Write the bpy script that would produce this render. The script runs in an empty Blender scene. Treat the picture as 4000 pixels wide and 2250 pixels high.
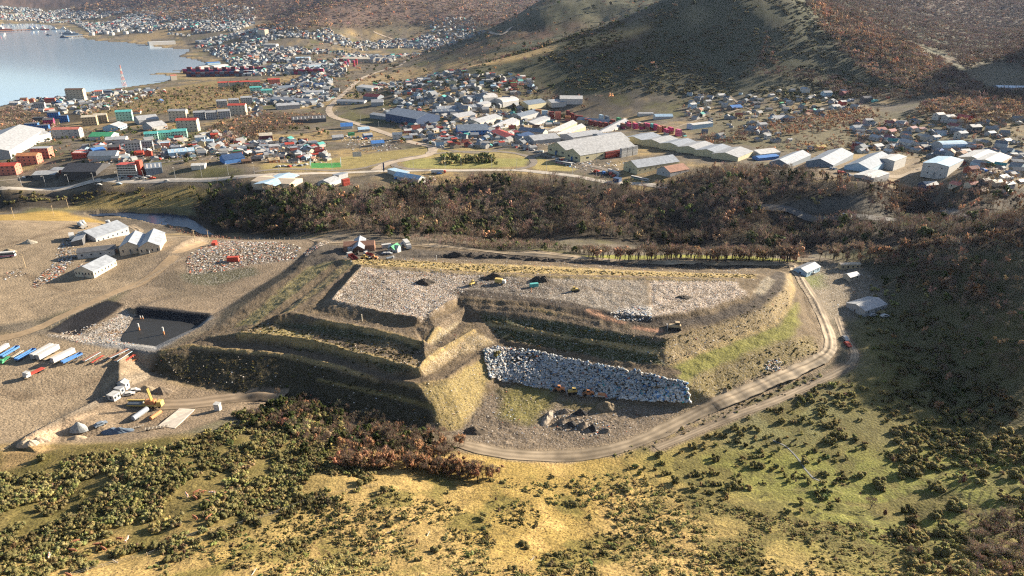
import bpy, math, random
import numpy as np
from mathutils import Vector, Matrix
from mathutils.geometry import delaunay_2d_cdt
R = math.radians
rnd = random.Random(7)
rng = np.random.default_rng(11)
scene = bpy.context.scene
COL = scene.collection

# ------------------------------------------------------------------ camera, sky, sun, exposure
CAMZ, PITCH, F = 250.0, R(23.5), 1709.0           # picture measured in a 2576 x 1449 frame
CX, CY = 1288.0, 724.5
cam = bpy.data.cameras.new('camera'); camo = bpy.data.objects.new('camera', cam); COL.objects.link(camo)
camo.location = (0, 0, CAMZ); camo.rotation_euler = (R(90) - PITCH, 0, 0)
cam.sensor_width = 36; cam.lens = 36 * F / 2576; cam.clip_start = 1; cam.clip_end = 40000
scene.camera = camo
SUN_EL, SUN_AZ = R(19.5), R(27)                   # sun stands to the right and beyond: azimuth from +x towards +y
sd = Vector((math.cos(SUN_AZ) * math.cos(SUN_EL), math.sin(SUN_AZ) * math.cos(SUN_EL), math.sin(SUN_EL)))
world = bpy.data.worlds.new('World'); scene.world = world; world.use_nodes = True
wn = world.node_tree.nodes; wl = world.node_tree.links
sky = wn.new('ShaderNodeTexSky'); sky.sky_type = 'NISHITA'; sky.sun_disc = False
sky.sun_elevation = SUN_EL; sky.sun_rotation = math.pi / 2 - SUN_AZ
sky.altitude = 200; sky.air_density = 1.0; sky.dust_density = 1.0
wl.new(sky.outputs[0], wn['Background'].inputs[0]); wn['Background'].inputs[1].default_value = 0.05
sl = bpy.data.lights.new('sun', 'SUN'); sl.energy = 5.0; sl.angle = R(0.55); sl.color = (1.0, 0.87, 0.68)
so = bpy.data.objects.new('sun', sl); COL.objects.link(so); so.location = (0, 0, 900)
so.rotation_euler = sd.to_track_quat('Z', 'Y').to_euler()
scene.cycles.use_denoising = False; scene.cycles.pixel_filter_type = 'BLACKMAN_HARRIS'; scene.cycles.filter_width = 1.2; scene.cycles.max_bounces = 4; scene.cycles.diffuse_bounces = 2; scene.cycles.volume_bounces = 0; scene.cycles.sample_clamp_direct = .5; scene.cycles.sample_clamp_indirect = .6
scene.view_settings.view_transform = 'Standard'; scene.view_settings.look = 'None'
scene.view_settings.exposure = 1.85; scene.view_settings.gamma = 1.0

# ------------------------------------------------------------------ picture <-> place
SP, CP = math.sin(PITCH), math.cos(PITCH)
def ray(px, py):
    u, v = px - CX, CY - py
    return u, v * SP + F * CP, v * CP - F * SP
def W(px, py, z):
    dx, dy, dz = ray(px, py); t = (z - CAMZ) / dz
    return dx * t, dy * t
def WD(px, py, d):
    dx, dy, dz = ray(px, py); t = d / dy
    return dx * t, d, CAMZ + dz * t
def proj(x, y, z):
    dz = z - CAMZ
    dep = y * CP - dz * SP
    return CX + F * x / dep, CY - F * (y * SP + dz * CP) / dep
def pxm(x, y, z):                                  # picture units per metre there
    return F / (y * CP - (z - CAMZ) * SP)

# ------------------------------------------------------------------ noise
_lat = np.random.default_rng(3).random((256, 256))
def vnoise(x, y):
    xi = np.floor(x).astype(np.int64); yi = np.floor(y).astype(np.int64)
    fx = x - xi; fy = y - yi
    fx = fx * fx * (3 - 2 * fx); fy = fy * fy * (3 - 2 * fy)
    x0, x1, y0, y1 = xi & 255, (xi + 1) & 255, yi & 255, (yi + 1) & 255
    return (_lat[x0, y0] * (1 - fx) + _lat[x1, y0] * fx) * (1 - fy) + (_lat[x0, y1] * (1 - fx) + _lat[x1, y1] * fx) * fy
def fbm(x, y, s, o=4, seed=0.0, gain=.5):
    t = 0; a = 1; n = 0; f = 1 / s
    for k in range(o):
        c, sn = math.cos(k * 1.3), math.sin(k * 1.3)
        t = t + a * vnoise((x * c - y * sn) * f + seed + 17.3 * k, (x * sn + y * c) * f + seed * 1.7 + 9.1 * k); n += a; a *= gain; f *= 2.03
    return t / n - .5

# ------------------------------------------------------------------ terrain: control points of the lie of the land
CZ = [ # (px, py, height)
 (-500,1449,84),(0,1449,78),(640,1449,80),(1288,1449,77),(1900,1449,72),(2400,1449,74),
 (-300,1300,66),(0,1300,66),(400,1300,69),(800,1300,67),(1288,1300,63),(1900,1300,58),(2300,1300,59),(2576,1300,68),
 (1288,1900,112),(-600,1900,112),
 (-300,1180,58),(0,1175,58),(150,1150,59.5),(300,1132,60.5),(450,1105,60),(560,1070,58),(700,1080,57),(800,1140,59),(1000,1160,57),(1288,1185,53),(1500,1165,51),(1800,1110,51),(2100,1050,53),(2300,1060,54),(2576,1060,64),(2576,1180,66),(2350,1180,56),
 (0,1000,60),(0,850,61),(0,700,62),(300,650,62),(300,1020,54),(0,600,62),(-400,900,61),(-400,650,62),
 (600,1000,51),(900,1078,50),(1150,1100,50),(1400,1125,50),(1700,1045,52),(2000,940,55),(2090,870,58),(2045,760,62),(1990,680,66),(1500,650,67),(1100,618,66),(800,600,64),(500,600,62),
 (2200,700,63),(2150,800,58),(2300,800,61),(2300,900,58),(2450,760,78),(2576,670,97),(2576,760,89),(2576,850,79),(2576,950,70),(2450,900,64),(2450,1000,58),
 (1700,642,67),(1900,644,66.5),(1350,624,67),(2000,650,66),(2200,665,68),(2400,650,84),
 (1288,600,42),(700,590,42),(1700,600,42),(2000,612,42),(2300,592,44),(2576,585,52),(2900,590,70),
 (700,500,58),(1000,500,57),(1288,500,58),(1700,520,59),(2000,540,60),(2300,556,60),(2576,545,66),
 (600,452,63),(1000,445,64),(1288,436,65),(1500,456,66),(1750,478,69),(1900,500,68),
 (1850,445,74),(2000,470,77),(2200,482,80),(2400,482,81),(2576,482,84),(2000,415,73),(2200,430,79),(2400,450,82),(2576,440,84),(2900,450,92),(2200,512,70),
 (-300,470,50),(0,474,52),(250,464,55),(450,454,58),(0,502,44),(0,522,39),(200,515,40),(0,540,47),(0,560,60),(200,562,53),(350,592,58),(450,602,60),(-300,520,40),(-300,570,60),
 (300,538,36),(420,555,36),(510,585,36),(560,540,40),
 (0,440,50),(0,400,48),(0,350,44),(0,305,26),(60,266,10),(200,258,16),(200,300,36),(200,350,44),(350,300,40),(350,250,28),(450,222,14),(500,300,46),(600,250,34),(640,300,46),(640,380,53),(640,205,14),(900,200,26),(900,300,46),(900,400,59),
 (1288,390,64),(1288,330,57),(1288,260,52),(1150,200,42),(1000,160,32),(1130,122,40),(800,150,16),(600,130,14),(500,112,6),(300,85,9),(250,50,28),(100,42,34),(700,70,50),(900,90,45),(1050,70,70),(-500,300,20),(-500,400,44),
 (1600,330,62),(1600,400,67),(1800,350,68),(1900,300,70),(2100,300,74),(2300,330,76),(2450,350,80),(2576,360,82),(2900,350,95),
 (1400,246,52),(1600,256,55),(1800,262,60),(2000,272,66),(2350,266,90),(2576,276,95),(2900,270,115),(2200,280,76)]
CD = [ # (px, py, distance)
 (0,12,7600),(300,10,7200),(500,2,6500),(600,33,4900),(750,45,3800),(900,8,4300),(1000,0,4500),(1100,32,4300),(1250,28,4700),(850,40,3900),
 (1350,5,2700),(1260,60,2600),(1180,95,2500),(1130,120,2450),(1500,-40,2900),(1700,-60,3100),(1400,80,2300),(1550,62,2350),
 (1180,160,1640),(1300,148,1600),(1450,115,1610),(1600,72,1640),(1700,30,1670),(1850,-8,1690),(2000,3,1700),(1500,90,2060),(1350,122,2010),
 (1400,200,1480),(1600,200,1460),(1800,200,1440),(1800,100,1580),(2000,180,1430),(2000,90,1560),(1600,140,1560),
 (2100,50,1740),(2200,112,1560),(2300,180,1400),(2420,240,1160),(2100,200,1400),(2100,130,1500),
 (2500,240,1290),(2576,190,1560),(2500,120,2200),(2576,60,2900),(2300,40,2800),(2400,0,3400),(2150,0,2900)]
CW = [(-5000,9500,700),(-1500,9800,800),(1200,9500,900),(3500,9000,900),(-3800,6000,-5),(-2500,3000,-5),(-1700,1700,-5),(-4200,7800,250),
      (700,6500,420),(1900,4700,560),(2900,4600,650),(2700,2700,560),(1500,1750,300),(2600,1700,480),(330,420,100),(420,490,116),(330,330,80),(330,260,74),(300,200,76),(260,140,88),(450,250,84),(460,350,96),(650,430,122),(900,760,170),(1400,1000,320),(0,11500,1000),(-8000,11500,900),(6000,11000,1000)]
pts = [W(a, b, c) + (c,) for a, b, c in CZ] + [WD(a, b, c) for a, b, c in CD] + CW
pts = np.array(pts, float)
def feat(x, y): return np.stack([1.6 * x / y, np.log(y)], -1)
fp = feat(pts[:, 0], pts[:, 1])
def tps(r2): return .5 * r2 * np.log(np.maximum(r2, 1e-12))
n = len(pts)
K = tps(((fp[:, None] - fp[None]) ** 2).sum(-1)) + np.eye(n) * 4e-4
P = np.c_[np.ones(n), fp]
zs = pts[:, 2]
hs = np.where(zs > 100, 100 + 120 * np.log1p((zs - 100) / 120), zs)      # heights are compressed so far peaks do not bend the near ground
A_ = np.block([[K, P], [P.T, np.zeros((3, 3))]])
sol = np.linalg.solve(A_, np.r_[hs, 0, 0, 0])
def base_z(x, y):
    sh = x.shape; q = feat(x.ravel(), y.ravel()); out = np.empty(len(q))
    for i in range(0, len(q), 60000):
        c = q[i:i + 60000]
        d = ((c[:, None, 0] - fp[None, :, 0]) ** 2 + (c[:, None, 1] - fp[None, :, 1]) ** 2)
        out[i:i + 60000] = tps(d) @ sol[:n] + sol[n] + c @ sol[n + 1:]
    return np.where(out > 100, 100 + 120 * np.expm1((out - 100) / 120), out).reshape(sh)
# grid of the ground sheet: rows by distance, columns by bearing
NR, NC = 1000, 1000
py_rows = np.linspace(1990, 6, 880)
Yr = np.array([W(CX, p, 60)[1] for p in py_rows])
Yr = np.r_[np.linspace(55, Yr[0], 20)[:-1], Yr]
Yr = np.r_[Yr[Yr < 5200], np.geomspace(5200, 11500, 60)]
Ac = np.r_[np.linspace(-1.5, -1.04, 30)[:-1], np.linspace(-1.04, 1.04, 940), np.linspace(1.04, 2.1, 70)[1:]]
NR, NC = len(Yr), len(Ac)
# heights are solved on a coarser grid, then interpolated
def up(Zc, rows_c, cols_c, rows, cols):
    t = np.empty((len(rows_c), len(cols)))
    for i in range(len(rows_c)): t[i] = np.interp(cols, cols_c, Zc[i])
    o = np.empty((len(rows), len(cols)))
    for j in range(len(cols)): o[:, j] = np.interp(rows, rows_c, t[:, j])
    return o
rc = np.r_[np.arange(0, NR, 4), NR - 1]; rc = np.unique(rc); cc = np.unique(np.r_[np.arange(0, NC, 5), NC - 1])
Gc = np.meshgrid(Ac[cc], Yr[rc]); Zc = base_z(Gc[0] * Gc[1], Gc[1])
XX = Ac[None, :] * Yr[:, None]; YY = np.repeat(Yr[:, None], NC, 1)
ZZ = up(Zc, rc.astype(float), cc.astype(float), np.arange(NR, dtype=float), np.arange(NC, dtype=float))
# natural relief grows with distance and height
rel = np.clip((YY - 900) / 1500, 0, 1) * np.clip((ZZ - 45) / 120, 0, 1)
ZZ = ZZ + fbm(XX, YY, 420, 5, 3.1) * 60 * rel + fbm(XX, YY, 90, 4, 5.5) * 22 * rel
ZZ = ZZ + fbm(XX, YY, 60, 4, 1.2) * 2.2 * np.clip((YY - 500) / 300, 0, 1)
fgm = np.clip((262 - YY) / 40, 0, 1)
ZZ = ZZ + fgm * (fbm(XX, YY, 38, 3, 8.8) * 5 + fbm(XX, YY, 5, 3, 2.2) * .9)
GA, GR = Ac, Yr
def hz(x, y):                                       # ground height at a place
    x = np.asarray(x, float); y = np.asarray(y, float)
    a = np.clip(x / y, Ac[0], Ac[-1]); i = np.interp(a, Ac, np.arange(NC)); j = np.interp(np.clip(y, Yr[0], Yr[-1]), Yr, np.arange(NR))
    i0 = np.minimum(i.astype(int), NC - 2); j0 = np.minimum(j.astype(int), NR - 2); fi = i - i0; fj = j - j0
    return (ZZ[j0, i0] * (1 - fi) + ZZ[j0, i0 + 1] * fi) * (1 - fj) + (ZZ[j0 + 1, i0] * (1 - fi) + ZZ[j0 + 1, i0 + 1] * fi) * fj
def at(px, py):                                     # the place on the ground seen at a picture point
    dx, dy, dz = ray(px, py); a = dx / dy
    ys = Yr; g = hz(a * ys, ys); r = CAMZ + dz / dy * ys
    k = np.nonzero(g >= r)[0]
    if len(k) == 0: return (a * 9000, 9000.0, float(hz(a * 9000, 9000.)))
    k = k[0]
    if k == 0: y = ys[0]
    else:
        e0, e1 = r[k - 1] - g[k - 1], g[k] - r[k]; y = ys[k - 1] + (ys[k] - ys[k - 1]) * e0 / max(e0 + e1, 1e-9)
    return (a * y, float(y), float(hz(a * y, y)))
ZZ = np.minimum(ZZ, 1400)
# ------------------------------------------------------------------ the landfill, its pit and the yards: survey lines (px, py, height)
RING = [(-150,1150),(-150,980),(-150,800),(60,750),(250,700),(420,640),(540,600),(800,600),(1120,616),(1300,636),(1500,648),(1750,658),(1985,664),(2075,720),(2112,830),(2112,890),(1985,975),(1750,1068),(1500,1152),(1290,1164),(1100,1128),(900,1100),(700,1055),(600,1050),(480,1085),(300,1117),(100,1145)]
L = [
 # lower slope of the left side, bench road, then three tiers
 [(375,935,53.5),(470,965,52.5),(560,985,52),(760,1012,51),(900,1060,50),(1000,1082,50),(1110,1090,50),(1165,1075,50),(1215,1010,51),(1262,970,53)],
 [(405,885,61),(480,868,63),(560,878,63.3),(640,885,63.4),(740,895,63.4),(850,922,63.5),(960,952,63.5),(1050,968,63.5),(1125,952,63.5),(1206,894,63.5),(1258,874,63.6)],
 [(800,956,59.4),(956,993,58.4),(1094,1027,57.3)], [(800,950,59.5),(956,986,59),(1088,1018,58.3)],
 [(500,853,64),(644,866,64),(764,875,64),(869,905,64),(979,944,64),(1056,949,64),(1069,948,64),(1144,899,64),(1250,862,64.2)],
 [(600,838,68.5),(644,841,68.5),(761,854,68.5),(819,866,68.5),(894,889,68.5),(969,905,68.5),(1054,930,68.5),(1069,910,68.6),(1114,877,68.6),(1171,845,68.7),(1190,832,68.7)],
 [(660,808,69),(700,816,69),(804,832,69),(894,855,69),(981,877,69),(1054,877,69),(1069,871,69),(1119,842,69),(1172,800,69.3)],
 [(690,797,73.5),(744,789,73.5),(804,806,73.5),(869,817,73.5),(969,835,73.5),(1064,857,73.5),(1094,829,73.5),(1144,790,73.6),(1166,780,73.6)],
 [(772,785,74),(844,795,74),(944,812,74),(1039,822,74),(1054,816,74),(1119,782,74),(1150,766,74)],
 [(908,671,78.2),(835,755,77.4),(906,772,77.4),(969,787,77.4),(1054,801,77.4),(1080,790,77.3),(1140,756,77.2)],
 # west side of the mound
 [(800,622,66),(735,686,64.5),(640,746,63.3),(525,836,62.2),(450,870,61.6)],
 [(772,634,62.8),(705,688,60.6),(622,738,59.5),(552,782,59.3)],
 [(470,735,60.2),(540,722,59.6),(600,690,60.6)],
 [(812,628,66.5),(750,688,65),(660,748,63.8),(545,834,62.8),(490,862,62.8)],
 [(825,640,66.5),(712,732,65),(590,824,64)],
 [(850,650,70.5),(752,732,69.5),(640,815,68.6)],
 [(866,656,70.8),(775,735,69.6),(690,800,69.2)],
 [(890,664,75),(812,732,74.4),(735,778,73.6)],
 [(900,678,74.8),(856,715,74.4),(785,776,74.1)],
 # far rim
 [(880,652,73),(1000,660,74),(1200,672,74.6),(1400,679,74.6),(1550,684,74.6),(1750,690,74.3),(1900,690,73.6),(1955,680,71)],
 [(850,640,67),(1000,646,67),(1200,652,67.2),(1400,659,67.4),(1600,668,67.4),(1800,673,67.2),(1920,672,66.6)],
 [(1125,632,67),(1128,640,69.5),(1260,650,69.5),(1395,656,69.3),(1397,650,67)],
 [(910,668,78.2),(1050,680,77.9),(1180,689,77.6),(1400,697,77.4),(1600,702,77.2),(1850,706,77)],
 # right side: top slope, bench road, two tiers, slope of bagged waste
 [(1150,748,76.2),(1200,751,76.9),(1288,759,77),(1363,764,76.9),(1448,778,76.5),(1513,798,75.9)],
 [(1170,770,74.2),(1288,777,74.4),(1363,781,74.4),(1438,799,74.5),(1508,812,74.5)],
 [(1205,784,73.5),(1288,788,73.5),(1388,805,73.5),(1488,825,73.5),(1588,842,73.5),(1675,852,73.5),(1763,824,74),(1863,792,74.5),(1940,758,75),(1977,715,74.5),(1975,688,71.5)],
 [(1215,808,69.3),(1288,820,69.2),(1413,846,69),(1538,866,69),(1633,877,69.1),(1672,884,69.2)],
 [(1232,818,68.7),(1288,827,68.7),(1388,842,68.6),(1488,859,68.5),(1563,874,68.5),(1655,890,68.6)],
 [(1262,857,64.3),(1288,866,64.2),(1413,886,64),(1538,911,64),(1638,923,64),(1680,923,64.3),(1763,885,65.3),(1870,845,66),(1950,815,66.5),(1986,770,67),(1996,725,67),(1988,690,67)],
 [(1275,879,63.3),(1363,887,63.2),(1463,911,63),(1538,926,63),(1613,938,63),(1728,966,63),(1800,922,64),(1900,882,65),(1990,850,65.5),(2012,810,65.5),(2004,740,66.3)],
 [(1278,968,53),(1400,991,52.5),(1480,1003,52.5),(1560,1013,52.5),(1650,1019,52.5),(1735,1025,53),(1800,1008,54.5),(1900,964,56.5),(2000,927,57.6),(2058,890,58.6),(2064,850,60),(2034,790,62.5),(2008,720,65)],
 # working floor of the right side and its ramp
 [(1880,742,77.6),(1780,774,77.4),(1640,799,77.3),(1560,788,77)],
 [(1888,752,75.8),(1785,788,75.7),(1640,810,75.4),(1545,796,75.8)],
 [(1630,712,77.6),(1632,785,77.6)],[(1640,712,77),(1642,785,77)],[(1650,715,77.7),(1850,728,77.6)],
 [(1905,725,76),(1925,700,75.5)],[(1300,715,77.4),(1420,740,77.2),(1500,720,77.3)],
 # bale enclosure on the flat in front
 [(1362,1072,50.5),(1395,1022,51.5),(1440,1030,51.5)],
 # pit
 [(345,774,61.5),(440,783,61.3),(534,792,61.2),(505,822,61),(394,878,60.6),(300,864,60.4),(205,860,60.4),(118,839,61),(190,795,61.4),(290,762,61.6),(322,772,61.5),(345,774,61.5)],
 [(338,795,57.4),(458,811,57),(495,821,57),(390,870,57),(309,860,57),(252,852,58.3),(205,846,58.6),(172,836,58.6),(240,812,58.6),(312,778,58.6),(338,795,57.4)],
 # edge between the trailer yard and the lower yard
 [(400,893,60.2),(300,956,60),(155,1047,59.6),(50,1106,59.2),(-100,1150,59)],
 [(375,950,53.5),(237,1022,53.6),(107,1086,54),(45,1126,55.5)],
 [(-140,900,60.3),(100,860,60.4),(300,872,60.4),(385,887,60.4)],
 [(560,1010,51.7),(480,1040,52.2),(300,1088,53.2),(150,1110,54.2)],
]
rw = [at(*p) for p in RING]
cv = [Vector((p[0], p[1])) for p in rw]; cz = [p[2] for p in rw]; ce = [(i, (i + 1) % len(cv)) for i in range(len(cv))]
for ln in L:
    k0 = len(cv); q = []
    for k, p in enumerate(ln):
        q.append(W(*p) + (p[2],))
    for k, p in enumerate(q):
        cv.append(Vector(p[:2])); cz.append(p[2])
        if k: ce.append((k0 + k - 1, k0 + k))
dv, de, df, ov, oe, of = delaunay_2d_cdt(cv, ce, [], 1, 1e-4)
tz = []
src = np.array([[v.x, v.y] for v in cv]); srz = np.array(cz)
for v, o in zip(dv, ov):
    if len(o): tz.append(sum(cz[k] for k in o) / len(o))
    else:
        d = ((src - np.array([v.x, v.y])) ** 2).sum(1); i = np.argsort(d)[:3]; w = 1 / (d[i] + .1); tz.append(float((srz[i] * w).sum() / w.sum()))
ringp = np.array([[p[0], p[1]] for p in rw])
def inpoly(x, y, poly):
    c = np.zeros(x.shape, bool); q = poly[-1]
    for p in poly:
        cond = ((p[1] > y) != (q[1] > y))
        with np.errstate(divide='ignore', invalid='ignore'):
            c ^= cond & (x < (q[0] - p[0]) * (y - p[1]) / (q[1] - p[1] + 1e-12) + p[0])
        q = p
    return c
def seg_dist(x, y, line):
    d = np.full(x.shape, 1e9)
    for (ax, ay), (bx, by) in zip(line[:-1], line[1:]):
        vx, vy = bx - ax, by - ay; t = np.clip(((x - ax) * vx + (y - ay) * vy) / (vx * vx + vy * vy + 1e-9), 0, 1)
        d = np.minimum(d, np.hypot(x - ax - t * vx, y - ay - t * vy))
    return d
bb = (XX > ringp[:, 0].min()) & (XX < ringp[:, 0].max()) & (YY > ringp[:, 1].min()) & (YY < ringp[:, 1].max())
ii = np.nonzero(bb.ravel())[0]; gx = XX.ravel()[ii]; gy = YY.ravel()[ii]; gz = np.full(len(ii), np.nan)
inside = inpoly(gx, gy, ringp)
for f in df:
    a, b, c = [np.array([dv[k].x, dv[k].y]) for k in f]; za, zb, zc = [tz[k] for k in f]
    m = np.nonzero(inside & (gx >= min(a[0], b[0], c[0]) - .01) & (gx <= max(a[0], b[0], c[0]) + .01) & (gy >= min(a[1], b[1], c[1]) - .01) & (gy <= max(a[1], b[1], c[1]) + .01))[0]
    if not len(m): continue
    den = (b[1] - c[1]) * (a[0] - c[0]) + (c[0] - b[0]) * (a[1] - c[1])
    if abs(den) < 1e-9: continue
    w0 = ((b[1] - c[1]) * (gx[m] - c[0]) + (c[0] - b[0]) * (gy[m] - c[1])) / den
    w1 = ((c[1] - a[1]) * (gx[m] - c[0]) + (a[0] - c[0]) * (gy[m] - c[1])) / den
    w2 = 1 - w0 - w1; ok = (w0 > -1e-4) & (w1 > -1e-4) & (w2 > -1e-4)
    gz[m[ok]] = w0[ok] * za + w1[ok] * zb + w2[ok] * zc
good = ~np.isnan(gz); zf = ZZ.ravel().copy()
bd = np.clip(seg_dist(gx[good], gy[good], [tuple(p) for p in ringp] + [tuple(ringp[0])]) / 6, 0, 1)
zf[ii[good]] = gz[good] * bd + zf[ii[good]] * (1 - bd); ZZ = zf.reshape(XX.shape)
lf = np.zeros(XX.size, bool); lf[ii[good]] = True; lf = lf.reshape(XX.shape)
mw = np.array([at(*p)[:2] for p in [(375,940),(405,880),(480,860),(640,745),(800,622),(1120,620),(1500,652),(1985,668),(2060,760),(2080,885),(1980,955),(1735,1035),(1480,1100),(1300,1125),(1165,1085),(1110,1095),(1000,1088),(760,1016),(560,990)]])
mdm = np.where(inpoly(XX, YY, mw), 1.0, 0.0)
# rough earth on the mound, tracks and hummocks
ZZ = ZZ + np.where(lf, (fbm(XX, YY, 6, 4, 4.4) * 1.0 + fbm(XX, YY, 1.6, 2, 6.1) * .5) * (.15 + .85 * mdm), 0)

for ln in (L[1], L[5], L[7], L[9], L[22], L[24], L[26], L[28]):
    w = [W(*p) for p in ln]; w_ = np.array(w); x0, y0 = w_.min(0) - 6; x1, y1 = w_.max(0) + 6
    m = np.nonzero(((XX > x0) & (XX < x1) & (YY > y0) & (YY < y1)).ravel())[0]; xx, yy = XX.ravel()[m], YY.ravel()[m]; d = seg_dist(xx, yy, w)
    z_ = ZZ.ravel().copy(); z_[m] += np.exp(-(d / 1.5) ** 2) * (.75 + 1.6 * fbm(xx, yy, 7, 2, 3.9)); ZZ = z_.reshape(XX.shape)
# ------------------------------------------------------------------ water bodies
SEA = [(-700,300),(-300,290),(0,275),(25,266),(57,254),(92,251),(150,250),(172,241),(265,228),(315,221),(385,211),(410,206),(437,196),(420,190),(375,187),(398,183),(460,182),(432,178),(470,174),(497,171),(520,160),(497,152),(447,142),(462,135),(482,126),(425,122),(350,112),(312,107),(250,104),(212,98),(207,88),(175,76),(140,73),(125,63),(75,59),(0,60),(-400,61),(-900,66)]
POND = [(212,539),(312,534),(425,537),(470,542),(512,573),(537,592),(500,588),(462,570),(390,563),(362,555),(295,543),(237,546)]
POND_Z, PIT_Z = 36.3, 57.6
seaW = [W(a, b, 0) for a, b in SEA]; pondW = [W(a, b, POND_Z) for a, b in POND]
ms = inpoly(XX, YY, seaW) & (YY > 800)
ZZ = np.where(ms, -3.0, np.where(YY > 1000, np.maximum(ZZ, 1.3), ZZ))
mp = inpoly(XX, YY, pondW); ZZ = np.where(mp, np.minimum(ZZ, POND_Z - .8), ZZ)
near_p = (~mp) & (seg_dist(XX, YY, pondW + pondW[:1]) < 30) if True else None
ZZ = np.where(near_p, np.maximum(ZZ, POND_Z + .3), ZZ)
# cattle-worn steps on the grass hill in front
fg = np.clip((255 - YY) / 25, 0, 1) * np.clip((XX + 120) / 80, .25, 1)
ph = ZZ / 1.15 + fbm(XX, YY, 30, 3, 9.9) * 3.0; sw = ph - np.floor(ph)
ZZ = ZZ + fg * .5 * (np.minimum(sw / .22, (1 - sw) / .78) - .5) * (0.35 + np.clip(fbm(XX, YY, 18, 2, 7.1) * 3 + .6, 0, 1))

# ------------------------------------------------------------------ ground cover (colours of soil, grass, rubbish, one bank's shade painted in; digitised as areas)
CC = np.zeros(XX.shape + (4,)); LIT = np.zeros(XX.shape)
def lin(c): return np.array(c, float)
def blend(mask, col, lit=None):
    global CC
    m = mask[..., None]; CC[..., :3] = CC[..., :3] * (1 - m) + lin(col) * m
    if lit is not None: CC[..., 3] = CC[..., 3] * (1 - mask) + lit * mask
PIX = proj(XX, YY, ZZ)
def area(poly, col, soft=2.0, wob=2.0, sc=12, lit=None, amt=1.0, z=None):
    w = np.array([(at(a, b)[:2] if z is None else W(a, b, z)) for a, b in poly])
    x0, y0 = w.min(0) - 8; x1, y1 = w.max(0) + 8
    m = np.nonzero(((XX > x0) & (XX < x1) & (YY > y0) & (YY < y1)).ravel())[0]
    if not len(m): return
    x = XX.ravel()[m]; y = YY.ravel()[m]
    xw = x + fbm(x, y, sc, 3, 2.7) * wob * 2; yw = y + fbm(x, y, sc, 3, 8.3) * wob * 2
    ins = inpoly(xw, yw, w); d = seg_dist(xw, yw, [tuple(p) for p in w] + [tuple(w[0])])
    k = np.clip(np.where(ins, .5 + d / soft / 2, .5 - d / soft / 2), 0, 1) * amt
    f = CC.reshape(-1, 4); f[m, :3] = f[m, :3] * (1 - k[:, None]) + lin(col) * k[:, None]
    if lit is not None: f[m, 3] = f[m, 3] * (1 - k) + lit * k
def stroke(line, col, width, soft=1.2, wob=.8, lit=0.0, amt=1.0):
    w = np.array([at(a, b)[:2] for a, b in line]); x0, y0 = w.min(0) - width - 5; x1, y1 = w.max(0) + width + 5
    m = np.nonzero(((XX > x0) & (XX < x1) & (YY > y0) & (YY < y1)).ravel())[0]
    x = XX.ravel()[m]; y = YY.ravel()[m]; d = seg_dist(x, y, w) + fbm(x, y, 8, 3, 4.1) * wob * 2
    k = np.clip((width / 2 - d) / soft + .5, 0, 1) * amt
    f = CC.reshape(-1, 4); f[m, :3] = f[m, :3] * (1 - k[:, None]) + lin(col) * k[:, None]; f[m, 3] = f[m, 3] * (1 - k) + lit * k
GOLD, STRAW, OLIVE, GREEN = (.325,.228,.088), (.34,.24,.10), (.10,.10,.028), (.155,.155,.04)
DIRT, DIRT2, DARK, GRAVEL = (.235,.18,.12), (.135,.10,.068), (.058,.046,.036), (.29,.225,.155)
RUBB, TOWN, WOOD, HEATH, BLACK = (.33,.255,.19), (.135,.112,.085), (.05,.041,.03), (.068,.07,.042), (.016,.016,.019)
nb = fbm(XX, YY, 70, 4, 1.9); ns = fbm(XX, YY, 14, 4, 3.3); nl = fbm(XX, YY, 300, 4, 6.6)
CC[..., :3] = np.array(TOWN)
blend(np.clip(nb * 4 - .1, 0, .7), STRAW); blend(np.clip(-nb * 4 - .2, 0, .7), OLIVE); blend(np.clip(ns * 6 - .2, 0, .6), (.075, .065, .05))
hill = np.clip((YY - 1150) / 200, 0, 1) * np.clip((ZZ - 58 - fbm(XX, YY, 120, 3, 2.2) * 30) / 20, 0, 1)
blend(hill, HEATH); blend(hill * np.clip(nl * 5, 0, 1), (.12, .075, .05)); blend(hill * np.clip(nb * 5 - .3, 0, .8), (.14, .125, .075)); blend(hill * np.clip(-nb * 5 - .4, 0, .8), (.05, .055, .03))
far = np.clip((YY - 2600) / 700, 0, 1) * np.clip((ZZ - 70 - nl * 60) / 50, 0, 1)
blend(far, (.125, .085, .068)); blend(far * np.clip(ns * 5, 0, .7), (.06, .05, .045))
# foreground hill
fgm = np.clip((268 - YY) / 10, 0, 1)
blend(fgm, GOLD); blend(fgm * np.clip(nb * 5 + .05, 0, .8), (.27, .19, .055)); blend(fgm * np.clip(ns * 6 - .3, 0, .75), (.13, .115, .032))
blend(fgm * np.clip(-ns * 6 - .9, 0, .8), (.40, .27, .10))
gr = fgm * np.clip((XX - 50 + nb * 60) / 60, 0, 1) * np.clip((YY - 170 - nb * 50) / 40, 0, 1)
blend(gr, GREEN); blend(gr * np.clip(ns * 6, 0, .7), (.11, .10, .03)); blend(gr * np.clip(-ns * 6 - .6, 0, .8), (.22, .20, .05))
lt = fgm * np.clip((-50 - XX + nb * 50) / 40, 0, 1) * np.clip((YY - 165 - nb * 30) / 40, 0, 1)
blend(lt, (.14, .11, .04)); blend(lt * np.clip(ns * 6, 0, .8), (.10, .085, .026))
sd_step = fg * np.clip((.24 - sw) / .1, 0, 1); blend(sd_step * .55, (.085, .07, .03))
area([(1640,1150),(1760,1095),(1900,1040),(2060,975),(2140,930),(2160,880),(2140,800),(2350,780),(2576,800),(2576,1060),(2400,1200),(2050,1250),(1850,1220)], GREEN, 14, 6, 30, amt=.6)
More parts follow.
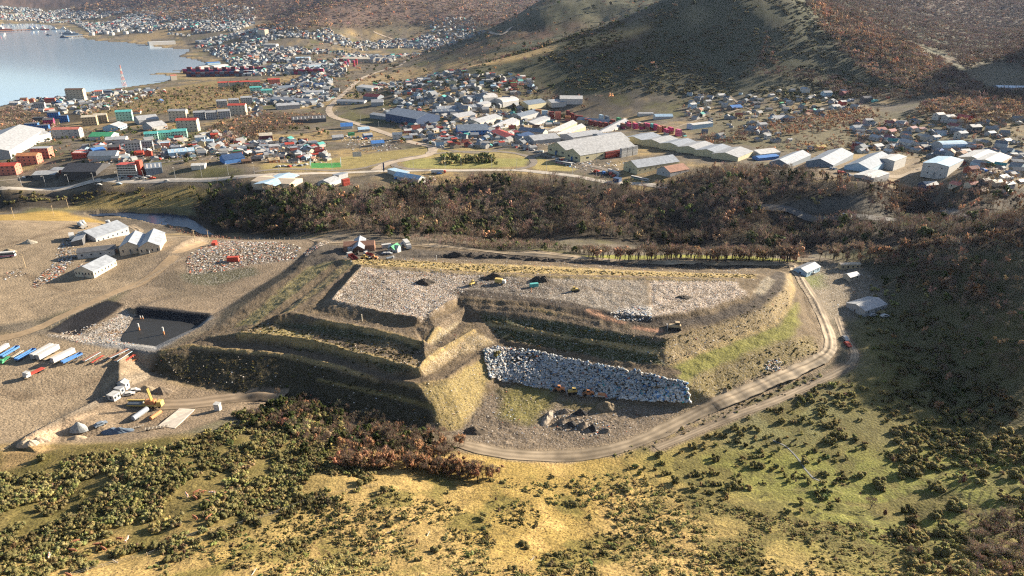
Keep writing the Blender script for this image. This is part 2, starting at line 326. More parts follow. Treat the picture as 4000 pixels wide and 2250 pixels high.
mdw = np.clip((XX - 30) / 40, 0, 1) * np.clip((330 - YY) / 30, 0, 1) * np.clip((YY - 165) / 30, 0, 1)
blend(mdw * np.clip(ns * 7 - .1, 0, .65), (.13, .105, .038)); blend(mdw * np.clip(fbm(XX, YY, 5, 3, 6.4) * 7 - .3, 0, .6), (.10, .09, .03)); blend(mdw * np.clip(nb * 6 - .5, 0, .6), (.24, .185, .07))
area([(2180,840),(2280,830),(2330,1000),(2250,1150),(2150,1100)], (.12,.10,.035), 12, 8, 20, amt=.7)
area([(2220,690),(2576,640),(2900,700),(2900,1080),(2576,1120),(2330,1010),(2230,860)], (.085,.075,.036), 14, 8, 40, amt=.85)
# ravine and woods floor
area([(-300,474),(0,482),(250,476),(450,468),(640,480),(1000,480),(1288,445),(1500,462),(1640,476),(1700,455),(1800,430),(2000,430),(2050,455),(2400,478),(2576,470),(2900,480),(2900,640),(2576,612),(2300,625),(2030,640),(1700,632),(1288,612),(1000,594),(700,586),(540,590),(500,566),(420,530),(200,525),(-300,545)], WOOD, 6, 6, 20)
area([(200,505),(470,470),(540,480),(470,525),(320,530),(170,525)], (.25,.19,.075), 5, 5, 12, amt=.9)
area([(-200,545),(0,540),(150,530),(250,555),(330,585),(330,600),(180,580),(0,560),(-200,560)], (.28,.19,.06), 4, 4, 10)
area([(330,530),(480,520),(500,545),(420,535),(330,532)], (.15,.14,.075), 3, 3, 10)
area([(1430,650),(1560,641),(1900,645),(2010,656),(1980,661),(1700,655.5),(1500,650)], (.20,.20,.045), 2, 2, 8)
# yards
area([(-250,572),(150,556),(250,560),(330,590),(420,596),(530,600),(420,655),(250,760),(100,800),(-250,860)], DIRT, 4, 3, 20, lit=.05)
area([(-250,860),(100,840),(200,862),(400,882),(300,950),(150,1045),(40,1112),(-250,1180)], DIRT, 3, 2, 20, lit=.05)
area([(375,950),(560,985),(800,1012),(720,1035),(560,1055),(470,1085),(330,1112),(120,1112),(60,1120),(110,1085),(240,1022)], (.20,.15,.10), 3, 2, 20, lit=.05)
area([(400,893),(300,956),(155,1047),(30,1120),(60,1128),(107,1086),(237,1022),(375,950)], (.20,.16,.115), 2, 1.5, 8, lit=.15)
area([(40,1126),(160,1062),(215,1045),(235,1040),(150,1090),(110,1120),(70,1135)], (.40,.29,.19), 2, 1, 6)
area([(0,1120),(60,1108),(110,1120),(150,1128),(60,1170),(0,1185)], (.25,.17,.08), 3, 2, 10)
area([(400,640),(560,600),(800,600),(830,612),(640,745),(480,840),(395,880),(200,862),(120,838),(290,760)], (.19,.145,.10), 3, 3, 12, lit=.1)
# mound
area([(375,935),(405,880),(480,860),(640,745),(800,620),(1120,618),(1500,650),(1985,665),(2060,760),(2090,880),(1980,950),(1735,1030),(1480,1010),(1275,975),(1210,1010),(1165,1080),(1110,1092),(1000,1085),(760,1014),(560,988)], (.125,.092,.056), 3, 2, 8, lit=.12)
area([(1110,1088),(1165,1072),(1215,1005),(1275,965),(1480,1005),(1735,1028),(1640,1090),(1540,1125),(1420,1142),(1290,1140),(1180,1118)], (.15,.115,.08), 3, 2, 10, lit=.2)
area([(1250,985),(1330,970),(1400,990),(1380,1030),(1330,1070),(1260,1050)], (.17,.145,.05), 3, 3, 10, lit=.1)
area([(1400,1005),(1560,1020),(1530,1035),(1420,1030)], (.15,.12,.055), 3, 3, 8, lit=.1)
# grass strips on the berms
area([(850,650),(1200,664),(1550,678),(1900,690),(1900,700),(1550,692),(1200,684),(900,668)], (.32,.235,.10), 2, 2, 6, lit=.1)
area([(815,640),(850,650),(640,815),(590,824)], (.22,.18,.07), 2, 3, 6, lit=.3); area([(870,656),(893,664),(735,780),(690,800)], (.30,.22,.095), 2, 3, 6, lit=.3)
area([(600,838),(761,852),(1054,928),(1069,908),(1190,832),(1172,802),(1119,843),(1054,878),(894,856),(660,808)], (.15,.11,.06), 2, 2, 5, lit=.15)
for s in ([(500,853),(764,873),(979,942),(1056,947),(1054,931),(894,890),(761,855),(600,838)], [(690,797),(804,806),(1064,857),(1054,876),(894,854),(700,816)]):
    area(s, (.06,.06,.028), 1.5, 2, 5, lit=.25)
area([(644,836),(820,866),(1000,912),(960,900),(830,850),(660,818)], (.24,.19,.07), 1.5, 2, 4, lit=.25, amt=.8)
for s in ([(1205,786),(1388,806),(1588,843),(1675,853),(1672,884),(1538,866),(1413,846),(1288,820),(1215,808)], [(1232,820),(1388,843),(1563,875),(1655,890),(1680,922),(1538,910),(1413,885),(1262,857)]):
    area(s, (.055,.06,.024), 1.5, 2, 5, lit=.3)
stroke([(1232,817),(1388,838),(1488,856),(1655,888)], (.33,.245,.11), 2.2, 1, .8, .2); stroke([(1260,850),(1280,845)], (.3,.22,.1), 2)
area([(1680,923),(1763,885),(1870,845),(1950,815),(1986,770),(1996,725),(1988,690),(1975,690),(1977,715),(1940,758),(1863,792),(1763,824),(1675,853)], (.22,.165,.085), 2, 3, 5, lit=.25)
area([(1680,930),(1763,890),(1870,850),(1955,820),(1990,770),(2004,760),(2012,812),(1990,850),(1900,885),(1800,925),(1728,966)], (.175,.165,.045), 2, 2, 8, lit=.05)
area([(1728,966),(1800,925),(1900,885),(1990,852),(2050,850),(2060,888),(2000,925),(1900,962),(1800,1005),(1735,1025)], (.18,.14,.06), 3, 3, 8, lit=.25)
area([(1060,968),(1125,950),(1206,892),(1258,872),(1230,940),(1215,1008),(1165,1074),(1110,1090)], (.235,.18,.075), 2, 3, 8, lit=.12)
area([(1056,949),(1069,948),(1144,899),(1250,862),(1240,850),(1190,835),(1114,877),(1069,910)], (.27,.205,.115), 2, 2, 5, lit=.3)
area([(1064,856),(1094,829),(1144,790),(1172,802),(1119,843),(1069,872)], (.26,.21,.13), 2, 2, 5, lit=.3)
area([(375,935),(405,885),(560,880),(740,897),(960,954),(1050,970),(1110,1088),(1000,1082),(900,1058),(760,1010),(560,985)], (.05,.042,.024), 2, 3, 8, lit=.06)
stroke([(800,954),(956,991),(1094,1025)], (.17,.13,.055), 2.2, 1, .5)
# tipping floors
area([(915,672),(1000,680),(1180,690),(1300,700),(1320,722),(1190,722),(1150,745),(1080,790),(1054,800),(906,770),(836,754)], RUBB, 2, 2, 5, lit=1.0)
area([(905,690),(960,700),(990,745),(1000,780),(906,768),(840,752)], (.20,.16,.115), 6, 6, 12, lit=.7, amt=.8)
area([(1200,695),(1500,700),(1620,705),(1630,790),(1560,790),(1440,770),(1300,752),(1160,742)], (.21,.175,.135), 3, 3, 10, lit=.55)
area([(1180,700),(1400,700),(1440,735),(1330,745),(1190,738)], DARK, 6, 6, 10, lit=.4, amt=.75)
area([(1635,705),(1850,705),(1880,740),(1780,773),(1640,800)], (.33,.255,.19), 2, 2, 6, lit=.9)
area([(1530,790),(1600,770),(1640,775),(1640,800),(1570,795)], (.30,.28,.26), 2, 2, 6, lit=1)
stroke([(1150,735),(1290,748),(1440,768),(1560,805),(1680,815),(1800,800),(1900,765),(1950,720),(1962,688)], DARK, 9, 3, 2, .1); stroke([(1450,785),(1560,812)], DARK, 7, 2, 2)
stroke([(1480,780),(1530,802),(1570,812)], (.33,.19,.12), 4, 2, 1.5); stroke([(1600,828),(1660,832)], (.30,.17,.11), 5, 2, 1.5)
area([(1895,735),(1930,695),(1950,705),(1920,745)], (.24,.20,.14), 1, 1, 4, lit=.3)
for ln in (L[1], L[5], L[7]): stroke([(a, b) for a, b, c in ln], (.30, .22, .10), 2.6, 1.2, 1.0, .1, .85)
for ln in (L[22], L[24], L[26], L[28]): stroke([(a, b) for a, b, c in ln], (.27, .20, .09), 2.2, 1.2, 1.0, .15, .8)
stroke([(900,740),(960,700),(1060,690),(1180,712)], (.17,.13,.09), 5, 3, 2, .4, .7); stroke([(880,765),(980,755),(1060,770)], (.18,.14,.1), 5, 3, 2, .4, .7); stroke([(1300,705),(1450,720),(1600,745)], (.15,.115,.08), 4, 2, 2, .2, .7); stroke([(1660,780),(1750,745),(1860,725)], (.17,.13,.09), 4, 2, 2, .4, .7)
# dark tracks on the benches
DT = (.12,.09,.06)
stroke([(480,862),(644,875),(764,886),(869,913),(979,950),(1056,958),(1119,945),(1206,888),(1256,868),(1290,870),(1413,893),(1538,917),(1638,930),(1700,935)], DT, 6.5, 1.5, .8, .05)
stroke([(794,848),(894,872),(981,890),(1056,890),(1114,865),(1150,835),(1176,800),(1185,785),(1205,812),(1230,840),(1262,860)], DT, 5.5, 1.5, .8, .1)
stroke([(760,800),(844,803),(944,822),(1050,838),(1110,810),(1170,777),(1300,782),(1440,805),(1560,830),(1660,846)], DT, 6, 1.5, 1, .15)
stroke([(805,630),(740,690),(645,752),(530,838),(460,868)], DT, 5, 1, .6, .05)
stroke([(895,668),(800,745),(740,785),(680,805)], DT, 5, 1.5, 1, .1)
stroke([(1985,664),(2002,685),(2022,715),(2052,762),(2078,820),(2090,865),(2078,895),(2030,925),(1960,952),(1850,1000),(1740,1047),(1640,1097),(1540,1132),(1420,1148),(1290,1143),(1180,1122),(1080,1095)], (.22,.17,.115), 10.5, 2.5, 1.8)
stroke([(2108,800),(2132,858),(2150,888),(2140,915),(2050,962),(1950,1008),(1850,1045),(1760,1083),(1650,1128)], (.19,.145,.10), 7, 2, 1.4)
area([(772,634),(800,626),(735,690),(640,748),(540,832),(560,780),(622,738),(705,688)], (.055,.048,.036), 2, 1.5, 6, lit=.1)  # shaded side of the west road bank, its shade painted dark
area([(400,690),(520,680),(600,700),(560,740),(460,760),(400,740)], (.12,.095,.066), 6, 5, 14, amt=.8)
stroke([(-100,700),(60,690),(180,740),(250,735)], (.15,.11,.072), 5, 3, 2, 0, .7); stroke([(-100,960),(60,1000),(160,985),(300,920)], (.16,.118,.078), 4, 3, 2, 0, .7); stroke([(-50,1060),(60,1030),(160,960),(280,905)], (.28,.215,.145), 4, 3, 2, 0, .7); stroke([(0,620),(80,600),(160,575),(220,560)], (.15,.11,.075), 5, 3, 2, 0, .7)
stroke([(100,760),(220,720),(330,660),(420,615)], (.27,.205,.135), 8, 5, 3, 0, .6)
# pit
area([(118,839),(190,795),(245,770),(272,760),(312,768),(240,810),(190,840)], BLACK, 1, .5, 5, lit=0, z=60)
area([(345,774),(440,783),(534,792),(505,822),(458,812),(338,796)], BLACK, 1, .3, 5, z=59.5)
area([(122,842),(190,846),(250,825),(312,782),(335,797),(310,845),(309,860),(392,872),(300,866),(205,862)], (.25,.22,.185), 2, 1.5, 5, lit=.9)
area([(205,858),(300,850),(390,866),(480,830),(530,795),(535,800),(400,880),(390,885),(260,872)], (.19,.19,.19), 2, 1, 5, lit=.3)
area([(248,842),(290,828),(315,835),(290,845)], (.20,.11,.045), 2, 2, 5)
# rubbish spread by the sheds
area([(470,655),(560,605),(640,610),(760,625),(740,655),(640,665),(560,680),(470,690)], (.15,.12,.09), 2, 3, 6, lit=.5)
area([(455,690),(560,680),(640,672),(650,690),(540,720),(470,712)], (.075,.07,.04), 2, 3, 6, lit=.4)
area([(800,615),(1000,622),(1120,632),(1120,650),(850,655),(760,670),(740,655)], (.085,.07,.055), 3, 3, 8, lit=.1)
area([(1120,630),(1400,648),(1900,668),(1900,676),(1400,660),(1120,652)], DARK, 2, 2, 6, lit=.2)
# shack plot and right-hand tracks
area([(1995,668),(2140,660),(2200,700),(2230,760),(2150,800),(2090,800),(2050,740)], (.18,.145,.10), 4, 4, 10, lit=.35)
area([(2000,690),(2070,690),(2070,720),(2020,725)], (.15,.16,.05), 4, 3, 8)
# ground behind: roundabout, verges, pitch, hill bands
area([(1010,400),(1100,390),(1290,384),(1335,400),(1320,418),(1170,424),(1020,424)], (.24,.22,.075), 3, 2, 15)
area([(1350,395),(1450,425),(1440,432),(1340,425)], (.30,.24,.09), 3, 2, 10); area([(1010,395),(1070,365),(1100,372),(1290,380),(1340,398),(1000,400)], (.28,.22,.09), 3, 2, 10)
area([(660,415),(780,405),(900,390),(1050,372),(1080,380),(1000,400),(940,420),(830,428),(660,432)], (.25,.20,.08), 4, 4, 15)
area([(780,410),(857,409),(859,421),(782,423)], (.05,.20,.055), .5, 0, 5)
area([(200,275),(330,235),(520,205),(700,215),(640,270),(480,285),(260,290)], (.22,.165,.07), 20, 15, 40, amt=.8)
area([(0,275),(60,265),(200,290),(260,300),(100,318),(0,310)], (.07,.055,.035), 8, 6, 30)
area([(520,325),(640,280),(790,285),(820,300),(640,345),(560,375)], (.085,.062,.036), 10, 8, 30, amt=.9)
area([(375,187),(398,183),(470,183),(560,190),(540,200),(440,197)], (.27,.20,.10), 12, 8, 30, amt=.8)
area([(300,95),(420,72),(520,62),(560,70),(500,82),(380,100)], (.30,.215,.11), 50, 30, 100, amt=.9)
area([(1115,160),(1180,145),(1300,128),(1450,100),(1600,70),(1640,64),(1600,85),(1450,122),(1300,152),(1170,172)], (.36,.25,.11), 12, 12, 60)
area([(1120,172),(1200,150),(1240,150),(1230,160),(1150,180)], (.38,.26,.13), 8, 8, 30)
area([(830,265),(870,225),(930,195),(1040,165),(1050,172),(960,200),(900,235),(850,270),(835,285)], (.27,.20,.11), 6, 4, 20)
area([(1000,240),(1140,225),(1190,230),(1150,250),(1030,262)], (.26,.19,.09), 12, 8, 30, amt=.8)
area([(2430,70),(2576,60),(2576,200),(2480,235),(2440,180)], (.13,.125,.085), 40, 20, 90, amt=.9)
area([(1935,520),(2040,495),(2200,505),(2300,530),(2200,545),(2040,535)], (.085,.078,.065), 4, 5, 12)
area([(1932,405),(2350,395),(2530,395),(2560,470),(2300,470),(2050,440)], (.20,.155,.105), 6, 4, 20, amt=.9)
area([(1850,260),(2420,285),(2560,330),(2560,390),(1950,380),(1700,330)], (.115,.10,.055), 15, 10, 40, amt=.85)

# ------------------------------------------------------------------ materials
MATS = {}
def new_mat(name):
    m = bpy.data.materials.new(name); m.use_nodes = True
    return m, m.node_tree.nodes, m.node_tree.links, m.node_tree.nodes['Principled BSDF']
def mixc(N, Lk, a, b, fac, mode='MIX'):
    x = N.new('ShaderNodeMix'); x.data_type = 'RGBA'; x.blend_type = mode
    for s, v in ((x.inputs[0], fac), (x.inputs[6], a), (x.inputs[7], b)):
        if isinstance(v, (int, float)): s.default_value = v
        elif isinstance(v, tuple): s.default_value = v if len(v) == 4 else v + (1,)
        else: Lk.new(v, s)
    return x.outputs[2]
def noise_ramp(N, Lk, co, scale, lo, hi, v0, v1, det=3):
    n_ = N.new('ShaderNodeTexNoise'); n_.inputs['Scale'].default_value = scale; n_.inputs['Detail'].default_value = det; Lk.new(co, n_.inputs['Vector'])
    r = N.new('ShaderNodeMapRange'); r.inputs[1].default_value = lo; r.inputs[2].default_value = hi; r.inputs[3].default_value = v0; r.inputs[4].default_value = v1
    Lk.new(n_.outputs[0], r.inputs[0]); return r.outputs[0]
def ground_material():
    m, N, Lk, B = new_mat('ground'); B.inputs['Roughness'].default_value = .95; B.inputs['Specular IOR Level'].default_value = .15
    at_ = N.new('ShaderNodeAttribute'); at_.attribute_name = 'cover'; tc = N.new('ShaderNodeTexCoord'); co = tc.outputs['Object']
    f = noise_ramp(N, Lk, co, 1.3, .3, .7, .5, 1.42, 6); g = noise_ramp(N, Lk, co, .12, .3, .7, .78, 1.2, 4)
    mm = N.new('ShaderNodeMath'); mm.operation = 'MULTIPLY'; Lk.new(f, mm.inputs[0]); Lk.new(g, mm.inputs[1])
    c = mixc(N, Lk, at_.outputs[0], mm.outputs[0], 1.0, 'MULTIPLY')
    # loose rubbish: pale, dark and coloured scraps
    vo = N.new('ShaderNodeTexVoronoi'); vo.inputs['Scale'].default_value = 2.4; Lk.new(co, vo.inputs['Vector'])
    sep = N.new('ShaderNodeSeparateColor'); Lk.new(vo.outputs['Color'], sep.inputs[0])
    th = N.new('ShaderNodeMath'); th.operation = 'GREATER_THAN'; Lk.new(sep.outputs[0], th.inputs[0]); th.inputs[1].default_value = .80
    ml = N.new('ShaderNodeMath'); ml.operation = 'MULTIPLY'; Lk.new(th.outputs[0], ml.inputs[0]); Lk.new(at_.outputs['Alpha'], ml.inputs[1])
    pale = mixc(N, Lk, (.60, .51, .42), (.50, .50, .50), sep.outputs[1])
    c = mixc(N, Lk, c, pale, ml.outputs[0])
    td = N.new('ShaderNodeMath'); td.operation = 'LESS_THAN'; Lk.new(sep.outputs[0], td.inputs[0]); td.inputs[1].default_value = .28
    m2 = N.new('ShaderNodeMath'); m2.operation = 'MULTIPLY'; Lk.new(td.outputs[0], m2.inputs[0]); Lk.new(at_.outputs['Alpha'], m2.inputs[1])
    c = mixc(N, Lk, c, (.05, .042, .035, 1), m2.outputs[0])
    Lk.new(c, B.inputs['Base Color'])
    nb_ = N.new('ShaderNodeTexNoise'); nb_.inputs['Scale'].default_value = .8; nb_.inputs['Detail'].default_value = 5; Lk.new(co, nb_.inputs['Vector'])
    bp = N.new('ShaderNodeBump'); bp.inputs['Strength'].default_value = .9; bp.inputs['Distance'].default_value = .5; Lk.new(nb_.outputs[0], bp.inputs['Height']); Lk.new(bp.outputs[0], B.inputs['Normal'])
    return m
def grid_mesh(name, X, Y, Z, col):
    nr, nc = X.shape; me = bpy.data.meshes.new(name)
    v = np.stack([X, Y, Z], -1).reshape(-1, 3)
    i = np.arange(nr * nc).reshape(nr, nc); q = np.stack([i[:-1, :-1], i[:-1, 1:], i[1:, 1:], i[1:, :-1]], -1).reshape(-1, 4)
    me.vertices.add(len(v)); me.vertices.foreach_set('co', v.astype(np.float32).ravel())
    me.loops.add(q.size); me.loops.foreach_set('vertex_index', q.astype(np.int32).ravel())
    me.polygons.add(len(q)); me.polygons.foreach_set('loop_start', np.arange(0, q.size, 4, dtype=np.int32)); 
    me.update(calc_edges=True)
    a = me.attributes.new('cover', 'FLOAT_COLOR', 'POINT'); a.data.foreach_set('color', col.astype(np.float32).ravel())
    return me
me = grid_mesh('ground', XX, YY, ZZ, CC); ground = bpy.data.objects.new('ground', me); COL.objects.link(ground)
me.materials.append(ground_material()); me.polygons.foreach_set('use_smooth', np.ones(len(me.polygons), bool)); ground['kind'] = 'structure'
def water_mat(name, col, rough=.06):
    m, N, Lk, B = new_mat(name); B.inputs['Base Color'].default_value = col + (1,); B.inputs['Roughness'].default_value = rough
    tc = N.new('ShaderNodeTexCoord'); n_ = N.new('ShaderNodeTexNoise'); n_.inputs['Scale'].default_value = .15; n_.inputs['Detail'].default_value = 4; Lk.new(tc.outputs['Object'], n_.inputs['Vector'])
    b = N.new('ShaderNodeBump'); b.inputs['Strength'].default_value = .08; b.inputs['Distance'].default_value = .4; Lk.new(n_.outputs[0], b.inputs['Height']); Lk.new(b.outputs[0], B.inputs['Normal'])
    return m
def flat(name, poly, z, mat, kind='structure'):
    me = bpy.data.meshes.new(name); me.from_pydata([(x, y, z) for x, y in poly], [], [list(range(len(poly)))]); me.materials.append(mat)
    o = bpy.data.objects.new(name, me); COL.objects.link(o); o['kind'] = kind; return o
flat('sea', [(-6500, 900), (-300, 900), (200, 1400), (200, 7600), (-6500, 7600)], 0.0, water_mat('sea_water', (.33, .45, .57), .08))  # reflected sky put into the base colour; the water itself is darker
pc = np.mean(pondW, 0); flat('pond', [tuple(pc + (np.array(p) - pc) * 1.12) for p in pondW], POND_Z, water_mat('pond_water', (.02, .035, .07), .22))
flat('leachate_pond', [W(a, b, PIT_Z) for a, b in [(342,791),(458,809),(497,820),(390,873),(306,861),(308,844),(328,819)]], PIT_Z, water_mat('dark_water', (.02, .019, .017), .55))
# ------------------------------------------------------------------ helpers for things and their parts
def paint(name, col, rough=.7, metal=0.0, vary=.18, scale=.6, spec=.3):
    key = (name, tuple(round(c, 3) for c in col))
    if key in MATS: return MATS[key]
    m, N, Lk, B = new_mat(name); B.inputs['Roughness'].default_value = rough; B.inputs['Metallic'].default_value = metal; B.inputs['Specular IOR Level'].default_value = spec
    tc = N.new('ShaderNodeTexCoord'); f = noise_ramp(N, Lk, tc.outputs['Object'], scale, .3, .7, 1 - vary, 1 + vary, 4)
    Lk.new(mixc(N, Lk, tuple(col) + (1,), f, 1.0, 'MULTIPLY'), B.inputs['Base Color']); MATS[key] = m; return m
def tint_mat(name, translucent=0.0, rough=.9):
    m = bpy.data.materials.new(name); m.use_nodes = True; N = m.node_tree.nodes; Lk = m.node_tree.links; B = N['Principled BSDF']; B.inputs['Roughness'].default_value = rough; B.inputs['Specular IOR Level'].default_value = .15
    a = N.new('ShaderNodeAttribute'); a.attribute_name = 'tint'; oi = N.new('ShaderNodeObjectInfo')
    r = N.new('ShaderNodeMapRange'); r.inputs[3].default_value = .72; r.inputs[4].default_value = 1.3; Lk.new(oi.outputs['Random'], r.inputs[0])
    c = mixc(N, Lk, a.outputs[0], r.outputs[0], 1.0, 'MULTIPLY'); Lk.new(c, B.inputs['Base Color'])
    if translucent:
        t = N.new('ShaderNodeBsdfTranslucent'); Lk.new(c, t.inputs[0]); x = N.new('ShaderNodeMixShader'); x.inputs[0].default_value = translucent
        Lk.new(B.outputs[0], x.inputs[1]); Lk.new(t.outputs[0], x.inputs[2]); Lk.new(x.outputs[0], N['Material Output'].inputs[0])
    return m
LEAF = tint_mat('foliage', .42); SOLID = tint_mat('painted_surfaces', 0, .75)
class MB:
    def __init__(s): s.v = []; s.f = []
    def add(s, v, f):
        k = len(s.v); s.v += [tuple(p) for p in v]; s.f += [tuple(i + k for i in q) for q in f]; return s
    def box(s, x0, x1, y0, y1, z0, z1, tx=0, ty=0):
        return s.add([(x0, y0, z0), (x1, y0, z0), (x1, y1, z0), (x0, y1, z0), (x0 + tx, y0 + ty, z1), (x1 - tx, y0 + ty, z1), (x1 - tx, y1 - ty, z1), (x0 + tx, y1 - ty, z1)],
                     [(3, 2, 1, 0), (4, 5, 6, 7), (0, 1, 5, 4), (1, 2, 6, 5), (2, 3, 7, 6), (3, 0, 4, 7)])
    def tube(s, a, b, r0, r1=None, n=8, cap=True):
        r1 = r0 if r1 is None else r1; a = Vector(a); b = Vector(b); d = (b - a).normalized(); u = d.orthogonal().normalized(); w = d.cross(u)
        v = [a + (u * math.cos(t) + w * math.sin(t)) * r0 for t in (2 * math.pi * k / n for k in range(n))] + [b + (u * math.cos(t) + w * math.sin(t)) * r1 for t in (2 * math.pi * k / n for k in range(n))]
        f = [(k, (k + 1) % n, n + (k + 1) % n, n + k) for k in range(n)]
        if cap: f += [tuple(range(n - 1, -1, -1)), tuple(range(n, 2 * n))]
        return s.add(v, f)
    def prism(s, prof, y0, y1):                      # outline in x-z, swept along y
        n = len(prof); v = [(x, y0, z) for x, z in prof] + [(x, y1, z) for x, z in prof]
        return s.add(v, [tuple(range(n)), tuple(range(2 * n - 1, n - 1, -1))] + [(k, n + k, n + (k + 1) % n, (k + 1) % n) for k in range(n)])
    def mesh(s, name, m):
        me = bpy.data.meshes.new(name); me.from_pydata(s.v, [], s.f); me.materials.append(m); return me
    def build(s, name, m, parent=None):
        o = bpy.data.objects.new(name, s.mesh(name, m)); COL.objects.link(o)
        if parent: o.parent = parent
        return o
def thing(name, label, cat, loc=(0, 0, 0), rz=0, group=None):
    o = bpy.data.objects.new(name, None); COL.objects.link(o); o.location = loc; o.rotation_euler = (0, 0, rz); o.empty_display_size = .5
    o['label'] = label; o['category'] = cat
    if group: o['group'] = group
    return o
def tag(o, label, cat, group=None):
    o['label'] = label; o['category'] = cat
    if group: o['group'] = group
    return o
def inst(me, name, parent=None, loc=(0, 0, 0), rz=0, sc=(1, 1, 1)):
    o = bpy.data.objects.new(name, me); COL.objects.link(o); o.location = loc; o.rotation_euler = (0, 0, rz); o.scale = sc
    if parent: o.parent = parent
    return o
def axis(p0, p1):                                    # middle, bearing and length of a line drawn between two ground points
    a = at(*p0); b = at(*p1); return ((a[0] + b[0]) / 2, (a[1] + b[1]) / 2, float(hz((a[0] + b[0]) / 2, (a[1] + b[1]) / 2))), math.atan2(b[1] - a[1], b[0] - a[0]), math.hypot(b[0] - a[0], b[1] - a[1])
ORD = ['first', 'second', 'third', 'fourth', 'fifth', 'sixth', 'seventh', 'eighth', 'ninth', 'tenth', 'eleventh', 'twelfth', 'thirteenth', 'fourteenth', 'fifteenth', 'sixteenth', 'seventeenth', 'eighteenth', 'nineteenth', 'twentieth']
def ordinal(k): return ORD[k] if k < 20 else ('twenty-' + ORD[k - 20] if k < 29 else ('thirtieth' if k == 29 else 'thirty-' + ORD[k - 30]))
def set_tint(me, col):                               # one colour per vertex
    a = me.attributes.new('tint', 'FLOAT_COLOR', 'POINT'); c = np.ones((len(me.vertices), 4), np.float32); c[:, :3] = col; a.data.foreach_set('color', c.ravel())
def tri_mesh(name, v, f, c, m):
    me = bpy.data.meshes.new(name); f = np.asarray(f, np.int32); k = f.shape[1]
    me.vertices.add(len(v)); me.vertices.foreach_set('co', np.asarray(v, np.float32).ravel()); me.loops.add(f.size); me.loops.foreach_set('vertex_index', f.ravel())
    me.polygons.add(len(f)); me.polygons.foreach_set('loop_start', np.arange(0, f.size, k, dtype=np.int32)); me.update(calc_edges=True)
    set_tint(me, c); me.materials.append(m); return me

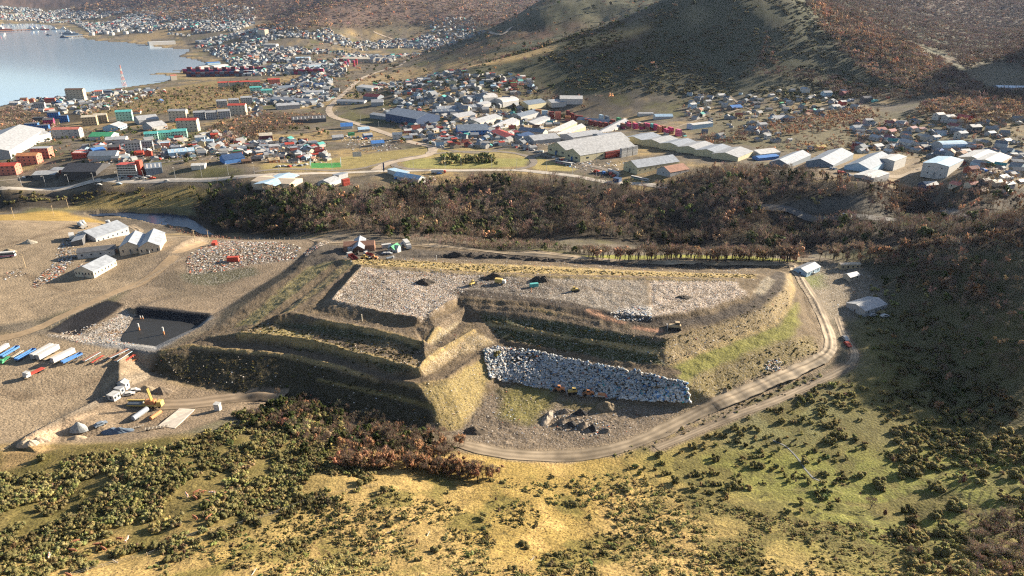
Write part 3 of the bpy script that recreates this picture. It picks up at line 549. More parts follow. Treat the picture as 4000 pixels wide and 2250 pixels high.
# ------------------------------------------------------------------ plants: crowns of many small leaf or twig faces, height 1
def merge(parts):
    vs, fs, cs = [], [], []; k = 0
    for v, f, c in parts: vs.append(v); fs.append(f + k); cs.append(c); k += len(v)
    return np.concatenate(vs), np.concatenate(fs), np.concatenate(cs)
def crown(kind, seed, nf):
    g = np.random.default_rng(seed)
    if kind == 'bare':       # leafless: twigs fanning up and out of a broad head
        nl = 7; lc = np.c_[g.normal(0, .17, nl), g.normal(0, .17, nl), g.uniform(.5, .82, nl)]; k = g.integers(0, nl, nf)
        d = g.normal(size=(nf, 3)); d[:, 2] = np.abs(d[:, 2]) * .9 + .1; d /= np.linalg.norm(d, axis=1)[:, None]
        p = lc[k] + d * (g.uniform(.03, .2, nf) ** 1)[:, None]; tip = p + d * g.uniform(.05, .13, nf)[:, None] + np.array([0, 0, .03]); w = g.uniform(.012, .034, nf)
        base = (.155, .115, .086); sp = .3
    elif kind == 'rust':     # last orange leaves
        nl = 6; lc = np.c_[g.normal(0, .16, nl), g.normal(0, .16, nl), g.uniform(.42, .8, nl)]; k = g.integers(0, nl, nf)
        d = g.normal(size=(nf, 3)); d /= np.linalg.norm(d, axis=1)[:, None]; p = lc[k] + d * np.array([.2, .2, .17]) * g.uniform(.5, 1, nf)[:, None]
        tip = p + g.normal(size=(nf, 3)) * .06; w = g.uniform(.02, .04, nf); base = (.31, .18, .10); sp = .35
    elif kind == 'evergreen':
        nl = 8; lc = np.c_[g.normal(0, .17, nl), g.normal(0, .17, nl), g.uniform(.3, .85, nl)]; k = g.integers(0, nl, nf)
        d = g.normal(size=(nf, 3)); d /= np.linalg.norm(d, axis=1)[:, None]; p = lc[k] + d * np.array([.2, .2, .13]) * g.uniform(.6, 1, nf)[:, None]
        tip = p + g.normal(size=(nf, 3)) * .07; w = g.uniform(.03, .055, nf); base = (.052, .062, .02); sp = .4
    elif kind == 'shrub':    # low rounded bush, olive
        nl = 6; lc = np.c_[g.normal(0, .34, nl), g.normal(0, .34, nl), g.uniform(.2, .62, nl)]; k = g.integers(0, nl, nf)
        d = g.normal(size=(nf, 3)); d[:, 2] = np.abs(d[:, 2]); d /= np.linalg.norm(d, axis=1)[:, None]; p = lc[k] + d * np.array([.36, .36, .32]) * g.uniform(.65, 1, nf)[:, None]
        tip = p + g.normal(size=(nf, 3)) * .12; w = g.uniform(.05, .09, nf); base = (.21, .185, .078); sp = .5
    else:                    # 'twig': reddish leafless bush
        d = g.normal(size=(nf, 3)) * np.array([.5, .5, 1]); d[:, 2] = np.abs(d[:, 2]) + .2; d /= np.linalg.norm(d, axis=1)[:, None]
        r = g.uniform(.25, .85, nf); p = d * r[:, None]; tip = p + d * g.uniform(.1, .2, nf)[:, None]; w = g.uniform(.012, .03, nf); base = (.135, .08, .06); sp = .3
    ax = tip - p; sd_ = np.cross(ax, g.normal(size=(nf, 3))); sd_ /= np.linalg.norm(sd_, axis=1)[:, None] + 1e-9
    v = np.stack([p - sd_ * w[:, None], p + sd_ * w[:, None], tip], 1).reshape(-1, 3)
    if kind in ('bare', 'twig'): v = np.stack([p - sd_ * w[:, None] * .6, p + sd_ * w[:, None] * .6, tip], 1).reshape(-1, 3)
    v[:, 2] = np.maximum(v[:, 2], .01); f = np.arange(nf * 3).reshape(-1, 3)
    sh = (1 + sp * g.uniform(-1, 1, (nf, 1))) * (1 + .12 * g.normal(size=(nf, 3))); c = np.repeat(np.clip(np.array(base) * sh, .005, .6), 3, 0)
    if kind in ('shrub', 'evergreen', 'rust', 'twig'):   # the dense heart of each lobe
        if kind == 'twig': lc = np.array([[0, 0, .42]]); rr = (.2, .2, .3)
        else: rr = {'shrub': (.33, .33, .30), 'evergreen': (.17, .17, .12), 'rust': (.12, .12, .10)}[kind]
        nt, nr = (7, 4) if nf > 120 else (5, 3); P0 = [(v, f, c)]
        for L_ in lc:
            q = []; 
            for i in range(nr + 1):
                for k in range(nt):
                    th, ph_ = 6.283 * (k + .5 * (i % 2)) / nt, math.pi * (.06 + .88 * i / nr); r = 1 + .16 * g.normal(); q.append((L_[0] + rr[0] * r * math.sin(ph_) * math.cos(th), L_[1] + rr[1] * r * math.sin(ph_) * math.sin(th), max(.0, L_[2] + rr[2] * r * math.cos(ph_))))
            ff = []
            for i in range(nr):
                for k in range(nt): a, b, cc_, d_ = i * nt + k, i * nt + (k + 1) % nt, (i + 1) * nt + (k + 1) % nt, (i + 1) * nt + k; ff += [(a, d_, cc_), (a, cc_, b)]
            ff += [(0, k, k + 1) for k in range(1, nt - 1)]; q = np.array(q); cq = np.array(base) * (.95 + .3 * g.uniform(-1, 1, (len(q), 1))); P0.append((q, np.array(ff), cq))
        return merge(P0)
    return v, f, c
def trunk(seed, h=.62, r=.028, col=(.085, .07, .058)):
    g = np.random.default_rng(seed + 99); m = MB(); m.tube((0, 0, -.06), (g.normal(0, .02), g.normal(0, .02), h * .55), r, r * .7, 5, False); top = m.v[-1]
    for k in range(4):
        t = g.uniform(0, 6.28); m.tube((0, 0, h * g.uniform(.35, .55)), (math.cos(t) * .17, math.sin(t) * .17, h * g.uniform(.95, 1.25)), r * .5, r * .15, 4, False)
    q = []
    for fc in m.f: q += [(fc[0], fc[1], fc[2]), (fc[0], fc[2], fc[3])]
    v = np.array(m.v); c = np.tile(np.array(col), (len(v), 1)); return v, np.array(q), c
LO = {k: [merge([crown(k, 50 + s, n)] + ([trunk(s)] if k in ('bare', 'rust', 'evergreen') else [])) for s in range(5)] for k, n in (('bare', 95), ('rust', 70), ('evergreen', 75), ('shrub', 110), ('twig', 50))}
def _fat(x, k, n):
    v, f, c = x; v = v.copy(); t = v[:3 * n].reshape(-1, 3, 3); m = t.mean(1, keepdims=True); v[:3 * n] = (m + (t - m) * k).reshape(-1, 3); return v, f, c
XL = {k: [_fat(crown(k, 80 + s, n), 3.0 if k == 'bare' else 1.9, n) for s in range(4)] for k, n in (('bare', 26), ('rust', 22), ('evergreen', 22), ('shrub', 16), ('twig', 14))}
HI = {k: [crown(k, 20 + s, n) for s in range(4)] for k, n in (('bare', 420), ('rust', 300), ('evergreen', 300), ('shrub', 190), ('twig', 150))}
HI_ME = {k: [tri_mesh({'bare': 'crown', 'rust': 'crown', 'evergreen': 'crown', 'shrub': 'bush', 'twig': 'bush'}[k], *x, LEAF) for x in xs] for k, xs in HI.items()}
TRUNK_ME = [tri_mesh('trunk', *trunk(s), LEAF) for s in range(4)]
def scatter(name, items, mat=None):                  # items: (variant arrays, positions n x 3, xy scale, z scale, tint factor n x 3); all in ONE uncountable mass
    mat = mat or LEAF; vs, fs, cs = [], [], []; k0 = 0
    for (v, f, c), p, sx, sz, tf in items:
        n_ = len(p)
        if not n_: continue
        th = rng.uniform(0, 6.28, n_); co, si = np.cos(th)[:, None], np.sin(th)[:, None]
        x = (v[None, :, 0] * co - v[None, :, 1] * si) * sx[:, None] + p[:, 0:1]; y = (v[None, :, 0] * si + v[None, :, 1] * co) * sx[:, None] + p[:, 1:2]; z = v[None, :, 2] * sz[:, None] + p[:, 2:3]
        vs.append(np.stack([x, y, z], -1).reshape(-1, 3)); fs.append((f[None] + (np.arange(n_) * len(v))[:, None, None]).reshape(-1, 3) + k0); cs.append((c[None] * tf[:, None, :]).reshape(-1, 3)); k0 += n_ * len(v)
    me = tri_mesh(name, np.concatenate(vs), np.concatenate(fs), np.clip(np.concatenate(cs), 0, .9), mat)
    o = bpy.data.objects.new(name, me); COL.objects.link(o); o['kind'] = 'stuff'; return o
def sprinkle(poly, area_per, world=False, seed=None):       # random places inside an area given by its outline
    w = np.array(poly if world else [at(a, b)[:2] for a, b in poly]); g = rng
    x0, y0 = w.min(0); x1, y1 = w.max(0); n_ = int((x1 - x0) * (y1 - y0) / area_per); x = g.uniform(x0, x1, n_); y = g.uniform(y0, y1, n_)
    m = inpoly(x, y, w); return x[m], y[m]
def pick(x, y, mix, lod, h0, h1, wide=1.0, tone=1.0, tv=.22):
    ks = list(mix); pr = np.array([mix[k] for k in ks], float); pr /= pr.sum(); kk = rng.choice(len(ks), len(x), p=pr); vv = rng.integers(0, len(lod[ks[0]]), len(x)); out = []
    z = hz(x, y)
    for a, kd in enumerate(ks):
        for b in range(len(lod[kd])):
            m = (kk == a) & (vv == b); n_ = int(m.sum())
            if not n_: continue
            s = rng.uniform(h0, h1, n_) * (1 + .6 * fbm(x[m], y[m], 35, 2, 2.9)); t = tone * (1 + 1.5 * fbm(x[m], y[m], 26, 3, 7.3)[:, None]) * (1 + tv * rng.normal(size=(n_, 1))) * (1 + .08 * rng.normal(size=(n_, 3)))
            out.append((lod[kd][b], np.stack([x[m], y[m], z[m] - .1], -1), s * wide * rng.uniform(.8, 1.25, n_), s, np.clip(t, .3, 2)))
    return out
NT = [0, 0]
def tree(px, py, kind, h, wide, label, group, name=None, world=None):
    x, y, z = world if world else at(px, py); k = NT[0] % 4; NT[0] += 1
    nm = name or {'bare': 'bare_tree', 'rust': 'autumn_tree', 'evergreen': 'evergreen_tree'}[kind]
    t = thing(nm, label, 'tree', (x, y, z - .1), rnd.uniform(0, 6.28), group); t.scale = (h * wide, h * wide, h)
    inst(HI_ME[kind][k], 'crown', t); inst(TRUNK_ME[k], 'trunk', t); return t
def bush(x, y, kind, h, wide, label, group, name='shrub', cat='shrub'):
    k = NT[1] % 4; NT[1] += 1; o = inst(HI_ME[kind][k], name, None, (x, y, float(hz(x, y)) - .05), rnd.uniform(0, 6.28), (h * wide, h * wide, h)); tag(o, label, cat, group); return o

# ------------------------------------------------------------------ roads
def smooth(pts, n=6):
    p = np.array(pts, float); q = [p[0]]; e = np.vstack([2 * p[0] - p[1], p, 2 * p[-1] - p[-2]])
    for k in range(1, len(e) - 2):
        for t in np.linspace(0, 1, n + 1)[1:]:
            a, b, c, d = e[k - 1], e[k], e[k + 1], e[k + 2]; q.append(.5 * (2 * b + (c - a) * t + (2 * a - 5 * b + 4 * c - d) * t * t + (3 * b - a - 3 * c + d) * t ** 3))
    return np.array(q)
def road(name, line, width, mat, lift=.14, n=10, ruts=None):
    w = smooth([at(a, b)[:2] for a, b in line], n); t = np.gradient(w, axis=0); t /= np.linalg.norm(t, axis=1)[:, None] + 1e-9; nn = np.c_[-t[:, 1], t[:, 0]]
    offs = np.linspace(-.5, .5, 11 if ruts else 5) * width; v = []; K_ = len(offs)
    for p, q in zip(w, nn):
        zz_ = [float(hz(p[0] + q[0] * o, p[1] + q[1] * o)) for o in offs]; zm = max(zz_[1:-1])
        wv = 1 + .5 * float(fbm(np.array([p[0]]), np.array([p[1]]), 9, 3, 1.7)[0])
        for o, z in zip(offs * wv, zz_): v.append((p[0] + q[0] * o, p[1] + q[1] * o, max(z, zm - .4 * abs(o)) + lift))
    f = [(i * K_ + j, i * K_ + j + 1, (i + 1) * K_ + j + 1, (i + 1) * K_ + j) for i in range(len(w) - 1) for j in range(K_ - 1)]
    me = bpy.data.meshes.new(name); me.from_pydata(v, [], f); me.materials.append(mat)
    if ruts:
        V_ = np.array(v); k_ = np.tile(np.array([.62, .95, 1.05, .74, .78, 1.12, 1.1, .76, .72, 1.0, .66]), len(w))[:, None]; nz = 1 + 1.1 * fbm(V_[:, 0], V_[:, 1], 6, 4, 3.1)[:, None] + .8 * fbm(V_[:, 0], V_[:, 1], 40, 2, 1.1)[:, None]; set_tint(me, np.array(ruts) * k_ * nz)
    me.polygons.foreach_set('use_smooth', np.ones(len(f), bool)); o = bpy.data.objects.new(name, me); COL.objects.link(o); o['kind'] = 'structure'; return o
ASPH = paint('asphalt', (.185, .155, .125), .85, 0, .2, .3); GRAV = paint('gravel_surface', (.36, .285, .2), .95, 0, .22, .5); TRK = paint('track_surface', (.24, .19, .135), .95, 0, .3, .5); CONC = paint('concrete', (.42, .37, .31), .9, 0, .2, .3)
PALE = paint('pale_road_surface', (.36, .29, .22), .9, 0, .2, .1)
road('road', [(-200,486),(0,474),(200,466),(450,453),(644,442),(804,436),(944,431),(1144,429),(1288,428),(1338,431),(1438,442),(1513,456),(1613,463),(1680,470)], 9, CONC, .2)
road('road', [(1900,518),(1932,523),(1995,534),(2132,548),(2240,553),(2332,555),(2420,548)], 10, paint('dark_asphalt', (.10, .095, .09), .85), .3)
road('road', [(1119,107),(1069,127),(1019,155),(976,172),(926,190),(896,207),(869,232),(844,255),(828,272),(831,287),(846,297),(894,310),(969,335),(1034,358),(1078,366),(1090,373),(1083,386),(1060,395),(1020,402),(975,412),(945,428)], 13, PALE, .35)
road('road', [(1119,107),(1160,98),(1240,85),(1290,68)], 12, PALE, 1.0); road('road', [(1069,127),(1020,110),(985,98),(940,80)], 12, PALE, 1.0)
road('road', [(994,419),(992,410),(1019,398),(1094,387),(1169,381),(1260,382),(1315,390),(1342,404),(1335,418),(1300,427)], 8, ASPH, .25)
road('road', [(994,419),(1030,425),(1080,428)], 7, ASPH, .24); road('road', [(640,432),(740,425),(830,429),(900,425),(945,415),(990,402)], 7, ASPH, .2)
road('road', [(1092,372),(1200,385),(1290,372),(1390,395),(1500,420),(1560,440)], 7, ASPH, .2)
road('gravel_road', [(330,566),(350,580),(345,590),(400,598),(520,601),(644,601),(800,603),(900,608),(1000,614),(1120,620),(1290,637),(1500,652),(1700,657),(1880,660),(1985,664),(2002,685),(2022,715),(2052,762),(2078,820),(2090,865),(2078,895),(2030,925),(1960,952),(1850,1000),(1740,1047),(1640,1097),(1540,1132),(1420,1148),(1290,1143),(1180,1122),(1080,1095)], 7.6, SOLID, .2, 22, (.31, .245, .17))
road('gravel_road', [(720,1000),(640,995),(560,1005),(480,1015),(400,1018)], 10, SOLID, .15, 14, (.21, .16, .11))
road('gravel_road', [(-60,862),(60,838),(160,795),(280,740),(400,680),(520,612)], 8, paint('yard_track', (.25, .18, .11), .95, 0, .2, .4), .15)
road('dirt_track', [(2108,800),(2118,830),(2132,858),(2150,888),(2140,915),(2100,940),(2050,962),(1950,1008),(1850,1045),(1760,1083),(1650,1128)], 4.6, SOLID, .12, 20, (.23, .18, .125))
road('street', [(0,455),(120,440),(260,425),(400,410),(520,400),(600,395)], 6, ASPH, .2); road('street', [(520,370),(600,385),(700,400),(780,405)], 6, ASPH, .2)
road('street', [(1340,395),(1400,375),(1480,365),(1590,350)], 8, ASPH, .25); road('street', [(820,262),(700,262),(620,275)], 8, ASPH, .3)
road('street', [(1830,235),(1900,280),(1980,300),(2080,330)], 5, TRK, .3); road('street', [(1700,320),(1760,300),(1830,285),(1890,262)], 5, TRK, .3)
road('street', [(2050,450),(2140,440),(2260,445),(2330,420),(2420,405)], 7, TRK, .25); road('street', [(1740,170),(1700,200),(700,200)], 1, TRK, -3) if False else None

# ------------------------------------------------------------------ woods and scrub too dense to count
T_ = []
def wood(poly, per, mix, h0, h1, wide=1.0, lod=LO, tone=1.0): x, y = sprinkle(poly, per); T_.extend(pick(x, y, mix, lod, h0, h1, wide, tone))
DEC = {'bare': .80, 'rust': .10, 'evergreen': .10}
RAV1 = [(560,590),(600,500),(720,490),(860,485),(1000,470),(1288,448),(1288,612),(1050,590),(800,590),(650,588)]
RAV2 = [(1288,448),(1480,462),(1640,480),(1880,505),(1930,540),(2100,562),(2330,566),(2440,556),(2576,552),(2700,550),(2700,600),(2576,606),(2300,618),(2030,632),(1700,625),(1288,612)]
wood(RAV1, 22, {'bare': .77, 'rust': .05, 'evergreen': .18}, 7, 14, .8, tone=1.0); wood(RAV2, 22, {'bare': .92, 'rust': .02, 'evergreen': .06}, 7, 14, .8, tone=.92)
wood([(1640,478),(1720,450),(1830,425),(1960,432),(2090,452),(2200,472),(2200,495),(2000,492),(1900,515),(1760,490)], 17, {'bare': .88, 'rust': .1, 'evergreen': .02}, 7, 12, .75, tone=.95)
wood([(2170,490),(2240,470),(2340,480),(2350,548),(2250,548),(2190,530)], 14, {'bare': .8, 'rust': .2}, 6, 10, .8, tone=.8)
wood([(1935,512),(2060,490),(2180,498),(2240,530),(2040,520)], 40, {'shrub': .7, 'bare': .3}, 2, 5, .9, tone=.7)
wood([(2200,472),(2330,470),(2576,475),(2700,480),(2700,540),(2440,545),(2300,530),(2230,500)], 26, {'bare': .7, 'rust': .25, 'evergreen': .05}, 5, 9, .7)
wood([(700,590),(1000,600),(1288,620),(1500,640),(1500,648),(1288,632),(1000,608),(700,596)], 9, {'bare': .95, 'evergreen': .05}, 4.5, 7.5, .85, tone=1.15)
wood([(1480,650),(1750,648),(1960,652),(2015,657),(2010,663),(1900,659),(1750,657),(1600,656),(1480,655)], 9, {'bare': .85, 'rust': .15}, 8, 12, .9, tone=1.1)
wood([(480,480),(580,450),(640,470),(640,520),(560,580),(500,560)], 30, {'bare': .6, 'evergreen': .4}, 4, 8, .8, tone=.9)
wood([(-300,480),(0,486),(250,478),(450,470),(330,500),(0,520),(-300,530)], 30, {'shrub': .5, 'bare': .5}, 2, 4, .8, tone=.42)
wood([(200,500),(470,470),(520,490),(470,520),(200,515)], 40, {'shrub': .5, 'bare': .5}, 1.5, 3.5, .8, tone=.5)
wood([(400,560),(520,595),(700,592),(690,600),(500,598)], 20, {'twig': 1}, 2, 3.5, .8)
# hillside on the right
wood([(2060,645),(2200,650),(2400,628),(2576,612),(2900,640),(2950,760),(2576,760),(2400,690),(2250,680),(2100,660)], 16, {'bare': .86, 'rust': .12, 'evergreen': .02}, 6, 10, .8, tone=1.15)
wood([(2260,690),(2360,700),(2420,850),(2540,1010),(2440,1030),(2330,900)], 45, {'bare': .8, 'rust': .2}, 5, 8, .85, tone=.9)
wood([(2330,700),(2576,740),(2900,760),(2950,1000),(2576,1010),(2480,900),(2380,800)], 20, {'bare': .9, 'rust': .05, 'evergreen': .05}, 5, 9, .8)
wood([(2170,680),(2330,700),(2380,800),(2480,900),(2576,1010),(2576,1120),(2330,1020),(2240,860)], 55, {'shrub': .8, 'twig': .2}, 1, 3, .9, tone=.8)
wood([(2430,1310),(2650,1290),(2750,1500),(2430,1500)], 12, {'bare': 1}, 4, 6, .9, tone=1.25)
# copse at the foot of the mound
K0 = len(T_)
wood([(820,1165),(1000,1150),(1160,1175),(1260,1200),(1230,1215),(1060,1195),(860,1185)], 7, {'rust': .7, 'bare': .3}, 5, 8, .85, tone=1.15)
wood([(620,1050),(760,1010),(860,1030),(1020,1080),(1140,1100),(1160,1150),(1050,1160),(880,1150),(760,1110)], 8, {'bare': .72, 'evergreen': .13, 'rust': .15}, 3.5, 6.5, .9, tone=1.4)
COP = T_[K0:]; del T_[K0:]
# far wooded hills
hx, hy = sprinkle([(a * d, d) for a, d in [(.32,1750),(.42,1950),(.6,1900),(.66,1450),(.62,1080),(.9,1080),(.8,2300),(.75,4300),(.3,4300),(.28,2700),(.36,2400)]], 95, True)
zz = hz(hx, hy); den = fbm(hx, hy, 160, 3, 4.2); ok = (zz > 88) & ((den > -.08) | (hy > 2200))
T_ += pick(hx[ok], hy[ok], {'rust': .18, 'bare': .82}, XL, 9, 16, 1.0, .78)
hx, hy = sprinkle([(a * d, d) for a, d in [(.02,1300),(.08,1500),(-.04,2000),(.1,2150),(.3,2000),(.42,2300),(.42,2500),(.55,2000),(.62,1300),(.46,1210)]], 75, True)
zz = hz(hx, hy); ok = (zz > 66) & (fbm(hx, hy, 130, 3, 7.7) > -.10); T_ += pick(hx[ok], hy[ok], {'shrub': 1}, XL, 1.5, 4, 1.6, .36)
hx, hy = sprinkle([(a * d, d) for a, d in [(.40,1720),(.43,1580),(.50,1400),(.60,1160),(.70,1120),(.70,1300),(.62,1560),(.5,1800),(.42,1860)]], 60, True); T_ += pick(hx, hy, {'rust': .45, 'bare': .55}, XL, 9, 15, 1.05, .95)
hx, hy = sprinkle([(a * d, d) for a, d in [(.5,930),(.8,930),(.9,1120),(.6,1100)]], 42, True); ok = hz(hx, hy) > 84; T_ += pick(hx[ok], hy[ok], {'rust': .45, 'bare': .55}, XL, 7, 12, .9, 1.15)
hx, hy = sprinkle([(a * d, d) for a, d in [(-.62,4600),(-.1,3000),(.3,3500),(.3,7000),(-.6,7500)]], 900, True); ok = hz(hx, hy) > 75; T_ += pick(hx[ok], hy[ok], {'bare': .8, 'rust': .2}, XL, 14, 28, 1.3, .95)
hx, hy = sprinkle([(a * d, d) for a, d in [(.35,1580),(.38,1450),(.46,1400),(.60,1150),(.55,1150),(.43,1370),(.34,1420)]], 70, True); T_ += pick(hx, hy, {'bare': .85, 'rust': .15}, XL, 7, 12, 1.05, .6)
# scrub among the streets
for poly, per, mix, a, b in (([(0,280),(60,268),(120,300),(170,330),(90,345),(0,335)], 60, {'bare': .9, 'rust': .1}, 5, 9), ([(170,275),(320,245),(520,215),(690,220),(640,275),(480,290),(300,285),(210,300)], 110, {'bare': .7, 'rust': .1, 'evergreen': .2}, 4, 8), ([(525,325),(640,285),(790,290),(815,298),(660,345),(560,375),(530,350)], 55, {'bare': .75, 'rust': .25}, 5, 9),
    ([(1190,245),(1340,215),(1420,245),(1300,250)], 60, {'bare': 1}, 5, 8), ([(440,395),(620,370),(640,400),(470,425)], 90, {'evergreen': .3, 'bare': .7}, 2, 5), ([(1760,345),(1880,330),(1900,355),(1780,372)], 45, {'bare': .7, 'rust': .3}, 5, 8), ([(1850,290),(2576,280),(2576,400),(2100,395),(1900,350)], 260, {'rust': .6, 'bare': .4}, 4, 7),
    ([(1850,325),(2160,270),(2240,290),(2100,330),(1960,345)], 60, {'rust': .7, 'bare': .3}, 5, 8), ([(2200,340),(2050,350),(1900,380),(2100,390)], 90, {'bare': .6, 'rust': .4}, 4, 7)):
    wood(poly, per, mix, a, b, .9, XL)
wood([(1120,393),(1240,392),(1250,415),(1100,415)], 30, {'shrub': .5, 'evergreen': .5}, 3, 6, .8); wood([(1770,290),(500,290)], 1e9, {'bare': 1}, 1, 2) if False else None
hx, hy = sprinkle([(a * d, d) for a, d in [(-.45,1600),(0,1250),(.25,1500),(.25,2600),(.1,5200),(-.6,6800),(-.62,5600),(-.25,4600),(-.3,3000)]], 1500, True); ok = hz(hx, hy) > 2; T_ += pick(hx[ok], hy[ok], {'bare': .6, 'evergreen': .2, 'rust': .2}, XL, 5, 14, 1.2, .8)
for pl, pr in (([(0,340),(640,300),(830,330),(830,420),(500,410),(0,440)], 260), ([(640,205),(1180,190),(1180,260),(640,270)], 420), ([(960,265),(1350,270),(1350,380),(1000,370)], 420), ([(1700,240),(2160,235),(2160,320),(1750,320)], 300), ([(2150,300),(2576,290),(2576,470),(2400,450),(2150,370)], 260)): wood(pl, pr, {'bare': .5, 'evergreen': .3, 'rust': .2}, 3, 7, 1.1, XL, .9)
TWIG = tint_mat('twigs', .12); scatter('woodland', T_, TWIG); scatter('copse', COP)
# ------------------------------------------------------------------ buildings
PAL = {'white': (.45,.44,.42), 'cream': (.48,.42,.33), 'beige': (.46,.38,.29), 'tan': (.42,.32,.20), 'grey': (.34,.34,.34), 'dark grey': (.10,.10,.105), 'black': (.045,.045,.05), 'light grey': (.31,.315,.325),
       'red': (.42,.07,.045), 'dark red': (.20,.04,.035), 'salmon': (.50,.17,.12), 'orange': (.46,.20,.085), 'rusty': (.28,.15,.10), 'pink': (.52,.13,.22), 'magenta': (.42,.05,.13), 'blue': (.06,.17,.42), 'dark blue': (.035,.065,.14), 'light blue': (.34,.47,.58), 'teal': (.09,.36,.34),
       'mint': (.33,.56,.45), 'green': (.06,.28,.13), 'yellow': (.50,.36,.12), 'pale yellow': (.42,.38,.25), 'brown': (.14,.085,.055), 'silver': (.27,.29,.32), 'slate': (.16,.19,.23), 'maroon': (.17,.05,.06)}
def P_(c, r=.7, v=.14): return paint(c + ' paint', PAL[c], r, 0, v)
def roofm(c): return paint(c + ' roof sheeting', PAL[c], .48, .15 if c in ('silver', 'grey', 'slate') else 0, .22, .35)
GLASS = paint('window glass', (.03, .04, .055), .15, 0, .1); RUB = paint('tyre rubber', (.02, .02, .02), .9); STEEL = paint('grey steel', (.22, .22, .22), .6, .3)
WIN = MB().box(-.5, .5, -.05, .05, -.5, .5).mesh('window', GLASS)
HOUSES = []
_mc = {}
def shell(L, w, h, rh, kind, m):
    b = MB(); x, y = L / 2, w / 2
    if kind == 'gable': prof = [(-y, -1.5), (y, -1.5), (y, h), (0, h + rh), (-y, h)]
    elif kind == 'arch': prof = [(-y, -1.5), (y, -1.5)] + [(y * math.cos(t), h + rh * math.sin(t)) for t in np.linspace(0, math.pi, 9)]
    elif kind == 'mono': prof = [(-y, -1.5), (y, -1.5), (y, h), (-y, h + rh)]
    else: prof = [(-y, -1.5), (y, -1.5), (y, h), (-y, h)]
    n_ = len(prof); v = [(-x, p, q) for p, q in prof] + [(x, p, q) for p, q in prof]
    return b.add(v, [tuple(range(n_ - 1, -1, -1)), tuple(range(n_, 2 * n_))] + [(k, (k + 1) % n_, n_ + (k + 1) % n_, n_ + k) for k in range(n_)]).mesh('wall', m)
def cover(L, w, h, rh, kind, m, o=.35, t=.22):
    b = MB(); x, y = L / 2 + o, w / 2; s = rh / y if y else 0
    if kind == 'gable': up_ = [(-y - o, h - o * s), (0, h + rh), (y + o, h - o * s)]
    elif kind == 'arch': up_ = [((y + .1) * math.cos(a), h + (rh + .1) * math.sin(a)) for a in np.linspace(math.pi, 0, 11)]
    elif kind == 'mono': up_ = [(-y - o, h + rh + o * rh / w), (y + o, h - o * rh / w)]
    else: up_ = [(-y - o * .3, h), (y + o * .3, h)]
    lo = [(p, q + .02) for p, q in up_]; hi = [(p, q + t) for p, q in up_]; prof = lo + hi[::-1]; n_ = len(prof); k_ = len(up_)
    v = [(-x, p, q) for p, q in prof] + [(x, p, q) for p, q in prof]; f = []
    for k in range(n_): f.append((k, n_ + k, n_ + (k + 1) % n_, (k + 1) % n_))
    for k in range(k_ - 1): f += [(k, k + 1, n_ - 2 - k, n_ - 1 - k), (n_ + k, n_ + n_ - 1 - k, n_ + n_ - 2 - k, n_ + k + 1)]
    return b.add(v, f).mesh('roof', m)
def bld(p0, p1, w, h, rh, wc, rc, label, cat='warehouse', name='warehouse', kind='gable', group=None, side=(0, 1), end=(0, 1), door=None, sky=0, pos=None, wsize=(1.2, 1.3), chim=False, other=False):
    if pos: c, rz, L = pos
    else: c, rz, L = axis(p0, p1)
    co, si = math.cos(rz), math.sin(rz)
    zz_ = [float(hz(c[0] + co * a - si * b, c[1] + si * a + co * b)) for a in (-L / 2, 0, L / 2) for b in (-w / 2, 0, w / 2)]; z = .6 * (sum(zz_) / 9) + .4 * min(zz_)
    t = thing(name, label, cat, (c[0], c[1], z), rz, group)
    inst(shell(L, w, h, rh, kind, P_(wc)), 'wall', t); inst(cover(L, w, h, rh, kind, roofm(rc)), 'roof', t)
    lx, ly = co * -c[0] + si * -c[1], -si * -c[0] + co * -c[1]; sy = 1 if ly > 0 else -1; sx = 1 if lx > 0 else -1
    n_, fl = side
    for q in range(fl):
        for k in range(n_): inst(WIN, 'window', t, (-L / 2 + L * (k + .5) / n_, sy * (w / 2 + .02), h * (q + .55) / fl), 0, (wsize[0], 1, wsize[1]))
    if other:
        for q in range(fl):
            for k in range(n_): inst(WIN, 'window', t, (-L / 2 + L * (k + .5) / n_, -sy * (w / 2 + .02), h * (q + .55) / fl), 0, (wsize[0], 1, wsize[1]))
    n_, fl = end
    for q in range(fl):
        for k in range(n_): inst(WIN, 'window', t, (sx * (L / 2 + .02), -w / 2 + w * (k + .5) / n_, h * (q + .55) / fl), math.pi / 2, (wsize[0], 1, wsize[1]))
    if door:
        dw, dh, dc = door; MB().box(-dw / 2, dw / 2, -.06, .06, 0, dh).build('door', P_(dc), t).location = (sx * (L / 2 + .03), 0, 0); t.children[-1].rotation_euler = (0, 0, math.pi / 2)
    for k in range(sky):
        b = MB().box(-.7, .7, -w * .18, w * .18, -.02, .05).build('skylight', P_('white', .3), t); b.location = (-L / 2 + L * (k + .5) / sky, sy * w * .26, h + rh * .48 + .24); b.rotation_euler = (-sy * math.atan2(rh, w / 2), 0, 0)
    if chim: MB().box(-.35, .35, -.35, .35, 0, 1.6).build('chimney', P_('brown'), t).location = (L * .2, 0, h + rh * .8)
    return t
def spot(px, py, wpx, rz, ratio=.75):
    x, y, z = at(px, py); s = pxm(x, y, z); return ((x, y, z), rz, max(3.0, wpx / s))
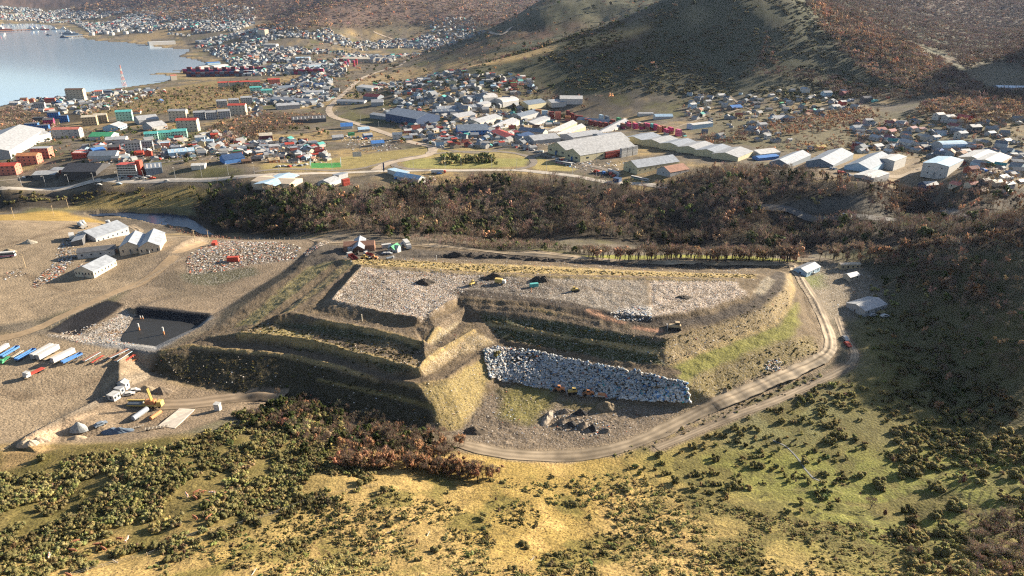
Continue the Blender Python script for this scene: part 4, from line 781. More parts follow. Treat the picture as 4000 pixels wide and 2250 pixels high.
def house(px, py, wpx, wc, rc, where, fl=1, kind='gable', rz=None, win=True, ratio=.72):
    rz = rnd.choice([.35, .35, -1.2, .2, .5]) if rz is None else rz; pos = spot(px, py, wpx, rz); L = pos[2]; L = pos[2] * .92
    pos = (pos[0], rz, L); w = L * ratio; h = (2.7 * fl + .2) * min(1.35, max(.9, L / 9)); rh = w * .24 if kind != 'flat' else 0
    wd = {1: 'low', 2: 'two storey', 3: 'three storey', 4: 'four storey', 5: 'five storey', 6: 'six storey'}[fl]
    kd = {'gable': 'gabled', 'flat': 'flat topped', 'mono': 'slant roofed', 'arch': 'arched'}[kind]
    t = bld(None, None, w, h, rh, wc, rc, (f'{wd} ' if fl > 1 else '') + (f'{kd} ' if kind != 'gable' else '') + f'{wc} house, {rc} roof, {where}', 'house', 'house', kind, 'houses ' + where, (2, fl) if win else (0, 1), (1, fl) if win and fl > 1 else (0, 1), None, 0, pos, (1.3, 1.2), chim=(kind == 'gable' and rnd.random() < .4))
    HOUSES.append(t); return t

# -- works and sheds of the yard on the left
bld((216,604),(302,588), 24, 6.5, 4.5, 'grey', 'silver', 'large grey workshop with pale sheeted roof in the left yard', door=(5, 4.5, 'dark grey'), side=(7, 1), end=(2, 1), name='workshop', cat='workshop', kind='gable')
bld((200,646),(292,636), 11, 5, 2, 'grey', 'dark grey', 'dark roofed annex in front of the large grey workshop', name='annex', cat='workshop', kind='gable', side=(4, 1), door=(3, 3, 'rusty'))
bld((196,618),(215,596), 8, 4.5, 1.5, 'dark grey', 'grey', 'narrow grey lean-to on the left end of the workshop', name='shed', cat='shed', kind='mono')
bld((330,640),(348,612), 15, 6.5, 4.2, 'beige', 'silver', 'left half of twin gabled shed beside the workshop', name='shed', cat='shed', end=(3, 1), door=(4, 4, 'grey'), wsize=(1, 2))
bld((378,636),(394,608), 15, 6.5, 4.2, 'beige', 'silver', 'right half of twin gabled shed nearest the yard gate', name='shed', cat='shed', end=(4, 1), door=(4, 4, 'grey'), side=(2, 1), wsize=(1, 2))
bld((214,698),(272,666), 15.5, 5, 3.4, 'cream', 'silver', 'long cream shed with row of windows in front of the workshop', name='shed', cat='shed', end=(6, 1), side=(7, 1), wsize=(.9, 1.6), door=(2.6, 2.8, 'light grey'), other=True)
bld((902,638),(908,618), 8.6, 5.2, 2.6, 'rusty', 'silver', 'open fronted metal shed among parked trucks behind the mound', name='shed', cat='shed', door=(6, 4.6, 'black'))
bld((985,636),(1000,628), 5, 3.4, 2.2, 'white', 'green', 'white hut with steep green roof behind the mound', name='hut', cat='hut', door=(1.5, 2.2, 'brown'))
bld((2012,690),(2046,676), 10, 3.2, 2, 'light blue', 'silver', 'pale blue cabin where the gravel road bends at the right', name='cabin', cat='house', side=(3, 1), door=(1.4, 2.2, 'brown'), end=(1, 1))
bld((2128,704),(2152,696), 6, 3, 1.6, 'beige', 'silver', 'small beige hut below the wooded slope at the right', name='hut', cat='hut', side=(2, 1))
bld((2110,676),(2160,670), 4, 3, .8, 'tan', 'beige', 'long low tan cabin at the foot of the wooded slope', name='cabin', cat='cabin', kind='arch', side=(4, 1))
bld((2150,785),(2205,765), 14, 3.6, 2, 'grey', 'light grey', 'grey shack with patched pale roof among rubbish at the right', name='shack', cat='shack', side=(3, 1), door=(1.5, 2.2, 'brown'))
bld((280,1008),(296,998), 4.2, 3.2, .4, 'white', 'white', 'largest white site cabin at the corner of the lower yard', name='cabin', cat='cabin', kind='flat', side=(2, 1), end=(1, 1))
bld((297,990),(308,984), 4, 3, .4, 'grey', 'light grey', 'grey site cabin in the middle of three cabins', name='cabin', cat='cabin', kind='flat', side=(1, 1))
bld((308,981),(318,974), 4.4, 3.6, 1.2, 'white', 'light grey', 'white gabled site cabin at the back of three cabins', name='cabin', cat='cabin', side=(1, 1))
bld((546,1034),(552,1029), 3, 4, .3, 'white', 'white', 'small white kiosk alone by the scrub below the mound', name='kiosk', cat='kiosk', kind='flat')
# -- beyond the ravine: halls, fuel station, industrial sheds
bld((668,490),(728,446), 25, 8.5, 2, 'beige', 'light blue', 'big hall with pale blue roof on the edge of the ravine', name='hall', cat='hall', end=(0, 1), door=(5, 5, 'light grey'))
bld((815,470),(843,457), 15, 4.5, 2.5, 'white', 'light grey', 'white gabled shed beside the wood right of the blue roofed hall')
bld((845,450),(868,444), 10, 4, 1, 'light grey', 'silver', 'low grey flat shed right of the blue roofed hall', kind='mono')
bld((1000,446),(1062,462), 12, 5, 3, 'white', 'light blue', 'white fuel station building with blue roof above the wood', name='fuel_station', cat='fuel station', side=(5, 1), wsize=(2, 1.5))
bld((984,434),(1022,446), 10, 5, .5, 'white', 'light blue', 'blue canopy of the fuel station by the main road', name='canopy', cat='canopy', kind='flat')
bld((1400,390),(1560,362), 34, 9, 7, 'pale yellow', 'grey', 'yellow walled warehouse with blue doors and twin grey roof beside container stack', end=(3, 1), side=(5, 1), door=(5, 5, 'blue'), wsize=(4, 2))
bld((1440,404),(1578,380), 28, 8.5, 6, 'pale yellow', 'grey', 'nearer bay of the yellow walled warehouse beside container stack', end=(2, 1), door=(5, 5, 'blue'), side=(4, 1), wsize=(4, 2))
for k in range(6):
    a = (1592 + 46 * k, 361 + 8.2 * k); b = (1640 + 44 * k, 349 + 8 * k)
    bld(a, b, 32, 6, 3.4, 'pale yellow', ('silver', 'grey')[k % 2], f'{ordinal(k)} from the left of six joined sheds with low grey roofs', group='joined sheds above the ravine', side=(0, 1))
bld((1585,434),(1690,412), 24, 7, 5.5, 'pale yellow', 'silver', 'long pale shed with silver roof by the bend of main road', end=(2, 1), side=(8, 1), door=(4, 4, 'dark grey'), sky=0)
bld((1668,442),(1716,428), 20, 5, 4.5, 'light grey', 'rusty', 'smaller shed with rust patched roof by the main road', end=(1, 1))
bld((1545,455),(1560,458), 7, 4, .3, 'dark blue', 'dark blue', 'small dark blue kiosk on the verge of the main road', name='kiosk', cat='kiosk', kind='flat')
bld((1000,298),(1078,310), 50, 12, 7, 'dark blue', 'silver', 'huge dark blue shed with bright roof beside the highway', door=(6, 6, 'white'), side=(3, 1))
bld((940,295),(995,300), 18, 6, 2, 'slate', 'grey', 'low slate shed left of the huge dark blue shed')
bld((1150,340),(1225,336), 34, 9, 6, 'blue', 'slate', 'bright blue showroom with row of windows and slate roof', side=(9, 2), wsize=(2.2, 1.6), name='showroom', cat='showroom')
bld((1240,342),(1300,338), 14, 4, 1.5, 'dark red', 'dark red', 'dark red canopy beside the bright blue showroom', name='canopy', cat='canopy')
IND = [((735,308),(820,304),14,5,3,'dark grey','dark grey','long dark shed with pale ribs left of the highway',9),((858,324),(888,322),14,4.5,3,'white','blue','white shop with bright blue roof beside the highway',0),((690,257),(800,259),16,6,2.5,'light blue','light grey','long pale shed on the far side of the scrub belt',0),((770,242),(815,238),18,8,2,'light blue','light grey','tall pale shed left of the highway bend',0),((696,275),(752,271),18,7,2,'grey','light grey','grey shed above the scrub belt',0),
 ((750,222),(776,220),16,7,3,'blue','slate','left one of the bright blue sheds near the bay',0),((790,222),(816,220),16,7,3,'blue','dark blue','right one of the bright blue sheds near the bay',0),((700,228),(740,224),18,6,3,'light grey','slate','grey gabled shed left of bright blue sheds',0),((865,155),(990,151),40,10,3,'beige','cream','very long pale hall along the far highway',0),
 ((912,228),(950,226),24,8,2,'white','white','white factory right of the highway bend',0),((922,250),(958,248),16,6,3,'slate','dark red','slate shed with dark red roof right of the highway',0),((852,262),(920,258),12,5,2,'light grey','light grey','long low pale shed right of the highway',0),((935,266),(965,262),14,6,3,'light grey','light grey','pale gabled shed near the highway bend',0),
 ((1098,278),(1196,276),14,5,2.5,'light grey','silver','long ribbed silver shed in the industrial rows',7),((1088,287),(1165,286),12,5,2,'slate','slate','long slate shed in the industrial rows',5),((1138,302),(1185,296),20,6,3,'beige','light grey','beige gabled shed in the industrial rows',0),((1190,312),(1245,304),20,6,3,'cream','light grey','cream shed left of the container stacks',0),((1235,322),(1290,314),18,5,3,'cream','light grey','cream shed nearest the red roofs',0),((1198,270),(1225,264),14,5,2,'light grey','light grey','grey shed with yellow end by the dark wood',0),
 ((1205,252),(1240,250),26,7,4,'white','white','white arched store against the shaded hill',0),((1250,262),(1290,258),24,7,4,'white','white','second white arched store against the shaded hill',0),((1315,268),(1360,263),22,7,4,'pale yellow','slate','yellow shed with slate roof against the shaded hill',0),((1378,264),(1415,258),24,7,3,'white','light grey','white shed left of the highest white shed',0),((1408,256),(1465,250),26,8,3,'white','white','highest white shed at the foot of the shaded hill',0),
 ((1296,295),(1345,290),18,6,3,'light grey','slate','slate roofed shed left of the container stacks',0),((1310,332),(1372,340),20,6,3.5,'cream','slate','cream shed with blue grey roof in the middle rows',0),((1365,330),(1440,322),20,6,4,'tan','grey','tan double shed left half in the middle rows',0),((1400,338),(1462,330),18,6,4,'tan','light grey','tan double shed right half in the middle rows',0),((1455,310),(1535,308),22,7,3.5,'tan','slate','tan shed with blue grey roof before the container wall',0),((1490,338),(1570,318),22,7,3,'beige','light grey','pale shed with broad light roof before the container wall',0),
 ((1330,360),(1395,355),22,6,3,'light grey','light grey','light roofed shed left of the yellow warehouse',0),((1425,352),(1500,343),20,6,2,'light grey','light grey','broad pale roof behind the yellow warehouse',0),((1500,352),(1560,345),18,5,2,'light grey','silver','pale shed behind the yellow warehouse',0),((1210,325),(1235,328),12,4,2,'light grey','silver','small silver shed behind the blue showroom',0),((1300,350),(1330,345),14,4,2,'dark blue','dark blue','dark blue shed right of the showroom',0),
 ((1605,292),(1642,286),16,5,1,'white','light grey','white shed above the container wall',0),((1645,300),(1690,295),20,6,3,'white','light blue','white double shed above the container wall',0),((1735,325),(1785,318),16,8,1,'light blue','white','tall pale shed at the end of the container wall',0),((1958,420),(2015,400),15,5,3,'slate','silver','left one of the sunlit sheds on the right terrace',4),((2060,420),(2112,398),20,6,3.5,'slate','silver','middle one of the sunlit sheds on the right terrace',0),((2155,430),(2212,410),18,6,3.5,'light blue','slate','right one of the sunlit sheds on the right terrace',0),
 ((2172,450),(2210,444),14,5,1,'light grey','white','white roofed lean-to in front of the right terrace sheds',0),((2225,425),(2255,415),12,9,1,'white','white','tall white mixing plant beside the terrace sheds',0),((2440,412),(2480,398),18,6,2,'beige','white','beige shed right of the big white hall',0),((2475,415),(2510,405),16,5,2,'beige','white','smaller beige shed right of the big white hall',0),((2355,378),(2418,372),14,4,4,'light grey','light blue','arched pale hall above the big white hall',0),((1895,392),(1945,388),16,4,2,'white','white','white roofed store left of the terrace sheds',0),((1900,402),(1950,398),8,3,1,'blue','blue','blue tarped store left of the terrace sheds',0),
 ((2500,232),(2590,222),22,7,2,'light grey','light blue','pale shed in shade at the far right edge',0),((2535,245),(2600,240),22,6,2,'light grey','light blue','nearer pale shed in shade at the far right edge',0),((-40,405),(60,352),44,12,6,'light grey','light grey','huge white hall at the left edge of the town',0),((72,358),(112,352),24,10,3,'white','grey','white block behind the huge hall at the left edge',0),((1250,338),(1290,350),14,4,2,'grey','red','red roofed store beside the showroom',0),((1330,312),(1370,305),16,5,2,'light grey','light grey','pale shed below the container stacks',0),
 ((280,330),(302,322),18,6,3,'light blue','light grey','pale blue gabled hall among the flats on the left',0),((345,312),(395,306),24,7,4,'light grey','light grey','grey school roof among the flats on the left',0),((372,328),(410,322),20,6,4,'light grey','light grey','lower grey school roof among the flats on the left',0),((236,350),(290,346),18,5,3,'white','green','low hall with green roof on the left',0),((270,360),(320,355),16,5,2,'white','light grey','white terrace in front of the green roofed hall',0),((285,372),(325,366),16,6,1,'dark grey','black','black roofed block below the green roofed hall',0),
 ((425,392),(490,388),12,5,2,'light blue','light blue','long pale blue shed left of the houses',6),((232,392),(262,386),16,6,2,'dark blue','blue','blue roofed hall left of the red shop',0),((232,400),(260,396),12,5,1,'salmon','salmon','salmon shop with small windows on the left',4),((195,396),(230,392),14,6,1,'red','red','long red shop with white windows on the left',8),((232,404),(300,398),14,6,3,'white','slate','white wavy walled hall behind the hotel',0),((368,432),(408,424),22,6,2,'slate','slate','slate car showroom right of the hotel',4),((180,440),(262,426),26,7,4,'black','black','black roofed open timber store by the main road',0),((95,446),(150,438),16,4,1.5,'dark grey','grey','grey roofed store left of the timber store',0),((140,434),(168,430),10,4,1,'red','light grey','small red shed beside the timber store',0),
 ((485,424),(518,421),9,4,1,'white','white','small white hut above the main road',0),((560,410),(610,404),14,5,3,'blue','dark blue','dark roofed blue house row end above the road',0)]
for p0, p1, w, h, rh, wc, rc, lb, sky_ in IND:
    if 'container wall' in lb or 'middle rows' in lb: w, h, rh = w * .62, h * .75, rh * .75
    bld(p0, p1, w * 1.4, h * 1.15, rh * 1.4, wc, rc, lb, sky=sky_, kind='arch' if 'arched' in lb else 'gable', side=(4, 1) if 'windows' in lb else (0, 1))
bld((2346,450),(2386,420), 24, 13, 1.6, 'white', 'light blue', 'big tall white hall with pale blue roof on the right terrace', name='hall', cat='hall', door=(4, 5, 'grey'), end=(2, 2))
# hotel with red stair tower
t = bld((305,440),(352,440), 12, 13.5, .3, 'white', 'red', 'white five storey hotel with red stair tower by main road', name='hotel', cat='hotel', kind='flat', side=(7, 5), end=(2, 5), wsize=(2.6, 1.3))
MB().box(-2.6, 2.6, -3.5, 3.5, -1, 17).build('stair_tower', P_('red'), t).location = (11.5, 1, 0)
# blocks of flats
FL = [(138,299,26,'blue','dark grey',4,'rear left blue and grey'),(163,307,20,'blue','dark grey',4,'rear right blue'),(102,312,26,'dark grey','black',4,'dark'),(126,318,24,'magenta','dark grey',4,'dark magenta ended'),(84,329,30,'blue','dark grey',4,'front left blue'),(113,333,26,'blue','dark grey',4,'front right blue'),
 (229,315,34,'tan','cream',4,'front tan'),(256,308,30,'tan','cream',4,'rear tan'),(316,304,38,'mint','teal',4,'mint green'),(452,304,44,'cream','light grey',4,'long cream'),(504,300,28,'light grey','light grey',4,'left of three grey'),(534,300,28,'light grey','light grey',4,'middle of three grey'),(566,298,30,'light grey','light grey',4,'right of three grey'),
 (560,270,26,'light grey','light grey',4,'rear left grey'),(590,267,26,'light grey','light grey',4,'rear middle grey'),(622,263,28,'light grey','light grey',4,'rear right grey'),(600,289,44,'cream','red',4,'upper red roofed'),(476,330,52,'cream','red',4,'lower red roofed'),(384,356,32,'mint','teal',4,'left teal roofed'),(417,353,32,'mint','teal',4,'middle teal roofed'),(455,351,36,'mint','teal',4,'right teal roofed'),
 (563,220,26,'cream','red',3,'first far red roofed'),(591,219,26,'cream','red',3,'second far red roofed'),(617,218,26,'cream','red',3,'third far red roofed'),(643,218,26,'cream','red',3,'fourth far red roofed'),(690,212,30,'salmon','red',3,'fifth far red roofed'),(645,234,30,'mint','teal',3,'far left teal roofed'),(672,240,28,'mint','teal',3,'far right teal roofed'),
 (174,346,66,'light grey','salmon',3,'long salmon roofed'),(78,412,50,'salmon','orange',3,'orange roofed brick'),(25,438,50,'salmon','red',3,'red roofed brick'),(110,398,44,'salmon','light grey',4,'salmon flat roofed'),(195,254,44,'beige','brown',6,'tall brown waterside'),(103,275,24,'grey','dark grey',4,'grey waterside'),(340,388,36,'grey','dark grey',5,'grey tall'),(372,378,30,'light grey','dark grey',4,'grey blue ended'),(290,386,28,'dark red','dark grey',3,'dark red'),(250,238,18,'white','salmon',3,'small white waterside'),
 (520,292,24,'dark grey','black',3,'dark checked'),(1455,205,1,'grey','grey',1,'')]
for px, py, wp, wc, rc, fl, nm in FL[:-1]:
    pos = spot(px, py, wp, .12 if wp > 40 else .35); pos = (pos[0], pos[1], pos[2] * .95); h = 3.0 * fl * max(1, min(1.5, pos[2] / 18))
    bld(None, None, min(pos[2] * .6, 14), h, 0 if nm == 'dark' or 'blue' in nm or 'flat' in nm else 2.6, wc, rc, f'{nm} block of flats with {rc} roof in the left town', 'flats', 'apartment_block', 'flat' if nm == 'dark' or 'blue' in nm or 'flat' in nm else 'gable', 'blocks of flats', (5, fl) if fl > 3 else (4, fl), (2, fl), pos=pos, wsize=(1.6, 1.4))
# -- houses that can be told apart
W1, W2, W3 = 'on the dark slope right of containers', 'in the shaded settlement at the right', 'in the streets left of the roundabout'
for a in [(2024,233,22,'white','light grey',2),(2078,242,24,'light blue','light grey',2),(2127,238,28,'maroon','dark red',1),(2118,265,18,'red','white',2),(2100,272,26,'white','white',1),(2140,254,14,'light blue','light grey',1),(2178,256,26,'dark grey','dark grey',2),(2200,256,14,'teal','teal',1),(1762,252,14,'white','light grey',2),(1779,264,18,'cream','light grey',2),(1813,243,22,'cream','white',1),(1836,258,12,'white','white',2),(1741,272,20,'light blue','white',2),(1762,281,14,'cream','white',2),(1898,250,10,'white','white',2),(1900,264,22,'dark grey','dark grey',1),(1848,274,34,'dark grey','blue',1),(1940,243,16,'light grey','light grey',1),(1955,303,40,'light blue','light grey',1),(1965,262,12,'green','green',1),(1985,264,16,'light grey','white',2),(1915,325,24,'white','light grey',2),(1985,355,14,'white','light grey',1),(1930,350,16,'white','light grey',2),(2040,375,16,'light blue','light grey',1),(2062,376,26,'yellow','yellow',1),(1800,376,1,'white','white',1)][:-1]: house(*a[:5], W1, a[5])
for a in [(2360,300,26,'white','white',2),(2384,306,30,'light grey','light grey',2),(2425,308,32,'red','red',2),(2400,322,30,'white','dark red',1),(2414,334,30,'white','white',1),(2415,348,28,'grey','slate',2),(2447,332,32,'dark grey','grey',2),(2240,315,26,'cream','dark red',1),(2268,318,26,'cream','dark red',1),(2213,332,30,'cream','dark red',1),(2240,336,28,'cream','dark red',1),(2203,352,30,'grey','light grey',1),(2240,354,30,'cream','maroon',1),(2294,328,24,'white','maroon',1),(2316,330,22,'white','maroon',1),(2320,348,24,'tan','cream',1),(2352,350,24,'light blue','light grey',1),(2366,340,24,'light blue','light grey',1),(2155,326,30,'light blue','light grey',1),(2182,314,22,'grey','grey',2),(2160,370,26,'white','light grey',1),(2185,374,20,'dark grey','slate',1),(2205,374,30,'white','light grey',1),(2245,374,30,'white','slate',1),(2280,372,36,'white','light grey',2),(2325,376,34,'dark blue','dark grey',1),(2360,384,22,'blue','blue',1),(2425,386,26,'grey','grey',1),(2440,370,28,'grey','light grey',1),(2170,384,24,'white','white',1),(2235,386,24,'light grey','white',1),(2410,465,34,'cream','salmon',1),(2446,466,32,'cream','salmon',1),(2475,464,24,'dark grey','black',2),(2503,464,32,'cream','cream',1),(2534,466,30,'light grey','white',1),(2520,452,32,'white','light grey',1),(2550,440,28,'white','light grey',1),(2335,470,40,'dark blue','white',1),(2470,484,26,'brown','rusty',1),(2530,484,26,'white','light grey',1),(2565,458,24,'cream','salmon',1),(2490,340,24,'grey','slate',1),(2530,360,26,'grey','light grey',1),(2500,380,24,'brown','dark grey',1),(2545,395,24,'light grey','light grey',1)]: house(*a[:5], W2, a[5])
for a in [(670,352,34,'maroon','cream',2),(700,400,30,'dark grey','dark grey',1),(735,392,34,'dark grey','black',1),(730,375,24,'white','red',2),(690,380,26,'white','light grey',2),(665,385,26,'light grey','light grey',1),(690,408,28,'orange','tan',1),(645,405,26,'dark grey','black',1),(655,392,20,'white','white',2),(775,378,30,'dark grey','slate',1),(805,385,24,'red','dark red',1),(760,388,26,'cream','black',1),(740,410,26,'white','black',1),(712,388,18,'beige','tan',3),(625,375,30,'dark grey','dark grey',1),(640,365,24,'light grey','light grey',1),(600,392,30,'dark blue','black',1),(590,400,26,'green','green',1),(620,410,24,'brown','brown',1),(610,385,24,'slate','slate',2),(575,385,26,'white','light grey',1),(715,370,22,'light grey','slate',1),(760,362,24,'grey','slate',1),(690,365,22,'dark grey','dark grey',1),(915,330,30,'light grey','light blue',1),(925,345,24,'blue','light grey',1),(950,365,34,'white','blue',1),(850,350,30,'grey','light grey',1),(1000,350,26,'white','slate',2),(1025,352,26,'light grey','slate',1)]: house(*a[:5], W3, a[5])
for a in [(38,262,22,'light grey','white',1),(62,256,16,'salmon','brown',2),(82,257,16,'salmon','brown',2),(128,258,24,'salmon','dark red',2),(145,262,26,'dark blue','dark blue',1),(160,270,22,'slate','slate',1),(170,248,14,'dark red','dark red',1),(240,252,14,'light blue','salmon',2),(270,232,20,'dark blue','slate',1),(300,230,14,'white','dark red',1),(125,280,20,'salmon','salmon',1),(90,266,18,'grey','grey',1),(185,275,20,'white','light grey',1),(225,266,16,'slate','dark grey',1),(140,290,18,'white','slate',1),(335,240,14,'dark grey','black',1),(375,232,24,'light grey','slate',1),(404,258,22,'white','blue',1),(345,286,20,'white','orange',1)]: house(*a[:5], 'on the headland by the bay', a[5])
# -- more houses street by street
CW_ = ['white','white','cream','light grey','light blue','beige','salmon','grey','pale yellow','dark grey','brown','red']; CR_ = ['light grey','slate','dark grey','red','white','dark red','green','silver','rusty','light blue']
def street_houses(poly, n_, where, wp=(14, 22), fl=(1, 1, 2)):
    w = np.array([at(a, b)[:2] for a, b in poly]); k = 0; tries = 0; got = []
    while k < n_ and tries < n_ * 40:
        tries += 1; x = rnd.uniform(w[:, 0].min(), w[:, 0].max()); y = rnd.uniform(w[:, 1].min(), w[:, 1].max())
        if not inpoly(np.array([x]), np.array([y]), w)[0] or any(abs(x - a) + abs(y - b) < 16 for a, b in got): continue
        got.append((x, y)); p = proj(x, y, float(hz(x, y))); house(float(p[0]), float(p[1]), rnd.uniform(*wp), rnd.choice(CW_), rnd.choice(CR_), where, rnd.choice(fl), rnd.choice(['gable', 'gable', 'gable', 'flat', 'mono']), win=False); k += 1
street_houses([(1040,205),(1180,182),(1340,190),(1350,205),(1250,232),(1150,225),(1060,230)], 42, 'on the slope below the sunlit ridge', (10, 17))
street_houses([(560,345),(650,355),(800,365),(820,395),(640,400),(540,390)], 26, 'between the flats and the football pitch', (16, 24))
street_houses([(200,370),(400,360),(540,340),(560,390),(420,385),(330,405),(200,385)], 30, 'below the flats on the left', (15, 24))
street_houses([(940,215),(1080,200),(1150,235),(1000,262),(950,245)], 26, 'on the plain right of the highway', (10, 17))
street_houses([(1000,320),(1120,320),(1180,355),(1340,365),(1290,378),(1110,372),(1040,350)], 22, 'between the highway and the showroom', (14, 22))
lab = {}
for t in HOUSES: lab.setdefault(t['label'], []).append(t)
for lb, ts in lab.items():
    if len(ts) > 1:
        ts.sort(key=lambda t: proj(*t.location)[0])
        for k, t in enumerate(ts): t['label'] = lb + f', {ordinal(k)} from left'
for t in HOUSES:
    for w_ in ('slant roofed ', 'flat topped ', 'two storey ', 'three storey '):
        if len(t['label'].replace(',', '').split()) > 16: t['label'] = t['label'].replace(w_, '', 1)
# -- the far town: thousands of small gabled buildings that read as one mass
def gab(wc, rc):
    v = np.array([(-.5,-.4,-.2),(.5,-.4,-.2),(.5,.4,-.2),(-.5,.4,-.2),(-.5,-.4,.6),(.5,-.4,.6),(.5,.4,.6),(-.5,.4,.6),(-.5,0,.95),(.5,0,.95)])
    fw = [(0,1,5),(0,5,4),(1,2,6),(1,6,5),(2,3,7),(2,7,6),(3,0,4),(3,4,7),(4,8,7),(5,6,9)]; fr = [(4,5,9),(4,9,8),(6,7,8),(6,8,9)]
    vv = np.concatenate([v[list(f)] for f in fw + fr]); c = np.concatenate([np.tile(wc, (3 * len(fw), 1)), np.tile(rc, (3 * len(fr), 1))]); return vv, np.arange(len(vv)).reshape(-1, 3), c
GB = [gab(tuple(.72 * q for q in PAL[a]), tuple(.8 * q for q in PAL[b])) for a, b in (('white','light grey'),('white','slate'),('cream','light grey'),('light grey','silver'),('beige','rusty'),('light blue','light grey'),('white','white'),('salmon','dark red'),('grey','slate'),('white','teal'))]
TWN = []
def town(poly, per, s0, s1, hh=1.0, mask=True):
    x, y = sprinkle(poly, per); z = hz(x, y); ok = (z > 1.5) & ((fbm(x, y, 220, 3, 5.5) > -.06) if mask else True); x, y, z = x[ok], y[ok], z[ok]; kk = rng.choice(len(GB), len(x), p=[.2,.1,.13,.15,.06,.1,.12,.04,.06,.04])
    for k in range(len(GB)):
        m = kk == k; n_ = int(m.sum()); s = rng.uniform(s0, s1, n_); TWN.append((GB[k], np.stack([x[m], y[m], z[m]], -1), s, s * rng.uniform(.5, .95, n_) * hh, np.ones((n_, 1)) * rng.uniform(.7, 1.1, (n_, 1)) * np.ones((1, 3))))
town([(0,12),(180,22),(400,18),(640,25),(640,62),(560,92),(380,85),(300,80),(240,88),(180,70),(60,52),(0,52)], 520, 8, 22); town([(450,75),(700,60),(780,85),(870,65),(1000,75),(1100,90),(1150,108),(1000,145),(850,150),(700,130),(600,100)], 300, 8, 16)
town([(520,95),(700,130),(880,155),(860,200),(720,210),(600,190),(520,160),(460,135)], 300, 7, 17); town([(1020,50),(1190,45),(1230,75),(1180,100),(1040,85)], 700, 9, 16); town([(680,215),(830,205),(850,235),(800,265),(680,262)], 420, 8, 16)
town([(1000,105),(1110,110),(1060,125),(980,160),(880,150)], 420, 10, 20, mask=False); town([(1080,240),(1300,262),(1340,300),(1180,290),(1060,268),(960,262)], 700, 8, 18); town([(560,300),(640,270),(680,280),(650,300)], 900, 8, 14)
for pl, pr in (([(200,370),(400,355),(540,335),(640,345),(820,362),(825,405),(540,395),(330,410),(200,395)], 420), ([(660,215),(830,205),(850,240),(810,275),(620,262)], 500), ([(940,210),(1180,185),(1345,195),(1345,235),(1200,260),(1000,262)], 420), ([(960,262),(1300,268),(1420,300),(1330,330),(1100,330),(960,300)], 900), ([(1000,320),(1130,318),(1340,350),(1340,378),(1100,372)], 500), ([(1730,240),(2120,230),(2160,280),(1900,345),(1720,300)], 1500), ([(2150,310),(2576,300),(2576,470),(2420,440),(2300,380),(2150,380)], 600), ([(20,262),(400,222),(420,235),(220,290),(60,280)], 900), ([(1700,330),(1960,330),(1960,370),(1720,350)], 1200)):
    town(pl, pr * .5, 5.5, 13, .75, False)
scatter('town_buildings', TWN, SOLID)
for p0, p1, w, h, wc, rc, lb in [((374,114),(440,111),40,16,'white','white','large white fish works on the point by the bay'),((500,174),(522,172),30,8,'white','white','left white shed on the inner shore'),((532,172),(568,168),30,8,'white','white','right white shed on the inner shore'),((668,120),(698,118),40,14,'light grey','white','grey and white block on the far plain'),((745,151),(780,150),40,9,'light blue','light blue','blue roofed depot on the far plain'),((430,202),(445,201),14,14,'cream','salmon','tall striped block beside the shore'),((655,90),(672,89),22,30,'cream','salmon','tall cream tower block before the far hill'),((500,106),(530,104),40,8,'light grey','light grey','pale roofed depot behind the fish works'),((520,163),(552,161),26,7,'light blue','blue','blue roofed store on the inner shore'),((770,172),(830,166),40,10,'light blue','light grey','ribbed pale depot on the far plain')]:
    bld(p0, p1, w, h, 2, wc, rc, lb, cat='building', name='depot', kind='gable')
# -- tanks, mast, pier and ships round the bay
for k, (px, py) in enumerate([(295,81),(357,77),(332,83),(317,86),(269,86),(282,89),(232,89)]):
    x, y, z = at(px, py); t = thing('storage_tank', f'round white fuel tank by the far shore, {ordinal(k)} as counted round the cluster', 'tank', (x, y, z), 0, 'fuel tanks by the far shore'); t['label'] = 'round white fuel tank by the far shore, ' + ['left of the upper pair','right end of the group','middle of the upper row','lower middle one','lowest left one','beside the lowest left one','alone at the left'][k]
    MB().tube((0, 0, -1), (0, 0, 17), 16, 16, 14).build('shell', P_('white'), t); MB().tube((0, 0, 17), (0, 0, 20), 16, 1, 14).build('roof', P_('light grey'), t)
x, y, z = at(314, 222); t = thing('radio_mast', 'tall red and white lattice mast on the shore of the bay', 'mast', (x, y, z)); H = 62; m1, m2 = MB(), MB()
for k in range(8):
    mm_ = m1 if k % 2 else m2; z0, z1 = H * k / 8, H * (k + 1) / 8; a, b = 4.6 * (1 - k / 8.6), 4.6 * (1 - (k + 1) / 8.6)
    for sx, sy in ((1, 1), (1, -1), (-1, -1), (-1, 1)):
        mm_.tube((sx * a, sy * a, z0), (sx * b, sy * b, z1), .35, .35, 4, False); mm_.tube((sx * a, sy * a, z0), (-sy * b, sx * b, z1), .22, .22, 4, False); mm_.tube((sx * a, sy * a, z0), (-sy * a, sx * a, z0), .22, .22, 4, False)
m1.build('red_band', P_('salmon'), t); m2.build('white_band', P_('white'), t)
def over_water(px, py): return W(px, py, 0)
a, b = over_water(-60, 81), over_water(78, 77); mid = ((a[0] + b[0]) / 2, (a[1] + b[1]) / 2, 0); t = thing('pier', 'long rusty brown pier reaching across the far bay', 'pier', mid, math.atan2(b[1] - a[1], b[0] - a[0])); Lp = math.hypot(b[0] - a[0], b[1] - a[1])
MB().box(-Lp / 2, Lp / 2, -9, 9, 4, 9).build('deck', P_('rusty'), t); q = MB(); [q.tube((-Lp / 2 + Lp * (k + .5) / 14, s * 6, -2), (-Lp / 2 + Lp * (k + .5) / 14, s * 6, 4), 1.5) for k in range(14) for s in (-1, 1)]; q.build('piles', P_('brown'), t)
